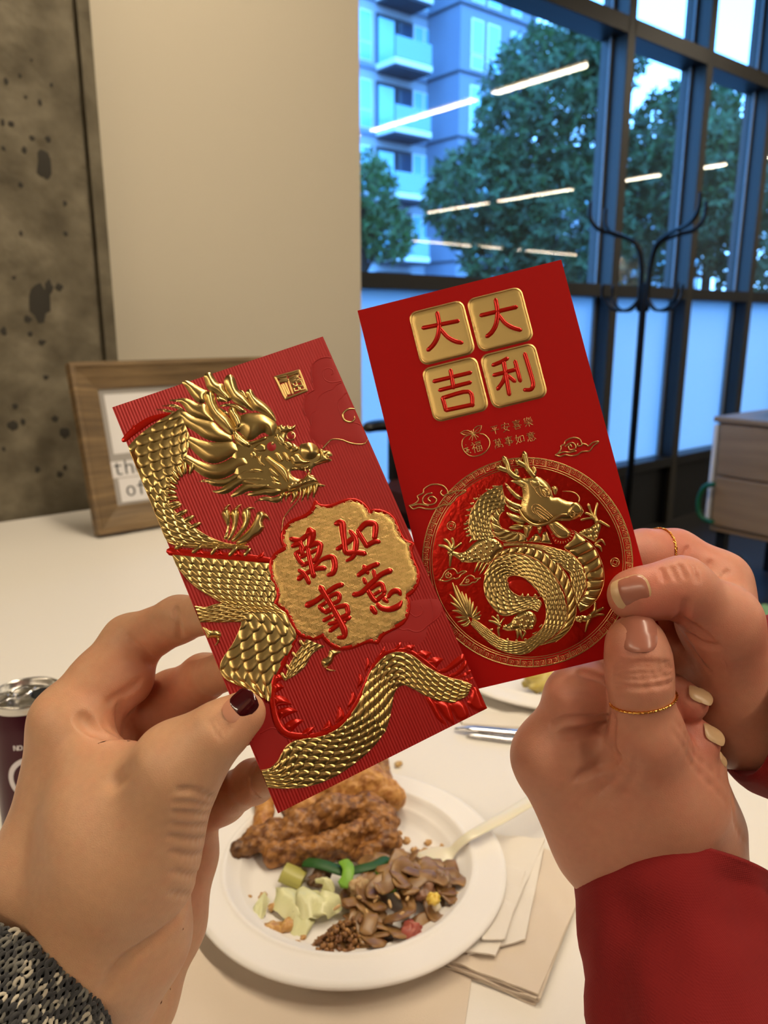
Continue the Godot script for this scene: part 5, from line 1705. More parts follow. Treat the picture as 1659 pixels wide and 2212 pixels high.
func brush_characters(o: Node) -> void:
	for c: Array in [
		[[[-0.84, 9.13, 1.77, 2.22, 7.29, 1.95, 5.22, 8, 1.78, 7.55, 8.02, 1.78], [-1.46, 6.29, 1.59, 1.34, 6.1, 2.3, 1.91, 3.35, 1.59]], [[7.27, 8.72, 4.21, 6.82, 6.76, 3.28, 4.15, 3.2, 1.7], [2.15, 7.12, 1.95, 0.88, 1.85, 1.77]], [[-1.49, 3.02, 1.77, 3.33, 3.54, 1.56, 7.65, 3.7, 2.14, 8.92, 2.59, 2.35], [9.09, 2.71, 2.35, 7.15, -0.37, 2.13, 4.35, -2.68, 1.77], [-1.4, 2.79, 1.77, -1.04, -0.43, 1.69, 0.13, -2.65, 1.55]], [[-0.68, -2.31, 1.55, 4.76, -2.16, 1.7], [-0.09, 0.9, 1.41, 6.99, 1.25, 1.42], [3.82, 3.34, 1.7, 2.69, -1.6, 1.91, 1.57, -7.86, 2.05]], [[-2.74, -3.56, 1.41, -1.41, -5.84, 1.9, -1.09, -9.61, 1.69], [-4.2, -6.58, 1.97, -0.62, -5.79, 1.69, 3.33, -5.53, 1.77, 6.91, -6.65, 1.77], [2.88, -4.77, 1.77, 6.39, -3.34, 1.35, 9.92, -3.26, 1.92, 11.59, -4.35, 2.35, 10.98, -7.39, 2.35, 9.1, -9.69, 2.06, 6.94, -9.74, 1.35]]],
		[[[-5.15, -17.39, 2.31, -1.25, -17.17, 1.9, 3.89, -15.93, 1.91, 8.11, -15.12, 1.84, 10.65, -15.36, 1.77], [2.37, -13.18, 2.33, 2.8, -16.23, 2.26, 3.62, -21.93, 2.04, 4.15, -27.86, 2.32, 4.32, -31.92, 2.53, 3.28, -34.3, 1.89, 0.92, -33.71, 1.12]], [[2.99, -18.03, 1.48, 6.62, -17.67, 1.63, 7.95, -18.63, 1.91, 6.81, -20.63, 1.55, 3.52, -20.82, 1.48], [-1.01, -19.74, 1.68, 0.04, -22.21, 1.54, 2.67, -22.35, 1.48], [-0.85, -19.81, 1.47, 2.04, -19.34, 1.41]], [[0.29, -22.96, 1.47, 4.07, -22.69, 1.48, 8.4, -23.42, 1.91, 8.83, -24.75, 1.98, 7.65, -27.1, 1.9, 3.05, -26.82, 1.55]], [[-1.52, -25.4, 1.47, 2.24, -25.13, 1.48], [8.18, -28.4, 1.76, 3.98, -28.24, 1.55, -0.13, -27.51, 1.47], [-0.83, -30.04, 1.68, 2.78, -29.24, 1.61, 5.89, -29.19, 1.55]]],
		[[[18.12, 8.03, 1.8, 20.37, 7.31, 2.88, 19.35, 3.59, 2.52, 18.26, -0.28, 2.3, 17.38, -4.14, 2.29, 21.2, -5.8, 2.08, 24.05, -7.46, 2.09], [22.27, 2.99, 1.73, 23.05, -0.68, 2.23, 21.59, -4.01, 2.23, 19.13, -6.9, 1.65, 16.16, -7.38, 1]], [[14.56, -1.57, 1.57, 17.66, -1.21, 1.94, 21.7, -0.12, 1.94, 23.92, -0.05, 1.59]], [[25.14, 1.82, 1.88, 25.56, -1.31, 2.02, 26.1, -5.08, 1.95], [25.55, 1.85, 1.88, 29.45, 3.43, 2.25, 32.63, 1.94, 2.47, 31.85, -0.72, 2.39, 30.32, -3.27, 2.1], [26.59, -4.89, 1.88, 29.72, -4.6, 1.88, 31.43, -5.3, 1.67]]],
		[[[18.18, -14.48, 1.64, 22.13, -13.62, 2.08, 24.66, -13.31, 1.87, 27.32, -13.44, 1.87], [21.73, -12.28, 1.86, 22.06, -15.14, 1.58], [13.42, -20.85, 1.85, 16.55, -21.34, 1.92, 21.97, -19.39, 1.93, 26.64, -17.85, 1.87, 31.01, -17.81, 2.09]], [[19.63, -16.77, 1.57, 19.63, -18.39, 1.57], [24.53, -15.4, 1.72, 24.04, -18.32, 1.58], [19.33, -21.75, 1.93, 19.85, -25.07, 1.93, 20.68, -26.77, 1.64], [19.78, -21.64, 1.5, 23.69, -20.89, 1.72, 25.54, -21.68, 1.94, 25.14, -24.81, 1.86], [21.06, -24.12, 1.36, 23.82, -23.74, 1.36], [20.72, -26.68, 1.64, 24.85, -25.46, 1.5]], [[17.94, -28.49, 2.21, 18.52, -30.74, 1.99], [20.58, -27.89, 1.5, 21.57, -30.13, 1.93, 24.38, -31.88, 2.07, 28.09, -32.09, 2.22, 30.07, -31, 1.08], [23.91, -27.12, 1.93, 24.69, -28.69, 1.5], [25.75, -27.21, 1.43, 28.24, -25.94, 1.94, 30.56, -26.62, 2.16, 30.82, -28.29, 1.29]]]]:
		var ch := MB.new()
		var rim := MB.new()
		for group: Array in c:
			for run: Array in group:
				stroke_pair(ch, rim, run)
		var q := put(rim.mesh(), "character_edge", M.gold_line, o)
		put(ch.mesh(), "character", M.red_gloss, q)

func stroke_pair(ch: MB, rim: MB, run: Array) -> void:
	if run.size() < 6:
		return
	var wide := []
	var main := []
	for i in range(0, run.size(), 3):
		wide.append_array([run[i], run[i + 1], run[i + 2] * 1.12 + 0.5])
		main.append_array([run[i], run[i + 1], run[i + 2] * 1.12])
	bead(rim, wide, 0.10, 0.74, 4, 7)
	bead(ch, main, 0.30, 0.80, 4, 9)

func lock_shapes(d: Node, g: Material) -> void:
	var list := [
		[-16.35, 84.15, -14.26, 84.14, -12.01, 81.83, -9.71, 78.74, -8.27, 77.47, -9.69, 76.11, -11.16, 73.28, -13.62, 74.18, -15.04, 77.68, -15.72, 81.3, 0.9, 2.2],
		[-27.3, 77.72, -24.19, 77.32, -22.14, 76.38, -20.47, 74.47, -19.41, 71.85, -21.69, 73.99, -23.73, 75.85, 0.55, 1.2],
		[-23.72, 79, -21.02, 78.38, -18.1, 77.87, -15.68, 76.05, -13.74, 73.85, -11.12, 72.51, -11.18, 68.8, -10.76, 64.55, -14.34, 67, -17.01, 69.1, -18.8, 71.63, -19.43, 74.46, -20.32, 76.64, -22.61, 77.85, 0.85, 2.4],
		[-30.19, 77.32, -26.68, 76.21, -23.45, 73.9, -19.82, 72.56, -17.03, 69.04, -12.7, 65.83, -10.58, 64.11, -8.98, 60.16, -6.44, 56.79, -7.1, 54.44, -10.54, 55.38, -14.07, 57.09, -17.14, 59.91, -19.29, 63.3, -21.73, 66.8, -22.66, 69.73, -24.19, 72.88, -27.12, 75.08, 1.0, 3.2],
		[-30.5, 64.97, -28.37, 65.62, -24.35, 64.48, -21.25, 61.83, -17.83, 59.07, -14.2, 56.77, -7.04, 54.42, -5.2, 50.19, -6.9, 48.62, -9.67, 48.77, -13.42, 48.19, -16.83, 48.4, -19.59, 50.2, -21.72, 53.58, -23.47, 57.91, -24.94, 61.21, -27.49, 63.46, 1.15, 3.6],
		[-31.8, 56.73, -28.76, 56.65, -25.66, 55.83, -23.29, 53.09, -20.29, 50.18, -16.93, 48.15, -12.84, 47.89, -9.1, 48.44, -4.94, 47.32, -3.77, 44.09, -5.16, 42.41, -8.61, 42.65, -12.42, 41.93, -16.02, 41.69, -19.76, 42.79, -22.91, 45.3, -25.03, 48.67, -27.02, 52.35, -29.8, 54.87, 1.1, 3.2],
		[-25.81, 44.07, -22.12, 43.82, -18.58, 42.26, -15.11, 41.34, -11.82, 41.7, -8.03, 42.35, -4.37, 41.74, -1.37, 39.47, -3.39, 38.04, -7.09, 39.41, -11.67, 39.44, -15.16, 38.62, -17.88, 38.78, -20.76, 40.28, -22.65, 42.47, 0.9, 2.2],
		[-22.55, 38.81, -19.22, 38.04, -16.06, 38.98, -12.61, 39.74, -8.72, 39.75, -2.6, 37.36, 0.4, 35.08, -0.8, 33.89, -6.11, 35.72, -9.17, 36.92, -12.51, 36.49, -15.69, 35.55, -18.41, 35.72, -20.92, 37.26, 0.85, 2.0],
		[-16.38, 33.83, -13.32, 35.35, -10.03, 36.53, -7.07, 35.99, -0.28, 33.43, 0.33, 31.42, -5.85, 32.03, -8.9, 33.23, -11.84, 32.94, -14.27, 32.99, 0.8, 1.7],
		[-10.87, 32.73, -7.47, 32.41, -2.42, 31.7, 2.46, 30.51, 3.69, 28.25, -0.5, 27.71, -3.95, 29.73, -7.84, 30.62, 0.75, 1.6],
		[-8.72, 28.05, -6.4, 28.95, -3.59, 28.86, -0.65, 27.33, 3.16, 26.99, 2.06, 25.22, -0.62, 24.82, -4.24, 27.29, -6.44, 27.98, 0.7, 1.4]]
	for q: Array in list:
		var c: Array = q.slice(0, q.size() - 2)
		put(puff(MB.new(), v2(c), q[-2], q[-1], 0.85, 0.1, 3, 1.0, 0.1).mesh(), "mane_lock", g, d)
	for q: Array in [
		[-7.19, 84.24, -4.46, 84.4, -3.67, 81.46, -2.9, 78.92, -1.5, 77.96, -1.6, 75.04, -0.47, 71.61, -2.38, 70.43, -4.21, 72.98, -6.03, 75.52, -7.92, 77.9, -7.9, 81.1, 1.2, 2.4],
		[-0.63, 79.23, 1.1, 80.89, 2.87, 80.82, 3.82, 79.15, 3.67, 76.54, 3.41, 73.22, 5.17, 69.55, 5.85, 63.25, 2.62, 65.95, -0.51, 69.74, -1.19, 73.38, -1.38, 76.47, 1.3, 2.6],
		[5.66, 71.64, 7.46, 72.51, 8.45, 71.39, 8.77, 68.61, 11.17, 64.69, 12.84, 59.9, 12.36, 55.91, 10.42, 58.45, 8.07, 61.59, 5.8, 64.02, 5.57, 67.89, 1.2, 2.6],
		[3.54, 73.55, 5.16, 72.2, 5.48, 69.43, 4.27, 69.12, 3.5, 71.67, 0.9, 1.2],
		[-5.68, 74.64, -3.72, 72.42, -2.38, 70.43, -4.86, 71.34, -6.28, 72.23, 0.7, 1.0], [-6.45, 70.04, -2.64, 69.77, 0.83, 67.74, 2.89, 63.96, 0.26, 64.56, -1.93, 68, -5.03, 69.15, 0.7, 1.2], [-6.71, 69.39, -4.76, 67.17, -3.99, 64.64, -5.94, 66.86, 0.6, 1.0],
		[-9.87, 76.55, -8.18, 77.25, -6.7, 76.52, -6.43, 74.54, -6.85, 71.69, -6.48, 68.18, -4.92, 64.98, -4.16, 62.46, -4.23, 58.75, -6.22, 56.89, -8.54, 60.37, -10.32, 64.76, -11.18, 68.8, -10.99, 72.84, 1.7, 3.0],
		[-3.69, 67.15, -2.24, 68.12, -0.81, 67.22, -0.52, 64.85, 0.07, 62.76, -0.3, 58.77, -3.74, 58.19, -4.16, 62.46, -4.17, 65.08, 1.6, 2.4]]:
		var c: Array = q.slice(0, q.size() - 2)
		put(puff(MB.new(), v2(c), q[-2], q[-1], 0.75, 0.15, 3, 1.0, 0.1).mesh(), "horn", g, d)
	put(puff(MB.new(), v2([-1.02, 63.16, 2.25, 63.26, 6.18, 62.29, 9.09, 60.53, 10.94, 57.96, 12.14, 54.67, 10.51, 52.08, 8.6, 50.54, 7.3, 51.79, 6.13, 53.35, 4.3, 53.29, 2.21, 52.59, 0.1, 52.26, -1.78, 53.35, -2.9, 56.76, -4.36, 58.43, -3.18, 61.34]), 1.7, 5.0, 0.8, 0.15, 3, 1.0, 0.1).mesh(), "brow", g, d)
	put(puff(MB.new(), v2([-5.44, 58.83, -4.27, 58.21, -2.92, 55.83, -1.54, 53.07, -0.02, 50.64, -1.96, 48.96, -4.63, 50.72, -6.01, 53.47, -6.08, 56.1]), 1.1, 1.6, 0.6, 0.2, 3, 1.0, 0.1).mesh(), "ear", g, d)
	put(puff(MB.new(), v2([-5.06, 57.57, -4.32, 55.43, -3.28, 53.18, -2.08, 50.86, -4.24, 51.68, -5.44, 54]), 0.5, 0.8, 0.5, 1.1, 3).mesh(), "ear_fold", g, d)

func face_left(d: Node, g: Material) -> void:
	var head := put(puff(MB.new(), v2([-8.03, 52.32, -2.5, 52.81, -0.22, 51.39, 4.31, 51.91, 9.55, 51.43, 11.85, 54.34, 13.34, 53.51, 18.43, 51.6, 18.36, 50.57, 16.08, 49.53, 13.86, 49.05, 12.98, 46.94, 15.58, 44.82, 16.94, 42.79, 18.05, 43.69, 21.74, 42.78, 23.96, 40.12, 23.65, 37.21, 25.97, 37.83, 27.92, 36.71, 28.35, 34.65, 26.21, 34.9, 27.25, 32.8, 23.86, 32.9, 20.25, 33.17, 18.07, 32.4, 16.82, 30.75, 16.49, 33.02, 14.95, 32.86, 12.88, 34.04, 9.88, 34.73, 9.74, 32.66, 11.75, 30.5, 14.99, 30.35, 16.39, 31.74, 16.59, 30.47, 17.9, 29.4, 18.39, 26.03, 16.86, 25.21, 12.4, 25.11, 7.76, 26.21, 5.4, 27.51, 2.35, 27.98, -2.37, 31.32, -7.97, 35, -11.56, 40.06]), 0.55, 1.6, 0.9, 0.12, 2, 1.0, 0.1).mesh(), "face", g, d)
	for e: Array in [[6.47, 46.79, 7.3, 47.74, 1.9, 0.7], [15.57, 48.29, 16.39, 48.77, 1.55, 0.62]]:
		dome(Vector2(e[0], e[1]), e[4] + 0.35, 0.35, 0.5, M.gold_line, "eye_rim", head)
		dome(Vector2(e[0], e[1]), e[4], 0.3, 0.78, M.red_smooth, "eye", head)
		dome(Vector2(e[2], e[3]), e[5], 0.5, 0.95, M.gold_line, "pupil", head)
	dome(v2([20.02, 39.43])[0], 3.9, 2.1, 0.3, g, "nose", head)
	for q: Array in [
		[11.31, 40.07, 13.29, 41.11, 15.82, 40.14, 16.79, 37.21, 19.35, 35.4, 17.24, 34.79, 13.78, 35.3, 11.39, 36.6, 1.3, 1.8], [14.28, 37.35, 16.65, 36.89, 17.83, 35.31, 15.37, 35.58, 0.5, 0.6], [24.32, 39.22, 25.97, 37.83, 27.8, 36.68, 25.46, 35.76, 28.26, 34.61, 26.07, 34.58, 27.22, 32.89, 23.56, 33.09, 19.14, 34.05, 22.34, 35.45, 23.81, 37.15, 0.9, 1.2],
		[12.07, 53.99, 14.25, 53.93, 14.5, 52.59, 16.15, 53.03, 16.72, 51.75, 19.16, 51.94, 18.3, 50.59, 16.29, 50.02, 13.38, 50.1, 11.8, 50.7, 11.49, 52.58, 0.9, 1.0], [10.61, 50.47, 12.23, 49.1, 12.84, 46.61, 11.24, 44.97, 9.94, 46.21, 9.35, 48.31, 0.9, 1.2], [11.29, 46.83, 13.45, 46.76, 15.1, 45, 14.9, 43.2, 12.46, 42.63, 11.29, 44.2, 0.95, 1.2], [13.63, 43.68, 16.76, 43.24, 16.39, 41.5, 13.94, 40.93, 12.19, 41.98, 0.9, 1.1], [8.81, 49.64, 10.88, 51.12, 11.06, 48.04, 9.85, 47.75, 0.8, 0.8],
		[2, 43.65, 3.88, 43.86, 5.83, 40.69, 7.63, 38.06, 8.67, 35.31, 8.35, 32.65, 6.8, 29.99, 5.88, 32.13, 5.08, 35.41, 3.65, 38.93, 2.06, 42.07, 1.2, 1.3], [2.35, 42.77, 3.73, 42.62, 5.29, 39.41, 6.72, 35.88, 6.91, 32.84, 5.7, 35.16, 4.14, 38.37, 2.45, 41.25, 0.5, 0.6],
		[6.46, 30.05, 10.68, 29.69, 13.87, 30.3, 16.36, 31.68, 16.51, 30.28, 18.08, 28.77, 18.26, 26.34, 13.91, 26.93, 8.47, 27.04, 5.78, 27.55, 1.0, 1.2], [10.52, 36.27, 12.9, 34.97, 15.56, 34.31, 18.05, 34.09, 16.17, 33.14, 14.66, 33.91, 12.92, 34.14, 10.75, 35.06, 0.8, 0.8],
		[9.8, 43.27, 11.42, 41.9, 11.6, 38.84, 9.94, 38.36, 9.31, 41.21, 0.9, 0.9], [6.67, 44.47, 8.59, 42.98, 9.09, 39.81, 7.43, 39.33, 6.36, 41.98, 0.8, 0.8], [-0.01, 49.26, 3, 49.6, 4.65, 47.48, 3.55, 45.67, 0.8, 45.98, -0.98, 47.77, 0.8, 1.0], [-2.45, 52.05, 1.66, 51.6, 6.08, 51.81, 5.72, 50.07, 1, 49.99, -2.49, 50.21, 0.8, 0.9],
		[-0.35, 44.93, 1.77, 44.86, 0.72, 42.29, 1.79, 39.65, -0.25, 40.81, -1.14, 43.01, 0.8, 0.9], [-1.6, 48.01, 0.18, 46.21, -1.36, 44.21, -3.13, 46, 0.8, 0.9], [2.1, 39.53, 4.23, 36.85, 4.73, 33.69, 3.31, 34.62, 1.79, 37.06, 0.8, 0.8], [0.79, 33.76, 3.27, 32.78, 4.47, 30.47, 1.86, 31.12, 0.8, 0.8], [1.4, 36.1, 3.48, 34.18, 4.24, 31.66, 1.72, 33.39, 0.7, 0.7], [-4.65, 41.41, -1.57, 40.22, -0.24, 38.22, -2.84, 38.86, -4.55, 39.9, 0.8, 0.8]]:
		var c: Array = q.slice(0, q.size() - 2)
		put(puff(MB.new(), v2(c), q[-2], q[-1], 0.5, 0.45, 3, 1.0, 0.15).mesh(), "face_fold", g, head)
	for t: Array in [[2.22, 27.67, 4.03, 27.69, 4.39, 26.81, 2.23, 25.09, 1.33, 23.8, 1.68, 25.67], [4.52, 27.12, 6.27, 26.98, 6.12, 25.75, 3.9, 24.79, 3.22, 23.59, 3.55, 25.67], [6.82, 26.58, 9.21, 26.19, 8.78, 24.32, 6.43, 23.05, 4.22, 22.27, 6.07, 23.93], [11.42, 26.24, 13.12, 25.94, 12.31, 24.04, 10.12, 22.31, 8.97, 21.48, 10.32, 24.08], [13.71, 26.46, 15.73, 26.03, 14.92, 24.12, 12.72, 22.39, 11.48, 20.96, 12.04, 23.4], [16.18, 26.23, 18.22, 25.8, 17.1, 23.63, 15.05, 21.84, 13.93, 21.1, 14.65, 23.48], [18.01, 26.62, 19.17, 25.43, 20.54, 24.14, 18.62, 24.15, 17.78, 25.22]]:
		put(puff(MB.new(), v2(t), 0.8, 0.8, 0.45, 0.2, 3, 1.0, 0.15).mesh(), "beard_tuft", g, head)
	for t: Array in [[10.72, 28.93, 11.87, 29.04, 12.16, 27.99, 10.95, 27.73], [12.5, 28.79, 13.64, 28.9, 13.84, 28.08, 12.63, 27.81], [14.27, 28.65, 15.42, 28.76, 15.62, 27.94, 14.4, 27.67], [16.05, 28.51, 17.14, 28.46, 17.11, 27.54, 15.96, 27.43], [7.13, 29.05, 8.89, 30.21, 7.93, 28.36], [8.83, 28.75, 9.99, 29.78, 9.63, 28.06], [15.61, 33.54, 15.42, 31.37, 14.88, 32.7], [17.19, 32.93, 16.75, 30.86, 16.46, 32.09]]:
		put(puff(MB.new(), v2(t), 0.5, 0.5, 0.4, 1.2, 2).mesh(), "tooth", M.gold_line, head)

func claws_left(d: Node, g: Material) -> void:
	for c: Array in [[-24.88, 19.35, -21.98, 22.81, -22.05, 26.43, -21.9, 28.89, -19.91, 30.03, -18.54, 28.62, -19.54, 25.78, -21.21, 22.5, -23.58, 18.82], [-23.71, 18.51, -20.68, 21.57, -19.2, 24.56, -18.67, 27.59, -16.85, 28.66, -15.35, 27.19, -16.68, 24.26, -19.07, 20.91, -22.57, 17.9], [-22.47, 17.65, -18.43, 19.93, -15.68, 22.41, -14.84, 25.68, -12.93, 27.45, -11.07, 25.98, -12.09, 23.13, -14.93, 19.95, -19.54, 17.16, -21.53, 16.55], [-20.93, 16.3, -14.58, 19.09, -10.96, 21.95, -9.03, 24.07, -7, 23.84, -6.25, 21.86, -8.44, 19.48, -8.6, 17.37, -11.43, 15.64, -14.04, 15.27, -16.59, 14.16, -20.07, 14.16],
		[-44.69, -9.11, -42.6, -11.4, -40.61, -12.27, -39.41, -13.48, -39.45, -14.84, -40.51, -15.4, -42.51, -14.53, -44.55, -13.8, -44.62, -11.88], [-3.61, -36.58, -0.08, -39.2, -3.03, -39.81, -4.67, -41.53, -7.01, -42.41, -8.62, -42.03, -8.88, -40, -7.6, -38.83, -5.43, -38.74]]:
		put(puff(MB.new(), v2(c), 1.1, 1.5, 0.6, 0.1, 3, 1.0, 0.1).mesh(), "toe", g, d)
	for c: Array in [[-20.61, 30.03, -18.74, 31.23, -17.35, 30.89, -18.76, 29.79, -19.55, 28.88], [-16.9, 28.54, -15.09, 29.55, -13.37, 29.3, -14.9, 28.31, -15.83, 27.38], [-12.88, 27.07, -11.17, 27.47, -9, 25.88, -10.92, 25.99, -11.95, 25.54], [-6.29, 22.97, -5.35, 21.28, -5.57, 19.04, -6.4, 20.47, -7.24, 21.53], [-41.59, -14.76, -40.35, -15.82, -41.61, -17.32, -43.32, -17.42, -41.95, -16.48], [-7.88, -42.37, -6.43, -43.54, -4.74, -45, -6.83, -44.47, -7.95, -43.38]]:
		put(puff(MB.new(), v2(c), 0.8, 0.6, 0.35, 0.25, 2, 1.0, 0.15).mesh(), "claw", M.gold_line, d)

func red_mane(d: Node) -> void:
	var m: Material = M.red_gloss
	var band := MB.new()
	bead(band, [-45.36, 22.36, 3.21, -38.36, 18.05, 3.54, -29.99, 13.52, 3.89, -21.28, 9.54, 3.59, -11.75, 4.68, 1.97], 0.16, 0.1, 5, 9)
	bead(band, [-13.17, -26.56, 0.97, -17.95, -30.04, 2.26, -22.78, -34.12, 2.57, -27.03, -37.71, 2.56, -30.06, -42.14, 2.55, -31.99, -48.05, 2.54, -32.68, -53.81, 2.85, -31.24, -58.53, 2.85, -26.8, -61.79, 2.54, -20.92, -64.22, 2.23, -14.06, -64.53, 1.93, -8.17, -63.17, 1.94, -2.9, -60.09, 1.95, 2.08, -56.11, 1.79, 6.38, -52.12, 1.64, 10.03, -48.82, 1.48, 9.3, -49.86, 1.57, 14.04, -47.08, 1.43, 18.47, -47.2, 1.29, 22.47, -48.36, 1.3, 25.9, -50.81, 1.45, 28.8, -55.21, 1.45, 32.04, -61.01, 1.16], 0.2, 0.1, 4, 9)
	bead(band, [-45.66, 69.52, 1.95, -40.44, 71.89, 2.94, -32.97, 73.83, 2.63, -25.53, 73.64, 0.93], 0.2, 0.1, 5, 9)
	put(band.mesh(), "mane_ridge", m, d)
	for q: Array in [
		[-30.51, -43.64, -31.59, -47.89, -25.08, -49.94, 0.25], [-31.2, -49.43, -31.48, -53.36, -23.97, -53.04, 0.25], [-31.04, -55.59, -29.94, -59.48, -23.14, -57.06, 0.25], [-26.62, -61.37, -24.1, -63.57, -20.08, -61.04, 0.25], [-19.21, -63.49, -15.48, -64.56, -14.59, -60.87, -0.22], [-13.03, -62.96, -9.18, -63.04, -9.11, -57.57, -0.22], [-7.35, -60.45, -3.12, -58.95, -2.16, -54.7, -0.22], [-0.32, -55.02, 2.81, -53.65, 3.05, -49.38, -0.22], [4.82, -50.71, 7.68, -49.18, 8.33, -45.24, -0.22], [10.56, -47.64, 13.67, -47.26, 16.62, -43.95, -0.22], [-28.99, -39.55, -30.39, -43.35, -25.28, -42.61, 0.2], [-26.55, -36.55, -29.13, -39.49, -24.08, -39.73, 0.2],
		[10.96, -47.55, 14.04, -47.08, 16.71, -43.95, -0.25], [17.17, -47.24, 20.47, -47.78, 23.56, -44.65, -0.3], [22.47, -48.36, 25.9, -50.81, 28.32, -49.09, 0.35], [26.91, -52.19, 29.53, -56.47, 33.3, -54.73, 0.35], [29.95, -56.97, 32.04, -61.01, 36.8, -58.94, 0.35],
		[-43.71, 20.62, -40.49, 18.59, -42.31, 22.5, 0.3], [-37.61, 17.39, -33.72, 15.25, -34.62, 18.97, -0.3], [-31.04, 14.31, -27.35, 12.42, -27.73, 15.77, -0.3], [-25, 11.44, -21.34, 9.39, -21.47, 13.36, -0.3], [-19.03, 8.25, -15.65, 6.3, -12.53, 8.77, -0.35],
		[-45.37, 69.41, -41.09, 71.05, -40.19, 74.34, -0.3], [-40.09, 71.03, -34.17, 72.45, -33.73, 74.49, -0.3], [-31.9, 73.07, -25.53, 73.64, -28.53, 74.75, 0.3], [-41.37, 72.97, -37.47, 74.42, -35.28, 73.97, -0.3]]:
		var c := v2(q.slice(0, 6))
		var mb := MB.new()
		flame(mb, c[0], c[1], c[2], q[6], 1.2, 0.55)
		put(mb.mesh(), "mane_flame", m, d)
	for q: Array in [[32.68, -61.77, 36.23, -61.96, 40.46, -60.74, 45.11, -60.14, 45.41, -62, 41.95, -63.28, 38.34, -63.85, 34.39, -63.78], [34.91, -64.79, 39.35, -65.24, 44.5, -62.86, 44.74, -64.84, 41.04, -66.62, 37.01, -66.68], [37.17, -67.06, 41.07, -67.26, 45.25, -66.96, 44.3, -68.25, 40.87, -68.42], [40.38, -69.44, 45.08, -70.17, 44.37, -70.94, 41.79, -70.71], [42.75, -73.64, 44.72, -75.16, 44.5, -81.27, 45.15, -83.43, 41.39, -83.55, 39.13, -81.27, 38.29, -78.11, 40.87, -76.19], [31.48, -74.97, 36.34, -76.59, 37.25, -81.02, 35.78, -83.42, 32.04, -82.91, 31.3, -78.88], [26.3, -71.98, 30.93, -74.73, 30.82, -79.89, 29.83, -83.41, 27.72, -80.9, 26.7, -76.76], [23.44, -67.6, 26, -71.23, 26.24, -77.77, 27.02, -82.4, 24.62, -79.15, 23.76, -73.26]]:
		put(puff(MB.new(), clipped(v2(q)), 0.7, 1.4, 0.8, 0.06, 2, 1.0, 0.05).mesh(), "tail_lock", m, d)
	for q: Array in [[-42.6, 22.62, 1.93, -40.52, 22.82, 1.93], [-37.42, 18.72, 1.61, -34.38, 19.58, 1.62], [-31.26, 15.46, 1.46, -28.95, 16.98, 1.79], [-25.14, 12.39, 1.63, -21.88, 14.06, 1.96], [-19.81, 10.18, 1.47, -17.37, 11.48, 1.47], [-24.23, -37.6, 1.6, -23.79, -39.86, 1.6], [-21.27, -35.48, 1.29, -20.83, -37.75, 1.45], [-17.39, -32.02, 1.29, -16.83, -34.01, 1.45], [-13, -29.09, 1.62, -12.44, -31.08, 1.62]]:
		put(bead(MB.new(), q.slice(0, 6), 0.45, 0.45, 3).mesh(), "spine_bead", M.gold_foil, d)


func dome(c: Vector2, r: float, h: float, z: float, m: Material, called: String, p: Node) -> void:
	var o := PackedVector2Array()
	for k in 20:
		o.append(c + Vector2.from_angle(TAU * k / 20.0) * r)
	put(puff(MB.new(), o, h, r, r * 0.28, z, 1).mesh(), called, m, p)

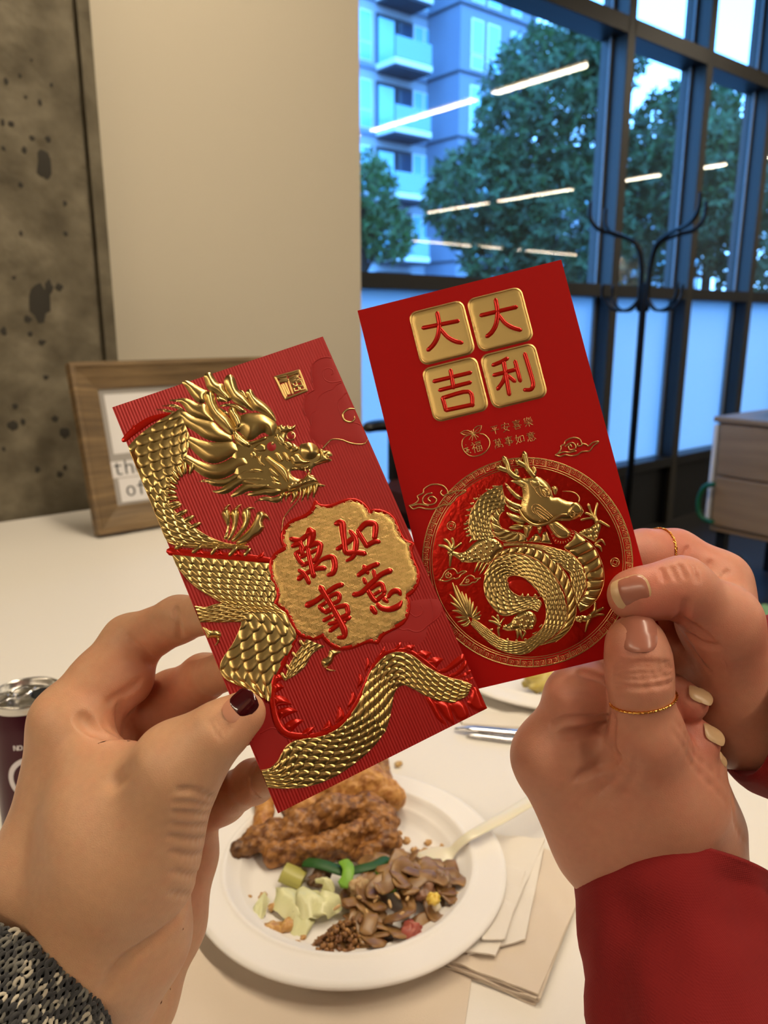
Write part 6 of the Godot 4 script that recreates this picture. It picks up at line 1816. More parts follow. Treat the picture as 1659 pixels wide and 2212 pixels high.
func packet_right() -> void:
	half_size = Vector2(45, 84)
	var o := base("red_packet", Vector3.ZERO, "tall plain red packet with four gold character tiles and a round gold dragon medallion", "red packet")
	o.transform = Transform3D(Vector3(0.77548, 0.23532, 0.58588), Vector3(0.0111, 0.92272, -0.38531), Vector3(-0.63127, 0.3053, 0.71294), Vector3(0.24127, 1.11876, -0.21547))
	pocket(o, M.red_matte, 90.0, 168.0, 0.3)
	# four tiles, each with one raised red character
	var strokes := [
		[[-19.43, 69.44, 1.93, -4.26, 68.72, 1.93], [-12.03, 74.27, 1.93, -12.48, 68.88, 2.01, -14.29, 64.34, 2.08, -16.88, 61.29, 2.08, -19.68, 59.58, 1.92], [-12.43, 67.25, 1.7, -10.29, 63.08, 1.92, -7.46, 60.34, 2, -4.95, 59.14, 1.84]],
		[[5.85, 68.64, 1.92, 21.19, 68.5, 1.92], [13.55, 73.7, 1.92, 12.92, 68.04, 2, 11.03, 63.28, 2.07, 8.37, 60.33, 2.07, 6.03, 59.16, 1.91], [13.21, 66.75, 1.69, 15.09, 62.64, 1.91, 17.89, 59.91, 1.99, 20.53, 58.36, 1.83]],
		[[-20.43, 45.74, 1.84, -4.56, 45.65, 1.83], [-12.47, 48.61, 1.91, -13.1, 41.09, 1.91], [-19.02, 41.47, 1.83, -5.71, 41.55, 1.83], [-18.63, 37.86, 1.9, -18.48, 32.42, 1.9], [-18.63, 37.86, 1.9, -7.22, 37.86, 1.9, -7.14, 31.64, 1.9], [-18.48, 32.42, 1.9, -6.87, 32.05, 1.9]],
		[[12.08, 47.75, 1.83, 8.98, 46.94, 1.83, 5.5, 46.46, 1.83], [4.83, 42.16, 1.82, 13.97, 42.24, 1.82], [10.22, 46.63, 1.9, 9.07, 32.57, 1.89], [9.36, 41.02, 1.67, 7.75, 38.47, 1.82, 4.92, 36, 1.82], [10.6, 40.38, 1.67, 12.7, 37.46, 1.82], [14.96, 45.67, 1.82, 15, 37.04, 1.82], [19.74, 47.81, 1.9, 20.06, 37.36, 1.89, 19.75, 33.86, 1.89, 18.34, 32.39, 1.81, 15.76, 32.88, 1.66]]]
	var mids := v2([-12.08, 65.55, 13.39, 65.09, -12.43, 40.37, 12.97, 39.94])
	for k in 4:
		var rr := func(half: float, r: float) -> PackedVector2Array:
			var p := PackedVector2Array()
			for c in 4:
				for i in 7:
					var a := PI * 0.5 * (c + i / 6.0)
					p.append(mids[k] + Vector2([1, -1, -1, 1][c], [1, 1, -1, -1][c]) * (half - r) + Vector2.from_angle(a) * r)
			return p
		var tile := put(puff(MB.new(), rr.call(12.1, 3.6), 0.5, 0.5, 1.4, 0.03, 1, 1.0, 0.05).mesh(), "character_tile", M.gold_satin, o)
		var ln := MB.new()
		var q := []
		for p: Vector2 in rr.call(11.35, 3.1):
			q.append_array([p.x, p.y, 0.42])
		q.append_array(q.slice(0, 3))
		bead(ln, q, 0.5, 0.5, 1)
		put(ln.mesh(), "tile_border", M.gold_line, tile)
		var mb := MB.new()
		for s: Array in strokes[k]:
			bead(mb, s, 0.30, 0.52, 4, 9)
		put(mb.mesh(), "character", M.red_gloss, tile)
	small_writing(o)
	for c: Array in [
		[[21.56, 2.87, 22.95, 3.45, 24.48, 4.78, 24.7, 6.05, 26.2, 6.34, 27.06, 7.58, 29.31, 8.21, 31.51, 7.93, 33.13, 6.73, 33.5, 4.99, 35.02, 4.15, 35.89, 3.27, 37.96, 4.21, 40.22, 4.18, 39.87, 3.61, 37.89, 2.78, 35.81, 1.12, 33.94, 1.38, 32.36, 1.51, 30.53, 0.77, 27.97, 0.88, 25.64, 1.86, 23.34, 1.77, 21.56, 2.87], [28.98, 4.59, 28.57, 5.49, 27.61, 4.8, 28.03, 3.51, 29.8, 3.33, 30.71, 4.29, 30.02, 6.05, 27.98, 6.16, 26.46, 5.35], [31.8, 5.41, 31.63, 4.33, 33.06, 4.11, 33.6, 4.9], [23.07, 3.15, 25.36, 3.24, 27.44, 2.53, 30.35, 2.47]],
		[[-43.22, -3.34, -40.85, -3.06, -38.92, -1.89, -38.95, -0.23, -36.35, 0.45, -35.49, 2.02, -32.73, 3.06, -29.86, 2.75, -27.29, 1.32, -26.19, -0.73, -25.97, -2.43, -22.92, -1.99, -18.96, -2.57, -19.37, -3.39, -22.53, -4.26, -24.55, -5.74, -26.79, -6.84, -29.28, -6.36, -31.5, -6.87, -34.03, -7.04, -37.07, -6.16, -39.4, -5.06, -42.03, -5.08, -43.22, -3.34], [-34.15, -3.72, -34.83, -2.56, -33.64, -1.73, -32.17, -2.36, -31.5, -3.84, -32.85, -5.02, -35.12, -4.93, -37.11, -3.78, -36.91, -1.72, -34.92, -0.36, -32.66, -0.46], [-28.39, -0.39, -29.15, -1.32, -28.32, -2.64, -26.62, -2.4], [-42.32, -3.69, -39.05, -3.7, -35.52, -5.22]],
		[[-38.56, -36.56, -37.09, -35.91, -35.65, -34.24, -33.94, -33.21, -31.7, -33.46, -30.62, -34.87, -30.29, -35.81, -28.15, -35.32, -26.61, -35.84, -27.51, -36.2, -29.08, -36.68, -30.18, -37.57, -31.67, -37.79, -32.69, -37.26, -34.25, -37.74, -36.26, -37.69, -38.56, -36.56], [-34.34, -35.85, -34.43, -35.11, -33.55, -35.03, -33.08, -36.01, -34.01, -36.79, -35.33, -36.33, -35.32, -35.18, -34.08, -34.32]],
		[[-30.59, -40.71, -29.02, -39.65, -27.51, -38.28, -25.64, -37.73, -24.16, -38.66, -23.83, -39.6, -21.59, -39.85, -22.55, -40.2, -23.91, -41.02, -25.3, -40.83, -26.59, -41.38, -28.29, -41.26, -30.59, -40.71], [-27.36, -39.9, -27.49, -39.3, -26.74, -39.19, -26.51, -39.96, -27.23, -40.51, -28.28, -40.11]]]:
		var mb := MB.new()
		for line: Array in c:
			bead2(mb, line, 0.62, 0.5, 0.12)
		put(mb.mesh(), "cloud_scroll", M.gold_line, o)
	medallion(o)

func small_writing(o: Node) -> void:
	# strokes on a ten by ten square, y down; each character a list of strokes
	var chars := {
		"ping": [[1.5, 1.5, 8.5, 1.5], [3, 3, 3.8, 4.6], [7, 3, 6.2, 4.6], [0.6, 5.6, 9.4, 5.6], [5, 1.5, 5, 9.8]],
		"an": [[5, 0.3, 5, 1.6], [1, 3.2, 1.2, 1.9, 8.8, 1.9, 8.6, 3.2], [4.3, 2.8, 3, 6.4, 7.8, 9.6], [7, 4.8, 5.4, 8, 1.6, 9.8], [0.6, 5, 9.4, 5]],
		"xi": [[1, 1, 9, 1], [5, 0, 5, 2.4], [2, 2.4, 8, 2.4], [2.4, 3.6, 2.4, 5, 7.6, 5, 7.6, 3.6, 2.4, 3.6], [3.4, 5.3, 3.8, 6.2], [6.6, 5.3, 6.2, 6.2], [0.6, 6.4, 9.4, 6.4], [2.4, 7.4, 2.4, 9.6, 7.6, 9.6, 7.6, 7.4, 2.4, 7.4]],
		"le": [[4.6, 0, 4, 1.2], [3.6, 1.2, 3.6, 4.6, 6.4, 4.6, 6.4, 1.2, 3.6, 1.2], [3.6, 2.9, 6.4, 2.9], [2, 0.6, 0.8, 2.2, 2.2, 2.6, 0.8, 4.6, 2.6, 4.4], [8.4, 0.6, 7.2, 2.2, 8.8, 2.6, 7.4, 4.6, 9.4, 4.4], [0.6, 6, 9.4, 6], [5, 4.8, 5, 10], [4.6, 6.2, 1, 9.2], [5.4, 6.2, 9, 9.2]],
		"wan": [[0.8, 1.2, 9.2, 1.2], [3.2, 0.2, 3.2, 2.4], [6.8, 0.2, 6.8, 2.4], [2.4, 3, 2.4, 6, 7.6, 6, 7.6, 3, 2.4, 3], [2.4, 4.5, 7.6, 4.5], [5, 3, 5, 9], [1, 10, 1, 7, 9, 7, 9, 9.8, 7.8, 9.6], [3, 9, 6.6, 8.6]],
		"shi": [[0.8, 1.2, 9.2, 1.2], [2.4, 2.2, 2.4, 3.8, 7.6, 3.8, 7.6, 2.2, 2.4, 2.2], [1.8, 4.9, 8, 4.9, 8, 7.6], [0.4, 6.2, 9.6, 6.2], [1.8, 7.6, 8, 7.6], [5, 0, 5, 9.8, 3.6, 9.4]],
		"ru": [[2.4, 0.4, 1.4, 5.6, 4.6, 9], [4.2, 3, 3, 7, 0.6, 9.6], [0.4, 3, 5, 3], [5.8, 2.4, 5.8, 8.8], [5.8, 2.4, 9.4, 2.4, 9.4, 8.4], [5.8, 8, 9.4, 8]],
		"yi": [[5, 0, 5, 1], [1.4, 1.2, 8.6, 1.2], [3.2, 1.6, 3.8, 2.6], [6.8, 1.6, 6.2, 2.6], [0.6, 2.8, 9.4, 2.8], [2.6, 3.7, 2.6, 6.4, 7.4, 6.4, 7.4, 3.7, 2.6, 3.7], [2.6, 5, 7.4, 5], [1.4, 7.4, 0.6, 9.4], [3, 7.2, 3.2, 9.6, 7.4, 9.6, 7.8, 8.6], [4.8, 7, 5.6, 8.2], [8, 7, 9.4, 8.6]],
		"fu": [[1.6, 0.4, 2.4, 1.6], [0.4, 2.4, 3.8, 2.4, 0.6, 6], [2.2, 4, 2.2, 10], [2.6, 5, 3.8, 6.2], [4.4, 0.8, 9.4, 0.8], [5, 2, 5, 3.8, 8.8, 3.8, 8.8, 2, 5, 2], [4.6, 5, 4.6, 9.6, 9.2, 9.6, 9.2, 5, 4.6, 5], [6.9, 5, 6.9, 9.6], [4.6, 7.3, 9.2, 7.3]]}
	var at := v2([-0.46, 19.51, 4.23, 19.38, 9.05, 19.29, 14.01, 19.28, -0.5, 13.42, 4.07, 13.31, 8.66, 13.11, 13.59, 12.91, -9.62, 14.21])
	var names := ["ping", "an", "xi", "le", "wan", "shi", "ru", "yi", "fu"]
	for k in 9:
		var mb := MB.new()
		var s := 0.40 if k < 8 else 0.46
		for st: Array in chars[names[k]]:
			var q := []
			for i in range(0, st.size(), 2):
				q.append_array([at[k].x + (st[i] - 5) * s, at[k].y - (st[i + 1] - 5) * s, 0.30 if k < 8 else 0.36])
			bead(mb, q, 0.5, 0.03, 1)
		put(mb.mesh(), "character", M.gold_line, o)
	# mandarin orange
	var mb := MB.new()
	bead(mb, [-7.17, 19.38, 0.38, -5.24, 18.41, 0.47, -3.99, 16.25, 0.56, -3.97, 14.03, 0.61, -5.49, 11.95, 0.56, -8.02, 10.61, 0.56, -10.99, 10.37, 0.52, -13.43, 11.22, 0.47, -15.06, 13.34, 0.42, -15.54, 15.68, 0.42, -14.94, 17.99, 0.42, -13.49, 19.36, 0.38, -11.65, 19.88, 0.33], 0.5, 0.03)
	for c: Array in [[-9.61, 20.24, 0.38, -8.99, 21.69, 0.42, -7.29, 22.62, 0.47, -5.45, 22.41, 0.28], [-9.64, 20.12, 0.33, -7.5, 19.96, 0.42, -6.14, 20.98, 0.42, -5.45, 22.41, 0.24], [-9.87, 20.18, 0.33, -11.42, 21.68, 0.42, -13.28, 22.02, 0.47, -14.86, 21.55, 0.28], [-9.93, 19.95, 0.33, -11.88, 19.94, 0.42, -13.67, 20.51, 0.38, -14.86, 21.55, 0.24], [-9.5, 20.21, 0.28, -7.4, 21.29, 0.33, -5.95, 22.17, 0.24], [-9.93, 19.95, 0.28, -12.12, 20.87, 0.33, -14.18, 21.38, 0.24], [-10.25, 21.51, 0.38, -9.96, 20.33, 0.42], [-9.82, 19.92, 0.42, -12.05, 17.89, 0.24], [-9.77, 19.66, 0.42, -10.89, 17.23, 0.24], [-9.54, 19.6, 0.42, -8.97, 17.12, 0.24], [-9.48, 19.84, 0.38, -7.9, 17.97, 0.24]]:
		bead(mb, c, 0.5, 0.04)
	for c: Array in [[-14.76, 14.5, 0.61, -13.5, 14.68, 0.61], [-14.49, 13.2, 0.61, -13.28, 13.64, 0.71], [-13.96, 14.3, 0.56, -13.75, 12.77, 0.56], [-13.07, 12.6, 0.42, -12.68, 12.26, 0.33], [-13.99, 16.03, 0.38, -13.9, 15.91, 0.33]]:
		bead(mb, c, 0.5, 0.04, 2)
	put(mb.mesh(), "orange_emblem", M.gold_line, o)

func leafs(list: Array, h: float, w: float, step: float, z0: float, called: String, m: Material, p: Node) -> void:
	for c: Array in list:
		put(puff(MB.new(), v2(c), h, w, step, z0, 2, 1.0, 0.1).mesh(), called, m, p)

func medallion(o: Node) -> void:
	var ctr := v2([-1.04, -37.63])[0]
	var R := 43.6
	var g: Material = M.gold_foil
	var ring := func(r: float) -> PackedVector2Array:
		var p := PackedVector2Array()
		for i in 96:
			p.append(ctr + Vector2.from_angle(TAU * i / 96.0) * r)
		return p
	var md := Node3D.new()
	add(md, "medallion", o)
	put(puff(MB.new(), ring.call(R - 3.9), 0.10, 0.6, 2.0, 0.02, 1).mesh(), "red_disc", M.red_disc, md)
	var mb := MB.new()
	for r: Array in [[R, 0.38], [R - 3.1, 0.35], [R - 4.0, 0.30]]:
		var q := []
		for i in 121:
			var p: Vector2 = ctr + Vector2.from_angle(TAU * i / 120.0) * r[0]
			q.append_array([p.x, p.y, r[1]])
		bead(mb, q, 0.6, 0.05, 1)
	put(mb.mesh(), "ring_line", M.gold_line, md)
	# fret of squared spirals, in mirrored pairs, each set on its own radius
	var unit := MB.new()
	for s: float in [1.0, -1.0]:
		var q := []
		for p: Array in [[0.22, -1.15], [0.22, 1.15], [2.3, 1.15], [2.3, -0.65], [0.85, -0.65], [0.85, 0.55], [1.65, 0.55], [1.65, -0.05], [1.3, -0.05]]:
			q.append_array([p[0] * s, p[1], 0.26])
		bead(unit, q, 0.5, 0.04, 1, 5)
	_face_up(unit)
	var um := unit.mesh()
	var n := 50
	for i in n:
		var a := TAU * i / n
		var p := ctr + Vector2.from_angle(a) * (R - 1.55)
		put(um, "fret_key", M.gold_line, md, Transform3D(Basis(Vector3(0, 0, 1), a - PI / 2), Vector3(p.x, p.y, 0) * U))
	var d := Node3D.new()
	add(d, "dragon", o)
	var L := M.gold_line as Material
	# back of the neck
	var body := func(st: Array, cols: int, pitch: float) -> void:
		var s := Strip.new(st, 4, self)
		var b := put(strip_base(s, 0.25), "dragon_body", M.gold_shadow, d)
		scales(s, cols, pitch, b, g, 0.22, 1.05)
		var e := MB.new()
		for side in 2:
			var q := []
			for i in 30:
				var p := s.at(s.long() * i / 29.0, side)
				q.append_array([p.x, p.y, 0.32])
			bead(e, q, 0.6, 0.05, 1)
		put(e.mesh(), "outline", L, b)
	var belly := func(st: Array, count: int, h: float, grow: float) -> void:
		var s := Strip.new(st, 4, self)
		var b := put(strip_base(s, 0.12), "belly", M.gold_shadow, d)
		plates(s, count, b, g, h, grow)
		var e := MB.new()
		for side in 2:
			var q := []
			for i in 30:
				var p := s.at(s.long() * i / 29.0, side)
				q.append_array([p.x, p.y, 0.32])
			bead(e, q, 0.7, 0.05, 1)
		put(e.mesh(), "outline", L, b)
	# strand passing behind, then the great coil, the neck in front
	body.call([-8.66, -28.13, -8.95, -29.22, -0.02, -30.23, -0.24, -31.04, 7.8, -33.14, 6.29, -34.5, 14.78, -36.99, 9.32, -38.12, 18.37, -40.59, 12.01, -41.93, 15.09, -36.84, 8, -38.72, 19, -41.38, 10.61, -39.64, 20.58, -46.06, 13.08, -44.26, 20.54, -46.13, 14.82, -46.18, 20.7, -49.89, 14.6, -50.13, 19.76, -53.66, 14.7, -55.01, 17.34, -56.79, 14.34, -58.92, 14.67, -59.28, 14.32, -60.05], 3, 2.0)
	belly.call([-4.4, -12.99, -4.94, -14.81, -8.01, -13.56, -7.22, -16.23, -10.66, -15.39, -8.36, -19, -11.88, -18.58, -7.83, -21.6, -11.5, -24.04, -5.54, -23.26, -8.23, -27.44, -1.31, -25.21, -2.91, -29.02, -1.56, -25.02, 1.73, -29.92, 2.74, -27.22, 5.98, -31.18, 7.47, -27.79, 10.67, -32.95, 9.98, -27.53], 11, 0.5, 1.02)
	body.call([-3.19, -4.09, -3.45, -7.24, -8.61, -4.86, -4.08, -12.34, -13.14, -6.68, -7.94, -13.29, -16.89, -9.93, -10.66, -15.39, -19.52, -13.37, -11.99, -18.55, -20.82, -16.98, -12.25, -21.39, -21.21, -20.37, -12.07, -23.46, -20.71, -23.97, -11.38, -24.65], 4, 2.0)
	belly.call([21.01, -29.78, 16.79, -34.81, 24.46, -33.93, 15.31, -36.03, 27.32, -38.08, 18.3, -39.78, 28.43, -42.37, 20.48, -44.55, 28.94, -46.94, 20.83, -49.33, 28.62, -50.08, 21.48, -47.36, 27.26, -54.32, 20.18, -53.47, 23.66, -59.15, 18.2, -56.76, 18.75, -62.24, 15, -59.13, 15.05, -63.12, 14.45, -60.08], 9, 0.62, 0.97)
	body.call([-19.7, -38.88, -10.03, -41.92, -14.51, -33.94, -8.77, -41.51, -6.53, -33.07, -6.69, -42.3, 1.08, -36.84, -4.21, -43.75, 6.6, -42.92, -1.71, -47.22, 9.17, -49.26, 0.51, -51.76, 10.25, -55.81, 1.8, -54.92, 9.65, -62.21, 1.58, -59.43, 7.35, -66.49, -0.25, -64.11, 2.12, -70.06, -4.27, -67.41, -4.15, -72.26, -9, -69.13, -11.12, -74.7, -11.1, -69.33, -17.68, -72.64, -16.4, -67.84, -22.46, -69.19, -19.86, -65.83, -25.64, -65.03, -22.65, -62.33, -28.62, -60.06, -25.44, -58.82, -30.22, -57.4, -28.84, -55.44], 5, 2.05)
	body.call([-18.05, -36.97, -9.99, -41.79, -20.76, -42.36, -11.45, -44.6, -21.24, -47.69, -10.76, -47.91, -19.68, -52.64, -8.91, -50.65, -16.36, -57.15, -5.87, -52.09, -11.38, -57.76, -2.38, -52.93, -5.51, -57.17, 0.09, -54.37, -1.97, -58.87, 0.42, -56.31], 4, 2.05)
	belly.call([-17.01, -35.21, -17.03, -36.07, -14.08, -32.31, -15.02, -33.67, -9.36, -30.77, -10.75, -32.74, -4.45, -30.66, -6.48, -32.91, 0.44, -31.7, -2.24, -34.22, 4.73, -33.89, 2.37, -37.35, 8.58, -37.7, 6.27, -42.03, 11.78, -42.79, 9.07, -47.52, 13.75, -48.14, 10.71, -53.06, 14.58, -53.48, 10.95, -57.4, 14.48, -58.24, 10.04, -62.02, 13.66, -62.31, 8.51, -65.35, 11.23, -66.85, 5.3, -68.83, 7.48, -70.2, 0.36, -71.34, 2.26, -72.7, -3.95, -72.58], 19, 0.55, 1.0)
	put(puff(MB.new(), v2([-10.78, -44.76, -8.81, -43.8, -6.65, -44.32, -4.5, -44.83, -2.24, -47.09, -0.6, -49.49, 0.11, -51.09, -1.39, -52.45, -5.69, -51.42, -8.7, -49.84, -10.35, -47.44]), 0.15, 0.6, 0.8, 0.5, 2).mesh(), "red_hollow", M.red_gloss, d)
	mb = MB.new()
	bead2(mb, [-10.78, -44.76, -11.3, -43.48, -10.06, -42.06, -7.76, -42.04, -4.68, -43.36, -1.96, -46.02, 0.21, -49.69, 0.84, -52.12, 0.11, -53.24, -3.61, -52.2, -7.33, -51.17, -9.66, -49.18, -11.08, -46.98, -11.17, -44.95], 0.4, 0.6, 0.55)
	for c: Array in [[-7.6, -51.1, -6.06, -49.61, -5.72, -51.55], [-5.49, -51.75, -3.91, -50.13, -3.34, -52.27], [-2.27, -52.52, -1.3, -51.04, -0.32, -52.7]]:
		puff(mb, v2(c), 0.5, 0.4, 0.4, 0.5, 1)
	put(mb.mesh(), "hollow_rim", L, d)
	# spines down the back, and along the tail
	for q: Array in [[-3.74, -3.96, -5.93, -4.59, -7.64, -2.85, .3], [-7.05, -4.46, -8.94, -5.02, -10.86, -3.52, .3], [-10.44, -5.23, -12.09, -6, -14.4, -5.43, .4], [-13.74, -6.76, -15.19, -7.87, -16.5, -6.23, .35], [-15.87, -8.28, -17.05, -9.45, -18.36, -7.82, .35], [-17.33, -9.97, -18.31, -11.48, -21.02, -10.23, .35], [-18.58, -12, -19.62, -13.2, -21.97, -12.77, .35], [-19.77, -13.75, -20.4, -15.05, -23.68, -15.99, .3], [-20.39, -15.34, -20.83, -16.69, -23.72, -16.13, .3], [-20.97, -17.24, -21.19, -18.63, -23.84, -18.28, .3], [-21.26, -18.91, -21.18, -20.24, -23.72, -19.47, .3], [-21.21, -20.37, -20.99, -21.73, -23.88, -21.17, .3], [-20.89, -21.9, -20.71, -23.4, -23.24, -24.81, .2], [-23.24, -61.34, -22.45, -62.66, -21.29, -61.52, .2], [-17.46, -67.54, -16.12, -67.85, -16.4, -66.23, .2], [-13.85, -68.96, -12.44, -69.01, -13.19, -67.56, .2], [-10.23, -69.25, -8.48, -69.1, -9.77, -68.08, .2], [-6.25, -68.21, -4.7, -67.73, -7.08, -67.59, .2], [-0.57, -63.18, -1.27, -64.72, -4.2, -65.58, .2], [-3.04, -66, -4.54, -67.35, -7.02, -67.04, .2]]:
		var c := v2(q.slice(0, 6))
		put(flame(MB.new(), c[0], c[1], c[2], q[6], 0.5, 0.4).mesh(), "spine", g, d)
	# tail plume
	for q: Array in [[-30.59, -53.89, 1.37, -32.54, -46.55, 1.65, -33.36, -39.18, 0.55], [-30.59, -53.89, 1.21, -33.44, -47.77, 1.65, -35.55, -43.54, 0.55], [-30.76, -53.99, 1.21, -33.59, -49.45, 1.54, -36.02, -46.87, 0.5], [-30.79, -54.12, 1.21, -33.74, -51.13, 1.38, -36.24, -50.25, 0.44], [-30.73, -54.42, 1.1, -33.56, -53.75, 1.21, -35.42, -53.16, 0.44], [-30.6, -55.03, 1.1, -33.1, -55.29, 1.15, -35.13, -55.37, 0.44], [-30.4, -55.93, 0.99, -32.37, -56.89, 1.1, -34.06, -56.77, 0.44], [-30.28, -56.53, 0.93, -31.7, -57.62, 0.93, -33.39, -57.5, 0.38], [-30.28, -53.82, 1.21, -31.32, -46.27, 1.65, -32.15, -40.62, 0.55], [-30.01, -53.88, 1.21, -30.25, -47.68, 1.65, -30.48, -43.61, 0.5], [-29.74, -53.95, 1.21, -29.38, -48.74, 1.54, -29.07, -44.8, 0.5], [-29.51, -54.14, 1.21, -28.59, -50.08, 1.43, -27.87, -46.81, 0.44], [-29.27, -54.34, 1.21, -27.92, -51.38, 1.32, -26.95, -48.75, 0.44], [-28.9, -54.57, 1.1, -26.99, -52.75, 1.26, -25.82, -51.02, 0.44], [-28.7, -54.91, 1.1, -26.46, -54.01, 1.21, -25.14, -53.33, 0.38], [-28.5, -55.24, 0.99, -26.55, -55.42, 1.1, -25.09, -54.77, 0.38], [-28.31, -55.57, 0.93, -26.76, -56.23, 0.99, -25.88, -56.15, 0.38]]:
		put(bead(MB.new(), q, 0.45, 0.12, 4).mesh(), "plume_strand", g, d)
	legs_right(d, g, L)
	head_right(d, g, L)
	for c: Array in [[-28.11, -15.79], [34.12, -46.53]]:
		var m := v2(c)[0]
		mb = MB.new()
		var q := []
		for i in 25:
			var p := m + Vector2.from_angle(TAU * i / 24.0) * 1.75
			q.append_array([p.x, p.y, 0.45])
		bead(mb, q, 0.6, 0.1, 1)
		q = []
		for i in 5:
			var p := m + Vector2.from_angle(TAU * i / 4.0 + 0.25) * 1.15
			q.append_array([p.x, p.y, 0.4])
		bead(mb, q, 0.6, 0.1, 1)
		put(mb.mesh(), "coin", L, md)

func legs_right(d: Node, g: Material, L: Material) -> void:
	var arms := [
		[[-30.19, -25.44, -29.08, -26.72, -27.27, -27.54, -24.94, -27.44, -21.55, -25.51, -18.3, -24.12, -14.53, -24.03, -11.46, -25.5, -9.76, -27.79, -9.12, -30.26, -12.19, -31.53, -16.44, -34.55, -20.71, -33.28, -25.11, -32.51, -27.86, -30.92, -30.08, -28.36, -32.18, -27.56, -32.44, -25.76], [[-30.67, -26.19, 1.95, -32.62, -23.69, 1.39, -35.07, -22.52, 1.12], [-30.46, -25.38, 1.67, -30.84, -22.39, 1.28, -32.15, -20.76, 1.39], [-30.12, -25.17, 1.56, -29.01, -23.12, 1.28, -29.05, -21.08, 1.39], [-30.26, -25.71, 1.11, -28, -24.81, 1, -26.02, -23.84, 1.22], [-31.3, -27.49, 1.67, -32.07, -29.9, 1.39, -32.72, -32.06, 0.83]], [[-20.73, -33.37, 1.11, -22.07, -35.2, 1.11, -23.44, -36.89, 0.39], [-19.14, -33.89, 1.11, -20.45, -35.59, 1.11, -21.62, -36.75, 0.39], [-17.59, -34.56, 1.11, -19.58, -36.67, 1.1, -21.43, -38.24, 0.39]], [-27.47, -29.43, -25.56, -28.73, -23.49, -28.51, -20.96, -27.68, -18.37, -26.57, -15.91, -26.01, -13.33, -26.05, -11.18, -27.73, -26.98, -30.84, -24.36, -30.76, -21.57, -29.99, -19.08, -29.29, -16.21, -28.25, -13.64, -28.3, -23.46, -31.7, -20.54, -31.54, -17.54, -31.11, -14.75, -30.34, -18.58, -32.87, -16.28, -32.85]],
		[[22.64, -31.18, 25.19, -30.22, 27.48, -30.2, 29.77, -29.16, 31.49, -29.15, 32.6, -30.29, 31.12, -33.1, 28.61, -36.52, 26.95, -35.26, 24.64, -33.26], [[31.1, -28.48, 2.2, 31.04, -25.57, 1.37, 33.11, -21.15, 1.1], [30.32, -27.13, 1.37, 29.8, -23.82, 0.99, 29.47, -20.84, 1.54], [30.66, -26.93, 1.1, 28.96, -24.78, 0.99, 27.5, -23.84, 1.1], [30.47, -26.59, 1.1, 27.71, -26.21, 0.93, 25.15, -26.16, 1.1], [32.24, -28.47, 1.37, 34.09, -30.07, 1.1, 35.53, -31.58, 0.82]], [[28.12, -37.27, 1.09, 30.97, -36.23, 1.2, 32.02, -38.64, 0.38], [28.24, -37.87, 1.09, 29.69, -38.8, 1.2, 29.98, -40.88, 0.38]], [29.63, -30.72, 27.38, -31.61, 29.72, -32.47, 24.89, -31.3, 26.79, -33.78, 28.93, -34.3]],
		[[-17.92, -61.75, -15.76, -61.12, -13.73, -60.47, -11.65, -58.55, -8.2, -57.38, -5.14, -57.68, -3.25, -59.69, -3.21, -62.41, -5.15, -64.64, -8.59, -65.25, -12.34, -64.35, -16.17, -63.73, -19, -61.49], [[-18.52, -60.75, 1.64, -20.31, -58.9, 1.09, -22.32, -57.85, 0.82], [-18.64, -60.15, 1.37, -19.49, -57.96, 0.98, -20.69, -56.53, 0.99], [-18.84, -59.82, 1.09, -18.34, -57.95, 0.93, -18.53, -56.48, 1.09], [-18.03, -60.01, 0.82, -17.21, -59.07, 0.71, -16.16, -58.32, 0.66], [-19.27, -61.43, 1.37, -19.76, -63.3, 0.98, -19.75, -64.87, 0.65]], [[-12.23, -63.95, 1.09, -12.27, -66.22, 1.2, -12.96, -67.75, 0.38], [-10.96, -64.54, 1.09, -10.93, -66.53, 1.2, -10.85, -68.39, 0.38], [-9.62, -64.86, 1.09, -9.11, -66.12, 1.09, -10.68, -67.73, 0.38]], [-16.51, -61.8, -14.43, -62.58, -12.4, -61.36, -11.36, -59.61, -10.2, -62.73, -9.43, -60.92, -6.91, -58.96, -7.09, -61.77, -8.46, -63.71, -4.91, -60.01, -5.28, -62.48, -6.05, -64.29]],
		[[12.54, -65.02, 15.27, -64.4, 17.02, -65.24, 19.18, -64.62, 19.61, -66.14, 18.23, -68.08, 16.37, -67.64, 14.58, -66.93, 12.64, -66.75], [[18.62, -65.62, 2.16, 20.8, -63.87, 1.35, 21.87, -61, 1.08], [18.96, -65.42, 1.62, 21.79, -64.39, 1.24, 24.55, -63.63, 1.08], [19.08, -66.01, 1.35, 21.69, -65.79, 1.08, 24.09, -66.36, 0.81], [17.65, -67.09, 1.62, 16.27, -69.03, 1.24, 15.08, -71.29, 0.65]], [], [13.34, -65.21, 15.01, -65.33, 14.19, -66.27]]]
	for a: Array in arms:
		var leg := put(puff(MB.new(), v2(a[0]), 0.75, 1.8, 0.7, 0.3, 2, 1.0, 0.25).mesh(), "leg", g, d)
		for f: Array in a[1]:
			put(bead(MB.new(), f, 0.5, 0.4, 4).mesh(), "toe", g, leg)
		for f: Array in a[2]:
			put(bead(MB.new(), f, 0.5, 0.3, 4).mesh(), "elbow_tuft", g, leg)
		var c := v2(a[3])
		for p in c:
			var q := PackedVector2Array()
			for k in 10:
				q.append(p + Vector2.from_angle(TAU * k / 10.0) * 0.95)
			put(puff(MB.new(), q, 0.5, 0.95, 0.4, 0.95, 1).mesh(), "scale", g, leg)

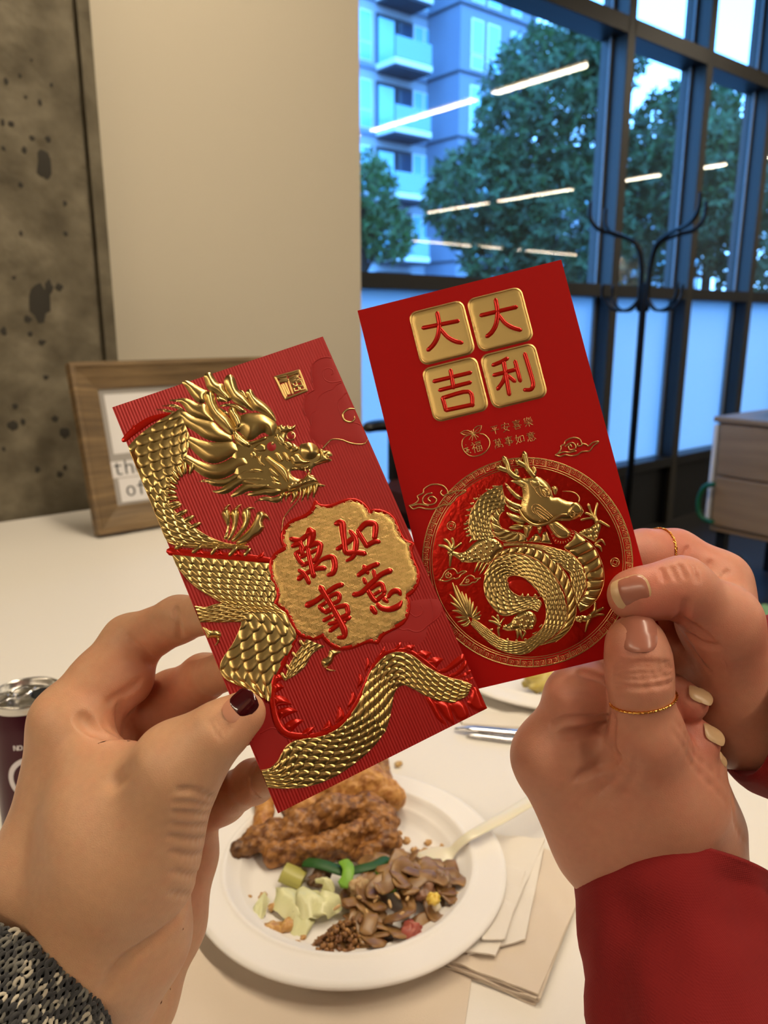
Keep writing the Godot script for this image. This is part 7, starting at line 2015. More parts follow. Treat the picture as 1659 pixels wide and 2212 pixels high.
func head_right(d: Node, g: Material, L: Material) -> void:
	# beard of red flame below, then spikes, then the face
	put(puff(MB.new(), v2([0.68, -25.27, 1.21, -29.74, 5.73, -26.79, 6.96, -29.69, 10.04, -24.65, 11.17, -28.98, 11.95, -33.5, 15.18, -34.28, 19.03, -33.77, 21.18, -31.12, 20.09, -28.84, 11.26, -24.37, 5.72, -23.6]), 0.15, 0.6, 0.9, 0.5, 1).mesh(), "red_beard", M.red_gloss, d)
	leafs([[-1.97, -3.23, -0.21, -5.85, 1.65, -8.65, 3.78, -11.5, 1.93, -11.92, 0, -9.41, -1.31, -6.75], [0.49, -3.25, 3.62, -3.43, 6.69, -4.92, 7.11, -7.65, 4.4, -6.99, 2.6, -5.08], [-4.01, -7.11, -2.73, -9.91, -0.45, -12.21, 2.5, -14.1, 3.15, -16.01, -0.1, -15.21, -2.37, -12.91, -3.69, -10.26], [-3.97, -10.77, -2.91, -12.78, -0.64, -15.08, 1.7, -17.11, 0.48, -17.39, -2.21, -15.57, -3.6, -13.19], [-4.52, -15.59, -2.5, -16.66, 0.26, -18.21, 2.99, -20.91, 1.48, -22.28, -1.08, -21.07, -3.35, -18.78], [-5.01, -22.29, -2.31, -21.35, 0.43, -21.88, 1.8, -23.22, -0.19, -24.19, -2.89, -23.53], [1.29, -22.96, 3.56, -23.08, 4.96, -24.29, 3.23, -26.47, 1.23, -28.58, 0.73, -26.15], [6.31, -24.61, 7.73, -24.67, 8.67, -25.48, 7.13, -28, 6.39, -27.53]], 0.85, 1.3, 0.6, 0.55, "mane_spike", g, d)
	var head := put(puff(MB.new(), v2([4.2, -3.43, 8.1, -3.95, 11.81, -4.13, 14.15, -6.17, 15.79, -8.62, 16.21, -11.35, 16.28, -14.28, 18.4, -14.94, 21.5, -17.3, 24.31, -18.57, 26.41, -21.41, 25.82, -23.58, 23.69, -25.09, 20.17, -25.39, 16.4, -24.47, 13.63, -24.08, 9.96, -24.92, 6.69, -24.27, 4.18, -22.93, 2.06, -20.1, 1.24, -16.7, 2.65, -13.56, 4.07, -10.41, 4.4, -6.99]), 1.0, 2.6, 0.7, 0.6, 2, 1.0, 0.2).mesh(), "face", g, d)
	leafs([[19.71, -21.8, 21.45, -19.61, 23.77, -18.44, 25.78, -19.51, 26.6, -21.74, 25.82, -23.58, 24.06, -23.73, 21.98, -22.93, 20.22, -23.08], [11.69, -9.95, 13.34, -9.18, 15.01, -10.47, 15.42, -13.19, 13.71, -14.23, 12.04, -12.95], [8.46, -4.77, 10.48, -5.85, 12.18, -5.98, 12.82, -7.89, 14.15, -9.38, 11.84, -9.4, 9.82, -8.32, 8.49, -6.82], [16.58, -9.98, 18.27, -10.11, 18.71, -11.67, 17.39, -13.39, 16.65, -12.91]], 0.7, 1.2, 0.5, 1.3, "face_fold", g, head)
	leafs([[11.19, -24.64, 13.98, -23.88, 16.11, -25.55, 18.67, -28.78, 19.31, -30.67, 17.79, -32.03, 15.03, -31.65, 12.9, -29.98]], 0.6, 1.2, 0.5, 0.9, "tongue", g, head)
	var mb := MB.new()
	bead(mb, [0.84, -16.02, 0.94, 1.73, -19.15, 1.11, 3.78, -22.26, 1.22, 6.73, -24.14, 1.27, 10.72, -24.24, 1.27, 14.2, -23.06, 1.21, 16.99, -22.29, 1.1, 19.49, -22.61, 0.99], 0.5, 1.5)
	bead2(mb, [13.61, -22.05, 10.71, -17.86, 8.72, -15.63, 6.69, -15.71, 5.9, -17.55, 6.89, -19.25], 0.42, 0.6, 1.6)
	bead2(mb, [12.96, -22.32, 10.42, -18.95, 8.36, -16.99, 7.13, -17.27, 7.23, -19.04, 9.08, -21.81], 0.42, 0.6, 1.6)
	bead2(mb, [12.04, -22.53, 9.66, -19.63, 8.07, -18.08, 8.04, -19.24, 10.08, -22.35], 0.38, 0.6, 1.6)
	bead2(mb, [11.28, -23.22, 8.9, -20.32], 0.36, 0.6, 1.6)
	bead2(mb, [13.61, -25.23, 16.06, -27.86, 17.84, -29.73, 17.67, -31.42, 15.14, -31.24, 13.32, -29.5, 11.7, -25.93], 0.3, 0.6, 1.4)
	put(mb.mesh(), "mouth_line", L, head)
	mb = MB.new()
	for c: Array in [[11.44, -8.72, 11.32, -11.31, 12.31, -13.01, 14.12, -13.75], [12.45, -9.26, 14.15, -9.38, 15.13, -11.08, 14.34, -12.93, 12.92, -12.87, 12.48, -11.31], [13.43, -10.96, 14.18, -10.85, 14.23, -11.74, 13.45, -11.98, 13.19, -11.34], [9.01, -8.12, 9.7, -10.92, 11.08, -13.29], [8.24, -5.59, 8.34, -7.37, 9.67, -8.87, 11.59, -8.17], [17.02, -11.55, 17.84, -11.17, 18.02, -12.09, 17.2, -12.47], [20.98, -22.4, 22.01, -21.78, 22.86, -22.86, 22.22, -24.15, 21.07, -24.16, 20.76, -23.21], [21.64, -23.14, 22.25, -23, 22.06, -23.68]]:
		bead2(mb, c, 0.36, 0.6, 1.9)
	put(mb.mesh(), "eye_line", L, head)
	mb = MB.new()
	for c: Array in [[5.19, -8.35, 6.67, -9.3, 5.44, -9.58, 6.92, -10.53], [4.54, -10.81, 6.09, -11.49, 4.86, -11.77, 6.07, -12.65], [3.02, -12.19, 4.49, -13.14, 3.54, -13.48, 5.01, -14.43], [2.63, -14.72, 4.45, -15.45, 3.15, -16.01, 4.7, -16.68], [2.79, -17.37, 4.41, -17.77, 3.3, -18.66, 5.2, -19.12], [4.44, -19.81, 6.06, -20.2, 5.03, -20.82, 6.85, -21.56], [3.61, -5.62, 5.09, -6.57, 4.4, -6.99, 5.88, -7.94], [7.31, -21.96, 8.24, -22.77, 7.29, -23.11]]:
		bead2(mb, c, 0.3, 0.6, 1.4, 1)
	put(mb.mesh(), "cheek_line", L, head)
	mb = MB.new()
	for k in 12:
		var p := v2([11.7, -29.11, 11.8, -30.86, 12.32, -32.14, 13.25, -32.95, 14.25, -33.48, 15.32, -33.74, 16.47, -33.73, 17.69, -33.45, 18.72, -32.83, 19.55, -31.88, 20.25, -30.9, 20.41, -29.78])[k]
		var q := v2([15.69, -29.21])[0]
		var e := p + (p - q).normalized() * 0.2
		bead(mb, [p.lerp(q, 0.12).x, p.lerp(q, 0.12).y, 0.4, e.x, e.y, 0.2], 0.5, 0.6, 1)
	put(mb.mesh(), "tongue_fringe", L, head)
	for c: Array in [[[4.34, -2.88, 1.95, 2.39, -1.52, 2.52, 0.8, 1.22, 2.58, 0.92, 3.83, 2.52, 0.32, 6.48, 2.81], [0.73, 0.94, 2.24, -1.5, 2.37, 2.24, -2.95, 3.46, 2.52], [2.94, -1.65, 1.68, 4.04, -0.76, 1.68, 3.93, 0.44, 1.96]], [[10.72, -3.87, 1.95, 9.74, -2.16, 2.51, 8.7, 0.44, 2.57, 8.89, 3.32, 2.52, 8.99, 6.39, 2.8], [8.77, 0.71, 2.24, 6.7, 2.69, 2.24, 5.33, 4.06, 2.52], [10.26, -3.46, 1.67, 11.37, -1.98, 1.67, 11.37, -0.37, 1.79]]]:
		mb = MB.new()
		for f: Array in c:
			bead(mb, f, 0.5, 0.3, 5, 9)
		put(mb.mesh(), "antler", g, d)
	mb = MB.new()
	bead(mb, [26, -18.7, 0.66, 26.58, -17.1, 0.66, 25.82, -15.16, 0.61, 23.92, -13.68, 0.5, 20.59, -12.72, 0.22], 0.5, 0.12)
	bead(mb, [26.46, -22.29, 0.55, 26.85, -22.96, 0.44, 24.91, -24.81, 0.33], 0.5, 0.3)
	put(mb.mesh(), "whisker", L, d)

func lump(c: Vector3, size: Vector3, sd: int, rough := 0.25, seg := 12) -> MB:
	var f := FastNoiseLite.new()
	f.seed = sd
	f.frequency = 1.1
	f.fractal_octaves = 3
	var mb := MB.new()
	mb.grid(seg, seg / 2 + 1, func(i: int, j: int) -> Vector3:
		var a := -TAU * i / seg
		var b := PI * (float(j) / (seg / 2) - 0.5)
		var d := Vector3(cos(a) * cos(b), sin(b), sin(a) * cos(b))
		return c + d * size * (1.0 + rough * f.get_noise_3dv(d * 1.3 + Vector3(sd % 17, 0, 0)) * 2.0), true)
	return mb

func mottled(mb: MB, a: Color, b: Color, freq: float, sd: int) -> MB:
	var f := FastNoiseLite.new()
	f.seed = sd
	f.frequency = freq
	f.fractal_octaves = 4
	for p in mb.v:
		mb.col.append(a.lerp(b, clampf(f.get_noise_3dv(p) * 1.3 + 0.45, 0, 1)))
	return mb

func fried(bones: Array, k: float, a: Color, b: Color, amp: float, sd: int, dark: Vector3) -> ArrayMesh:
	var f := Flesh.new()
	for c: Array in bones:
		for i in c.size() - 1:
			f.bone(c[i][0], c[i + 1][0], c[i][1], c[i + 1][1], k)
	var mb := f.build(0.0012)
	var n := FastNoiseLite.new()
	n.seed = sd
	n.frequency = 55.0
	n.fractal_octaves = 5
	n.fractal_gain = 0.5
	for i in mb.v.size():
		mb.v[i] += mb.given[i] * n.get_noise_3dv(mb.v[i]) * amp
	mb.given = PackedVector3Array()
	mottled(mb, a, b, 130.0, sd + 1)
	for i in mb.v.size():
		mb.col[i] = mb.col[i] * (1.0 - 0.6 * exp(-pow(mb.v[i].distance_to(dark) / 0.014, 2.0)))
	return mb.mesh()

func sheet(c: Array, thick: float, sd: int, wav: float, n := 18) -> ArrayMesh:
	var f := FastNoiseLite.new()
	f.seed = sd
	f.frequency = 28.0
	f.fractal_octaves = 3
	var mb := MB.new()
	var at := func(u: float, v: float) -> Vector3:
		var p: Vector3 = (c[0] as Vector3).lerp(c[1], u).lerp((c[3] as Vector3).lerp(c[2], u), v)
		p.y += f.get_noise_2d(p.x, p.z) * wav
		return p
	var top := func(i: int, j: int) -> Vector3: return at.call(float(i) / (n - 1), float(j) / (n - 1))
	mb.grid(n, n, top)
	for t in range(0, mb.ix.size(), 3):
		var q := (mb.v[mb.ix[t + 2]] - mb.v[mb.ix[t]]).cross(mb.v[mb.ix[t + 1]] - mb.v[mb.ix[t]])
		if q.y < 0:
			var k := mb.ix[t + 1]
			mb.ix[t + 1] = mb.ix[t + 2]
			mb.ix[t + 2] = k
	# hanging edge all round
	for e in 4:
		for i in n - 1:
			var t0 := float(i) / (n - 1)
			var t1 := float(i + 1) / (n - 1)
			var uv0: Vector2 = [Vector2(t0, 0), Vector2(1, t0), Vector2(1 - t0, 1), Vector2(0, 1 - t0)][e]
			var uv1: Vector2 = [Vector2(t1, 0), Vector2(1, t1), Vector2(1 - t1, 1), Vector2(0, 1 - t1)][e]
			var a: Vector3 = at.call(uv0.x, uv0.y)
			var b: Vector3 = at.call(uv1.x, uv1.y)
			var dn := Vector3(0, -thick, 0)
			mb.face([a, b, b + dn, a + dn])
	return mb.mesh()

func plate(called: String, at: Vector3, label: String) -> Node3D:
	var o := base(called, at, label, "plate", "white moulded paper plates")
	var prof := [Vector2(0.0001, 0.0), Vector2(0.080, 0.0), Vector2(0.086, 0.002), Vector2(0.094, 0.009), Vector2(0.100, 0.0125), Vector2(0.122, 0.0135), Vector2(0.1262, 0.0118), Vector2(0.1268, 0.013), Vector2(0.1262, 0.0150), Vector2(0.122, 0.0162), Vector2(0.1045, 0.0155), Vector2(0.1025, 0.0168), Vector2(0.1005, 0.0172), Vector2(0.0985, 0.0163), Vector2(0.096, 0.0135), Vector2(0.092, 0.0102), Vector2(0.0895, 0.0098), Vector2(0.087, 0.0080), Vector2(0.082, 0.0036), Vector2(0.077, 0.0022), Vector2(0.04, 0.0020), Vector2(0.0001, 0.0020)]
	put(MB.new().lathe(prof, 128).mesh(), "moulded_dish", M.plate_white, o)
	return o

func food() -> void:
	var pw := sm("plate_white", Color(0.90, 0.885, 0.87), 0.6)
	tri_map(pw, 40.0)
	bump(pw, M.tex_fine, 0.006)
	for q: Array in [["napkin_white", Color(0.90, 0.87, 0.83)], ["napkin_cream", Color(0.86, 0.80, 0.73)]]:
		var m := sm(q[0], q[1], 0.95)
		m.backlight_enabled = true
		m.backlight = Color(0.3, 0.3, 0.3)
		tri_map(m, 50.0)
		bump(m, M.tex_fine, 0.03)
	var fd := sm("food", Color(1, 1, 1), 0.45)
	fd.vertex_color_use_as_albedo = true
	var wet := sm("food_wet", Color(1, 1, 1), 0.38)
	wet.vertex_color_use_as_albedo = true
	wet.subsurf_scatter_enabled = true
	wet.subsurf_scatter_strength = 0.1
	# napkins under everything
	tag(put(sheet([Vector3(0.3514, 0.7416, -0.3258), Vector3(0.2452, 0.7416, -0.2422), Vector3(0.0024, 0.7416, -0.4131), Vector3(0.2158, 0.7416, -0.5921)], 0.0014, 1, 0.0008, 24), "napkin", M.napkin_cream), "wide flat paper napkin spread under the near side of the plate", "napkin")
	var st := base("napkin", Vector3.ZERO, "thick cream folded napkin, lowest of two, layers open at its near corner", "napkin")
	for k in 5:
		var h := 0.0016 + 0.0016 * k
		var c := [Vector3(0.4613, 0.74, -0.3566), Vector3(0.4667, 0.74, -0.314), Vector3(0.3428, 0.74, -0.2626), Vector3(0.3133, 0.74, -0.3275)]
		for i in 4:
			c[i] += Vector3(rng.randf_range(-0.002, 0.002), h, rng.randf_range(-0.0025, 0.0015))
		put(sheet(c, 0.0012, 10 + k, 0.0022, 18), "layer", M.napkin_cream, st)
	var s2 := base("napkin", Vector3.ZERO, "white folded napkin partly under the plate rim, topmost of the two", "napkin")
	var pieces := [[Vector3(0.4394, 0.7505, -0.3954), Vector3(0.4705, 0.7505, -0.3607), Vector3(0.3712, 0.7505, -0.2975), Vector3(0.3302, 0.7505, -0.3145)], [Vector3(0.4301, 0.7522, -0.3921), Vector3(0.4688, 0.7522, -0.36), Vector3(0.3434, 0.7522, -0.3004), Vector3(0.3229, 0.7522, -0.3233)], [Vector3(0.4145, 0.7536, -0.372), Vector3(0.4239, 0.7536, -0.3429), Vector3(0.3572, 0.7536, -0.3045), Vector3(0.3444, 0.7536, -0.3148)]]
	for k in 3:
		put(sheet(pieces[k], 0.0013, 30 + k, 0.0020, 16), "fold", M.napkin_white, s2)
	plate("plate", Vector3(0.32, 0.7425, -0.44), "white paper plate full of fried food and noodles, on napkins")
	chicken(fd)
	pile(fd, wet)
	crumbs(fd)
	fork()
	far_things(fd)
	can()

func chicken(fd: Material) -> void:
	var o := put(fried([
		[[Vector3(0.2538, 0.756, -0.5069), 0.0075], [Vector3(0.2739, 0.759, -0.5052), 0.0115], [Vector3(0.3025, 0.764, -0.4921), 0.0125], [Vector3(0.3362, 0.77, -0.4852), 0.0125], [Vector3(0.3629, 0.77, -0.4704), 0.0110], [Vector3(0.3683, 0.764, -0.4494), 0.0100]],
		[[Vector3(0.2772, 0.752, -0.4887), 0.0095], [Vector3(0.3046, 0.755, -0.4675), 0.0110], [Vector3(0.3305, 0.762, -0.4573), 0.0100], [Vector3(0.3521, 0.766, -0.4533), 0.0085], [Vector3(0.3596, 0.756, -0.4387), 0.0105], [Vector3(0.3349, 0.752, -0.4376), 0.0090]],
		[[Vector3(0.2974, 0.749, -0.4849), 0.0090], [Vector3(0.3482, 0.75, -0.4421), 0.0100]]], 0.0025, Color(0.13, 0.045, 0.012), Color(0.40, 0.18, 0.05), 0.0050, 41, Vector3(0.2506, 0.756, -0.5066)), "fried_chicken_wing", fd)
	tag(o, "dark brown fried chicken wing lying across the front of the plate's food", "fried chicken")
	o = put(fried([
		[[Vector3(0.2839, 0.758, -0.5162), 0.0085], [Vector3(0.3048, 0.764, -0.5482), 0.0085], [Vector3(0.324, 0.77, -0.5488), 0.0100], [Vector3(0.3569, 0.774, -0.5142), 0.0150], [Vector3(0.3832, 0.774, -0.493), 0.0150], [Vector3(0.3929, 0.766, -0.473), 0.0120]],
		[[Vector3(0.3241, 0.758, -0.526), 0.0130], [Vector3(0.376, 0.758, -0.4839), 0.0140]]], 0.006, Color(0.34, 0.13, 0.028), Color(0.60, 0.31, 0.09), 0.003, 52, Vector3(0.2573, 0.76, -0.6129)), "fried_chicken_piece", fd)
	tag(o, "paler orange fried chicken piece standing behind the dark wing", "fried chicken")
	o = put(fried([[[Vector3(0.42, 0.77, -0.5211), 0.0060], [Vector3(0.4044, 0.758, -0.4977), 0.0085], [Vector3(0.3888, 0.748, -0.4745), 0.008]]], 0.003, Color(0.20, 0.085, 0.03), Color(0.42, 0.22, 0.08), 0.002, 61, Vector3(0.4522, 0.76, -0.5611)), "chicken_stub", fd)
	tag(o, "brown chicken stub poking up behind the fried pieces", "fried chicken")
	var b := base("chicken_bone", Vector3(0.4102, 0.751, -0.4802), "thin picked chicken bone leaning on the plate's far right side", "bone")
	var p: Vector3 = Vector3(0.4152, 0.748, -0.421)
	var e := p - b.position
	put(mottled(MB.new().tube(smooth3(PackedVector3Array([Vector3.ZERO, e * 0.3 + Vector3(0, 0.001, 0), e * 0.7, e]), 5), PackedFloat32Array([0.004, 0.0036, 0.003, 0.0028, 0.0026, 0.0026, 0.0025, 0.0025, 0.0026, 0.0027, 0.0028, 0.003, 0.0034, 0.0038, 0.0042, 0.004]), 10), Color(0.10, 0.055, 0.02), Color(0.42, 0.25, 0.09), 160.0, 3).mesh(), "shaft", fd, b)
	put(fried([[[e * 0.25 + Vector3(0, -0.002, 0), 0.0035], [e * 0.6 + Vector3(0.003, -0.004, -0.004), 0.005], [e * 0.92 + Vector3(0, -0.004, 0.001), 0.0055]]], 0.003, Color(0.20, 0.09, 0.02), Color(0.45, 0.24, 0.07), 0.002, 71, Vector3(1, 1, 1)), "meat_shred", fd, b)

func pile(fd: Material, wet: Material) -> void:
	var r := RandomNumberGenerator.new()
	r.seed = 31
	var c: Vector3 = Vector3(0.3293, 0.744, -0.3881)
	# bed of sauce and noodles
	for k in 38:
		var a := r.randf() * TAU
		var q := sqrt(r.randf())
		var at := c + Vector3(cos(a) * 0.050 * q, 0, sin(a) * 0.033 * q)
		at.y = 0.7485 + 0.017 * (1.0 - q * q)
		var t := r.randf() * TAU
		var path := PackedVector3Array()
		for i in 6:
			var s := (i / 5.0 - 0.5)
			var w := t + s * r.randf_range(0.6, 1.8)
			path.append(at + Vector3(cos(w), 0, sin(w)) * s * r.randf_range(0.028, 0.044) + Vector3(0, 0.003 * cos(s * 9.0 + k) + 0.002 * sin(i * 2.0 + k), 0))
		var o := put(mottled(MB.new().tube(smooth3(path, 4), fill(21, r.randf_range(0.0050, 0.0078)), 12, true, 0.22, Vector3(r.randf_range(-0.6, 0.6), 1, r.randf_range(-0.6, 0.6)).normalized()), Color(0.17, 0.080, 0.025), Color(0.34, 0.19, 0.070), 60.0, k).mesh(), "rice_noodle", wet)
		tag(o, "glossy brown wide rice noodle tangled in the pile", "noodle", "wide rice noodles on the plate")
	var bits := [
		["meat_chunk", "greyish brown cube of roast meat at the right end of the noodles", Vector3(0.3608, 0.756, -0.3733), Vector3(0.0075, 0.009, 0.0075), Color(0.22, 0.13, 0.085), Color(0.36, 0.24, 0.17), "meat"],
		["meat_slice", "glossy brown meat slice beside the grey meat cube", Vector3(0.3427, 0.756, -0.3748), Vector3(0.011, 0.007, 0.009), Color(0.16, 0.07, 0.04), Color(0.30, 0.15, 0.08), "meat"],
		["roast_pork_cube", "red-edged cube of roast pork at the near side of the noodles", Vector3(0.3117, 0.752, -0.3547), Vector3(0.0085, 0.006, 0.0075), Color(0.30, 0.045, 0.035), Color(0.42, 0.13, 0.09), "meat"],
		["egg_bit", "bright yellow bit of scrambled egg on the noodles", Vector3(0.3372, 0.763, -0.3579), Vector3(0.005, 0.0045, 0.005), Color(0.75, 0.48, 0.05), Color(0.90, 0.70, 0.18), "egg"],
		["egg_bit", "pale bit of egg white under the yellow egg", Vector3(0.3369, 0.759, -0.3545), Vector3(0.003, 0.003, 0.003), Color(0.70, 0.60, 0.42), Color(0.80, 0.72, 0.55), "egg"],
		["mushroom_piece", "dark brown mushroom piece behind the cabbage", Vector3(0.2911, 0.753, -0.4411), Vector3(0.010, 0.006, 0.007), Color(0.10, 0.05, 0.025), Color(0.20, 0.11, 0.055), "mushroom"],
		["batter_piece", "pale crisp batter piece among the noodles near the scallion", Vector3(0.3048, 0.759, -0.4073), Vector3(0.008, 0.007, 0.006), Color(0.38, 0.23, 0.10), Color(0.62, 0.45, 0.25), "batter"],
		["batter_piece", "golden flat batter crumb on the bare part of the plate", Vector3(0.2349, 0.747, -0.4239), Vector3(0.010, 0.0045, 0.007), Color(0.45, 0.22, 0.06), Color(0.66, 0.40, 0.15), "batter"],
		["batter_piece", "golden batter crumb at the near edge of the cabbage", Vector3(0.2474, 0.747, -0.4196), Vector3(0.008, 0.004, 0.005), Color(0.45, 0.22, 0.06), Color(0.66, 0.42, 0.17), "batter"]]
	for k in bits.size():
		var q: Array = bits[k]
		tag(put(mottled(lump(q[2], q[3], 80 + k, 0.3, 18), q[4], q[5], 260.0, k).mesh(), q[0], wet), q[1], q[6])
	# heap of browned mince crumbs
	var mm := MultiMesh.new()
	mm.transform_format = MultiMesh.TRANSFORM_3D
	mm.use_colors = true
	mm.mesh = lump(Vector3.ZERO, Vector3.ONE, 5, 0.3, 8).mesh()
	mm.instance_count = 900
	var h: Vector3 = Vector3(0.2741, 0.743, -0.3798)
	for i in 900:
		var a := r.randf() * TAU
		var q := sqrt(r.randf())
		var p := h + Vector3(cos(a) * 0.038 * q, 0.016 * (1.0 - q * q) * r.randf() + 0.001, sin(a) * 0.018 * q)
		mm.set_instance_transform(i, Transform3D(Basis.from_euler(Vector3(r.randf() * 6, r.randf() * 6, 0)).scaled(Vector3.ONE * r.randf_range(0.0009, 0.0024)), p))
		mm.set_instance_color(i, Color(0.17, 0.07, 0.022).lerp(Color(0.40, 0.20, 0.06), pow(r.randf(), 2.0)))
	var mo := MultiMeshInstance3D.new()
	mo.multimesh = mm
	mo.material_override = fd
	add(mo, "crumb_heap", self)
	tag(mo, "heap of dark browned mince crumbs at the near edge of the plate", "food crumbs", "", "stuff")
	# greens
	var dk := sm("scallion_dark", Color(0.10, 0.30, 0.06), 0.5)
	var lt := sm("scallion_light", Color(0.46, 0.66, 0.20), 0.45)
	for q: Array in [["scallion_leaf", dk, [Vector3(0.289, 0.758, -0.4576), Vector3(0.2944, 0.761, -0.4456), Vector3(0.3029, 0.76, -0.432), Vector3(0.3087, 0.758, -0.4264)], 0.0058, "dark green scallion leaf lying left in front of the chicken"], ["scallion_leaf", dk, [Vector3(0.3045, 0.759, -0.4268), Vector3(0.3163, 0.762, -0.4193), Vector3(0.3296, 0.762, -0.4155), Vector3(0.3421, 0.76, -0.4185)], 0.0048, "dark green scallion leaf lying right in front of the chicken"], ["scallion_ring", lt, [Vector3(0.3091, 0.764, -0.433), Vector3(0.306, 0.766, -0.4225), Vector3(0.3004, 0.764, -0.4162), Vector3(0.2946, 0.761, -0.4144)], 0.0048, "light green scallion piece crossing the two dark leaves"], ["scallion_ring", lt, [Vector3(0.3263, 0.76, -0.4015), Vector3(0.3254, 0.762, -0.3925), Vector3(0.3212, 0.759, -0.3896)], 0.0050, "light green scallion piece on top of the noodles"], ["scallion_ring", lt, [Vector3(0.3258, 0.76, -0.4107), Vector3(0.3254, 0.762, -0.4038), Vector3(0.331, 0.76, -0.4038)], 0.0034, "small light green scallion bit behind the other on the noodles"]]:
		var p := PackedVector3Array(q[2])
		var sp := smooth3(p, 5)
		tag(put(MB.new().tube(sp, fill(sp.size(), q[3]), 10, true, 0.3).mesh(), q[0], q[1]), q[4], "scallion")
	var cel := sm("celery", Color(0.66, 0.64, 0.33), 0.4)
	var cb := MB.new()
	cb.grid(26, 8, func(i: int, j: int) -> Vector3:
		var a := TAU * i / 26.0
		var rr := Vector2(cos(a) * 0.0095, sin(a) * 0.0042)
		rr *= 1.0 + (0.07 * cos(a * 13.0) if sin(a) > 0 else 0.0)
		var k := 1.0 if j > 0 and j < 7 else 0.01
		return Vector3(rr.x * k, rr.y * k + 0.004 - rr.x * rr.x * 20.0, [-0.009, -0.009, -0.0088, -0.004, 0.004, 0.0088, 0.009, 0.009][j]), true)
	var ce: Vector3 = Vector3(0.2763, 0.749, -0.4574)
	tag(put(cb.mesh(), "celery_piece", cel, self, Transform3D(Basis.from_euler(Vector3(0.25, 0.62, 0.1)), ce)), "pale yellow-green ribbed celery piece below the wing", "celery")
	var cab := sm("cabbage", Color(0.90, 0.90, 0.72), 0.3)
	cab.backlight_enabled = true
	cab.backlight = Color(0.7, 0.7, 0.5)
	for q: Array in [[Vector3(0.2591, 0.752, -0.4316), 0.011, 0.016, 0.3, "thick pale cabbage piece at the left of the noodles"], [Vector3(0.27, 0.756, -0.4211), 0.014, 0.012, 1.2, "translucent cabbage leaf lying on the cabbage pieces"], [Vector3(0.2762, 0.754, -0.413), 0.013, 0.010, -0.4, "curled cabbage leaf edge touching the noodles"], [Vector3(0.2599, 0.748, -0.4169), 0.016, 0.009, 0.7, "yellowish cabbage shred under the pale cabbage"], [Vector3(0.2385, 0.746, -0.4449), 0.019, 0.005, 0.75, "thin yellow cabbage shred pointing left on the plate"], [Vector3(0.2867, 0.758, -0.4268), 0.009, 0.003, 1.9, "slim pale cabbage stalk below the scallion"]]:
		var mb := MB.new()
		var w: float = q[1]
		var l: float = q[2]
		for s: float in [1.0, -1.0]:
			mb.grid(9, 9, func(i: int, j: int) -> Vector3:
				var u := (i / 4.0 - 1.0) * s
				var v := j / 4.0 - 1.0
				var k := sqrt(maxf(0.0, 1.0 - pow(absf(v), 4.0)))
				return Vector3(u * w * k, 0.004 * cos(u * 2.2 + v) + 0.0015 * sin(v * 6.0 + u * 3.0) - s * -0.0007 * k * (1.0 - u * u), v * l))
		tag(put(mb.mesh(), "cabbage_piece", cab, self, Transform3D(Basis.from_euler(Vector3(0.2, q[3], 0.15)), q[0])), q[4], "cabbage")
	var rice := sm("rice", Color(0.80, 0.66, 0.46), 0.35)
	var grain := lump(Vector3.ZERO, Vector3(0.0036, 0.0013, 0.0013), 3, 0.08, 10).mesh()
	for v: Vector3 in [Vector3(0.2939, 0.759, -0.3833), Vector3(0.3112, 0.759, -0.3646), Vector3(0.3097, 0.762, -0.3756), Vector3(0.2961, 0.762, -0.3952), Vector3(0.3046, 0.762, -0.3858), Vector3(0.3336, 0.758, -0.3889), Vector3(0.3493, 0.754, -0.3904), Vector3(0.32, 0.761, -0.3793), Vector3(0.2797, 0.758, -0.4011), Vector3(0.3244, 0.761, -0.3726), Vector3(0.3638, 0.752, -0.3607), Vector3(0.2805, 0.758, -0.419)]:
		tag(put(grain, "rice_grain", rice, self, Transform3D(Basis.from_euler(Vector3(r.randf_range(-0.4, 0.4), r.randf() * TAU, r.randf_range(-0.5, 0.5))), v)), "tan rice grain stuck on the noodles", "rice", "rice grains on the noodles")

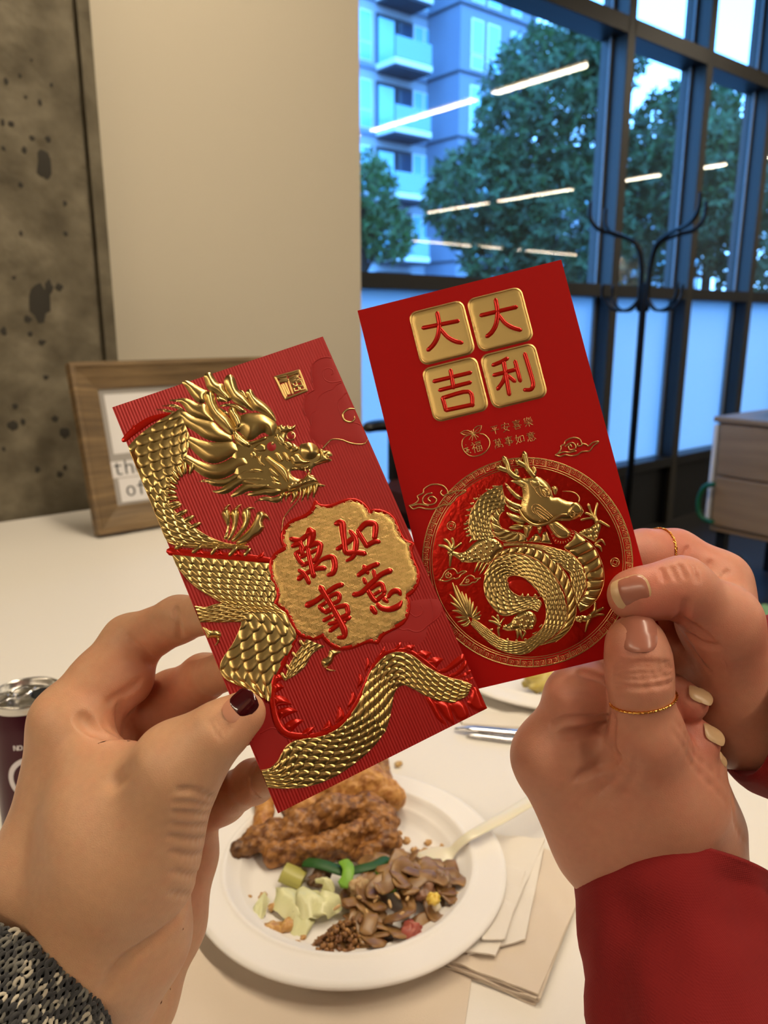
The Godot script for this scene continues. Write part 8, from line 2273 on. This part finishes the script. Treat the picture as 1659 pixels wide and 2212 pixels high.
func crumbs(fd: Material) -> void:
	var sauce := sm("orange_sauce", Color(0.86, 0.30, 0.10, 0.55), 0.3)
	sauce.transparency = BaseMaterial3D.TRANSPARENCY_ALPHA
	var thin := sm("sauce_film", Color(0.88, 0.46, 0.28, 0.28), 0.3)
	thin.transparency = BaseMaterial3D.TRANSPARENCY_ALPHA
	var o := base("sauce_smear", Vector3.ZERO, "orange sauce smear on the left of the plate", "sauce")
	for q: Array in [[Vector3(0.2513, 0.7446, -0.4972), 0.010, 0.011, sauce], [Vector3(0.2393, 0.7446, -0.4828), 0.009, 0.010, sauce], [Vector3(0.2433, 0.7445, -0.4864), 0.017, 0.021, thin], [Vector3(0.2294, 0.7445, -0.4682), 0.013, 0.016, thin]]:
		var mb := MB.new()
		var c := mb.pt(q[0] + Vector3(0, 0.0003, 0))
		for k in 24:
			var a := -TAU * k / 24.0
			var w := 1.0 + 0.18 * sin(a * 3.0 + q[1] * 900.0) + 0.1 * sin(a * 5.0)
			mb.pt(q[0] + Vector3(cos(a) * q[1] * w, 0.0, sin(a) * q[2] * w))
		for k in 24:
			mb.tri(c, c + 1 + k, c + 1 + (k + 1) % 24)
		put(mb.mesh(), "smear_patch", q[3], o)
	var oil := sm("oil_film", Color(0.85, 0.66, 0.26, 0.30), 0.3)
	oil.transparency = BaseMaterial3D.TRANSPARENCY_ALPHA
	var oo := base("oil_stain", Vector3.ZERO, "yellow oil stain soaked into the near side of the plate", "stain")
	var mb := MB.new()
	var c2: Vector3 = Vector3(0.2498, 0.7446, -0.3956)
	var m0 := mb.pt(c2)
	for k in 24:
		var a := -TAU * k / 24.0
		var w := 1.0 + 0.15 * sin(a * 3.0 + 1.0)
		mb.pt(c2 + Vector3(cos(a) * 0.022 * w, 0, sin(a) * 0.011 * w))
	for k in 24:
		mb.tri(m0, m0 + 1 + k, m0 + 1 + (k + 1) % 24)
	put(mb.mesh(), "stain_patch", oil, oo)
	var r := RandomNumberGenerator.new()
	r.seed = 77
	for s: Array in [["loose golden crumb on the bare left side of the plate", "golden crumbs on the left of the plate", [Vector3(0.2401, 0.746, -0.5126), Vector3(0.2367, 0.746, -0.5012), Vector3(0.226, 0.746, -0.4947), Vector3(0.2407, 0.746, -0.4644), Vector3(0.2501, 0.746, -0.4593), Vector3(0.249, 0.748, -0.4421), Vector3(0.2545, 0.748, -0.4363), Vector3(0.2252, 0.746, -0.4219), Vector3(0.2345, 0.746, -0.4116), Vector3(0.2191, 0.746, -0.4213), Vector3(0.223, 0.746, -0.4117), Vector3(0.2358, 0.746, -0.4013), Vector3(0.2437, 0.746, -0.4014), Vector3(0.2512, 0.746, -0.4037)]], ["loose golden crumb by the fork tines on the plate", "golden crumbs by the fork", [Vector3(0.3809, 0.746, -0.4507), Vector3(0.3685, 0.746, -0.4408), Vector3(0.3805, 0.746, -0.439), Vector3(0.3631, 0.747, -0.4283), Vector3(0.3778, 0.746, -0.4256), Vector3(0.3789, 0.746, -0.4209), Vector3(0.3837, 0.746, -0.4186), Vector3(0.3887, 0.746, -0.416), Vector3(0.3928, 0.746, -0.4251), Vector3(0.3888, 0.746, -0.4114), Vector3(0.3663, 0.746, -0.4236), Vector3(0.3705, 0.746, -0.4202), Vector3(0.3575, 0.746, -0.4337), Vector3(0.3982, 0.746, -0.4129), Vector3(0.3856, 0.747, -0.3846)]]]:
		for v: Vector3 in s[2]:
			var z := r.randf_range(0.0018, 0.0034)
			tag(put(mottled(lump(v, Vector3(z * 1.3, z * 0.8, z), r.randi() % 999, 0.35, 10), Color(0.40, 0.19, 0.05), Color(0.66, 0.42, 0.18), 500.0, 4).mesh(), "crumb", fd), s[0], "crumb", s[1])
	tag(put(mottled(lump(Vector3(0.4547, 0.743, -0.5386), Vector3(0.005, 0.003, 0.003), 7, 0.3, 10), Color(0.5, 0.3, 0.1), Color(0.7, 0.5, 0.25), 500.0, 4).mesh(), "crumb", fd), "single golden crumb on the table beyond the plate", "crumb")

func fork() -> void:
	var m := sm("fork_plastic", Color(0.88, 0.85, 0.76), 0.3)
	m.subsurf_scatter_enabled = true
	m.subsurf_scatter_strength = 0.1
	var o := base("fork", Vector3.ZERO, "white plastic fork resting on the plate rim, tines in the noodles", "fork")
	var p := smooth3(PackedVector3Array([Vector3(0.5445, 0.762, -0.3909), Vector3(0.4867, 0.766, -0.3899), Vector3(0.4393, 0.7675, -0.388), Vector3(0.4102, 0.7665, -0.3896), Vector3(0.3987, 0.761, -0.3931), Vector3(0.3919, 0.755, -0.3953), Vector3(0.3829, 0.7515, -0.3995), Vector3(0.3685, 0.75, -0.4035)]), 4)
	var rad := PackedFloat32Array()
	for i in p.size():
		var t := float(i) / (p.size() - 1)
		rad.append(0.0066 - 0.0020 * smoothstep(0.1, 0.55, t) + 0.0085 * smoothstep(0.66, 0.9, t))
	put(MB.new().tube(p, rad, 14, true, 0.22, Vector3.UP).mesh(), "handle", m, o)
	var e := p[p.size() - 1]
	var d := (e - p[p.size() - 3]).normalized()
	var side := d.cross(Vector3.UP).normalized()
	for k in 4:
		var s := (k - 1.5) * 0.0058
		put(MB.new().tube(PackedVector3Array([e + side * s - d * 0.003, e + side * s * 0.97 + d * 0.012 + Vector3(0, -0.001, 0), e + side * s * 0.92 + d * 0.024 + Vector3(0, 0.001, 0)]), PackedFloat32Array([0.0022, 0.0017, 0.0009]), 8, true, 0.6).mesh(), "tine", m, o)

func far_things(fd: Material) -> void:
	plate("plate", Vector3(0.745, 0.7405, -0.585), "second white paper plate farther off behind the tall packet")
	tag(put(mottled(lump(Vector3(0.6881, 0.762, -0.5501), Vector3(0.022, 0.014, 0.018), 8, 0.25, 20), Color(0.50, 0.38, 0.07), Color(0.72, 0.60, 0.25), 90.0, 4).mesh(), "omelette_piece", fd), "yellow omelette piece on the far plate", "egg")
	tag(put(sheet([Vector3(0.5713, 0.743, -0.5739), Vector3(0.7156, 0.743, -0.4783), Vector3(0.683, 0.743, -0.4368), Vector3(0.5648, 0.743, -0.556)], 0.0025, 55, 0.002, 12), "napkin", M.napkin_white), "small white napkin under the rim of the far plate", "napkin")
	for q: Array in [[[Vector3(0.5481, 0.744, -0.5515), Vector3(0.5654, 0.7465, -0.5279), Vector3(0.6013, 0.747, -0.4863), Vector3(0.6395, 0.746, -0.4477)], "chrome spoon handle in front of the far plate", "spoon"], [[Vector3(0.5494, 0.743, -0.5348), Vector3(0.56, 0.7435, -0.5226), Vector3(0.581, 0.744, -0.4946), Vector3(0.6253, 0.744, -0.449)], "second thinner chrome knife handle beside the spoon", "knife"]]:
		var p := smooth3(PackedVector3Array(q[0]), 5)
		var rad := PackedFloat32Array()
		for i in p.size():
			rad.append((0.0055 if q[2] == "spoon" else 0.004) * minf(1.0, 0.35 + i * 0.16))
		tag(put(MB.new().tube(p, rad, 14, true, 0.6).mesh(), q[2], M.chrome), q[1], q[2])

func can() -> void:
	var paint := sm("can_paint", Color(0.24, 0.035, 0.11), 0.28, 0.35)
	var o := base("drink_can", Vector3(0.1313, 0.7402, -0.6127), "opened slim purple drink can behind the left hand", "can")
	var alu: Material = M.aluminium
	put(MB.new().lathe([Vector2(0.0001, 0.004), Vector2(0.019, 0.003), Vector2(0.022, 0.0), Vector2(0.024, 0.002), Vector2(0.0285, 0.010), Vector2(0.0288, 0.014), Vector2(0.0288, 0.134), Vector2(0.0284, 0.140), Vector2(0.0262, 0.150)], 72).mesh(), "body", paint, o)
	put(MB.new().lathe([Vector2(0.0262, 0.1495), Vector2(0.0268, 0.1525), Vector2(0.0272, 0.1555), Vector2(0.0268, 0.1572), Vector2(0.0258, 0.1574), Vector2(0.0250, 0.1560), Vector2(0.0240, 0.1525), Vector2(0.0228, 0.1512), Vector2(0.0218, 0.1520), Vector2(0.0205, 0.1530), Vector2(0.0001, 0.1530)], 72).mesh(), "lid", alu, o)
	var black := sm("can_inside", Color(0.01, 0.01, 0.01), 0.9)
	var look := Vector3(0.55, 0, 0.15).normalized()
	var hole := MB.new()
	var c := look * 0.0115 + Vector3(0, 0.1533, 0)
	var side := look.cross(Vector3.UP)
	var m0 := hole.pt(c)
	for k in 32:
		var a := TAU * k / 32.0
		hole.pt(c + look * cos(a) * 0.0085 + side * sin(a) * 0.0112)
	for k in 32:
		hole.tri(m0, m0 + 1 + (k + 1) % 32, m0 + 1 + k)
	_up(hole)
	put(hole.mesh(), "mouth", black, o)
	var rim := PackedVector3Array()
	for k in 33:
		var a := TAU * k / 32.0
		rim.append(c + look * cos(a) * 0.0089 + side * sin(a) * 0.0116)
	put(MB.new().tube(rim, fill(33, 0.0005), 6, false).mesh(), "mouth_bead", alu, o)
	# pull tab: a flat loop raised over the mouth
	var tab := MB.new()
	for q: Array in [[0.0, 0.0078, 0.0100], [-0.013, 0.0072, 0.0078]]:
		var lp := PackedVector3Array()
		for k in 33:
			var a := TAU * k / 32.0
			lp.append(look * (q[0] - 0.004 + cos(a) * q[2]) + side * sin(a) * q[1] + Vector3(0, 0.1578 + (q[0] + cos(a) * q[2]) * 0.16, 0))
		tab.tube(lp, fill(33, 0.0015), 8, false, 0.5)
	put(tab.mesh(), "pull_tab", M.chrome, o)
	put(MB.new().lathe([Vector2(0.0028, 0.153), Vector2(0.0026, 0.1565), Vector2(0.0001, 0.157)], 16, -look * 0.008).mesh(), "rivet", alu, o)
	# print on the side facing the reader: a pale ring and small white capitals
	var white := sm("can_print", Color(0.86, 0.84, 0.86), 0.4)
	var to := Vector3(-0.6114, 0.2368, 0.755)
	var ang := atan2(-to.z, to.x)
	var mb := MB.new()
	mb.grid(49, 2, func(i: int, j: int) -> Vector3:
		var a := TAU * i / 48.0
		var rr := 0.0145 if j == 0 else 0.0185
		var x := cos(a) * rr
		var y := 0.098 + sin(a) * rr
		var t := ang + 0.40 + x / 0.0288
		return Vector3(cos(t) * 0.02895, y, -sin(t) * 0.02895))
	put(mb.mesh(), "printed_ring", white, o)
	for q: Array in [["NO ARTIFICIAL", 0.1245, 0.06], ["NO", 0.1325, 0.40]]:
		for k in q[0].length():
			if q[0][k] == " ":
				continue
			var tm := TextMesh.new()
			var sf := SystemFont.new()
			sf.font_names = PackedStringArray(["Droid Sans"])
			sf.font_weight = 700
			tm.font = sf
			tm.text = q[0][k]
			tm.font_size = 32
			tm.pixel_size = 0.0058 / 32.0
			tm.depth = 0.0001
			var t: float = ang + q[2] + k * 0.115
			put(tm, "lettering", white, o, Transform3D(Basis(Vector3.UP, t + PI / 2), Vector3(cos(t) * 0.0289, q[1], -sin(t) * 0.0289)))

func _up(mb: MB) -> void:
	for t in range(0, mb.ix.size(), 3):
		var q := (mb.v[mb.ix[t + 2]] - mb.v[mb.ix[t]]).cross(mb.v[mb.ix[t + 1]] - mb.v[mb.ix[t]])
		if q.y < 0:
			var k := mb.ix[t + 1]
			mb.ix[t + 1] = mb.ix[t + 2]
			mb.ix[t + 2] = k
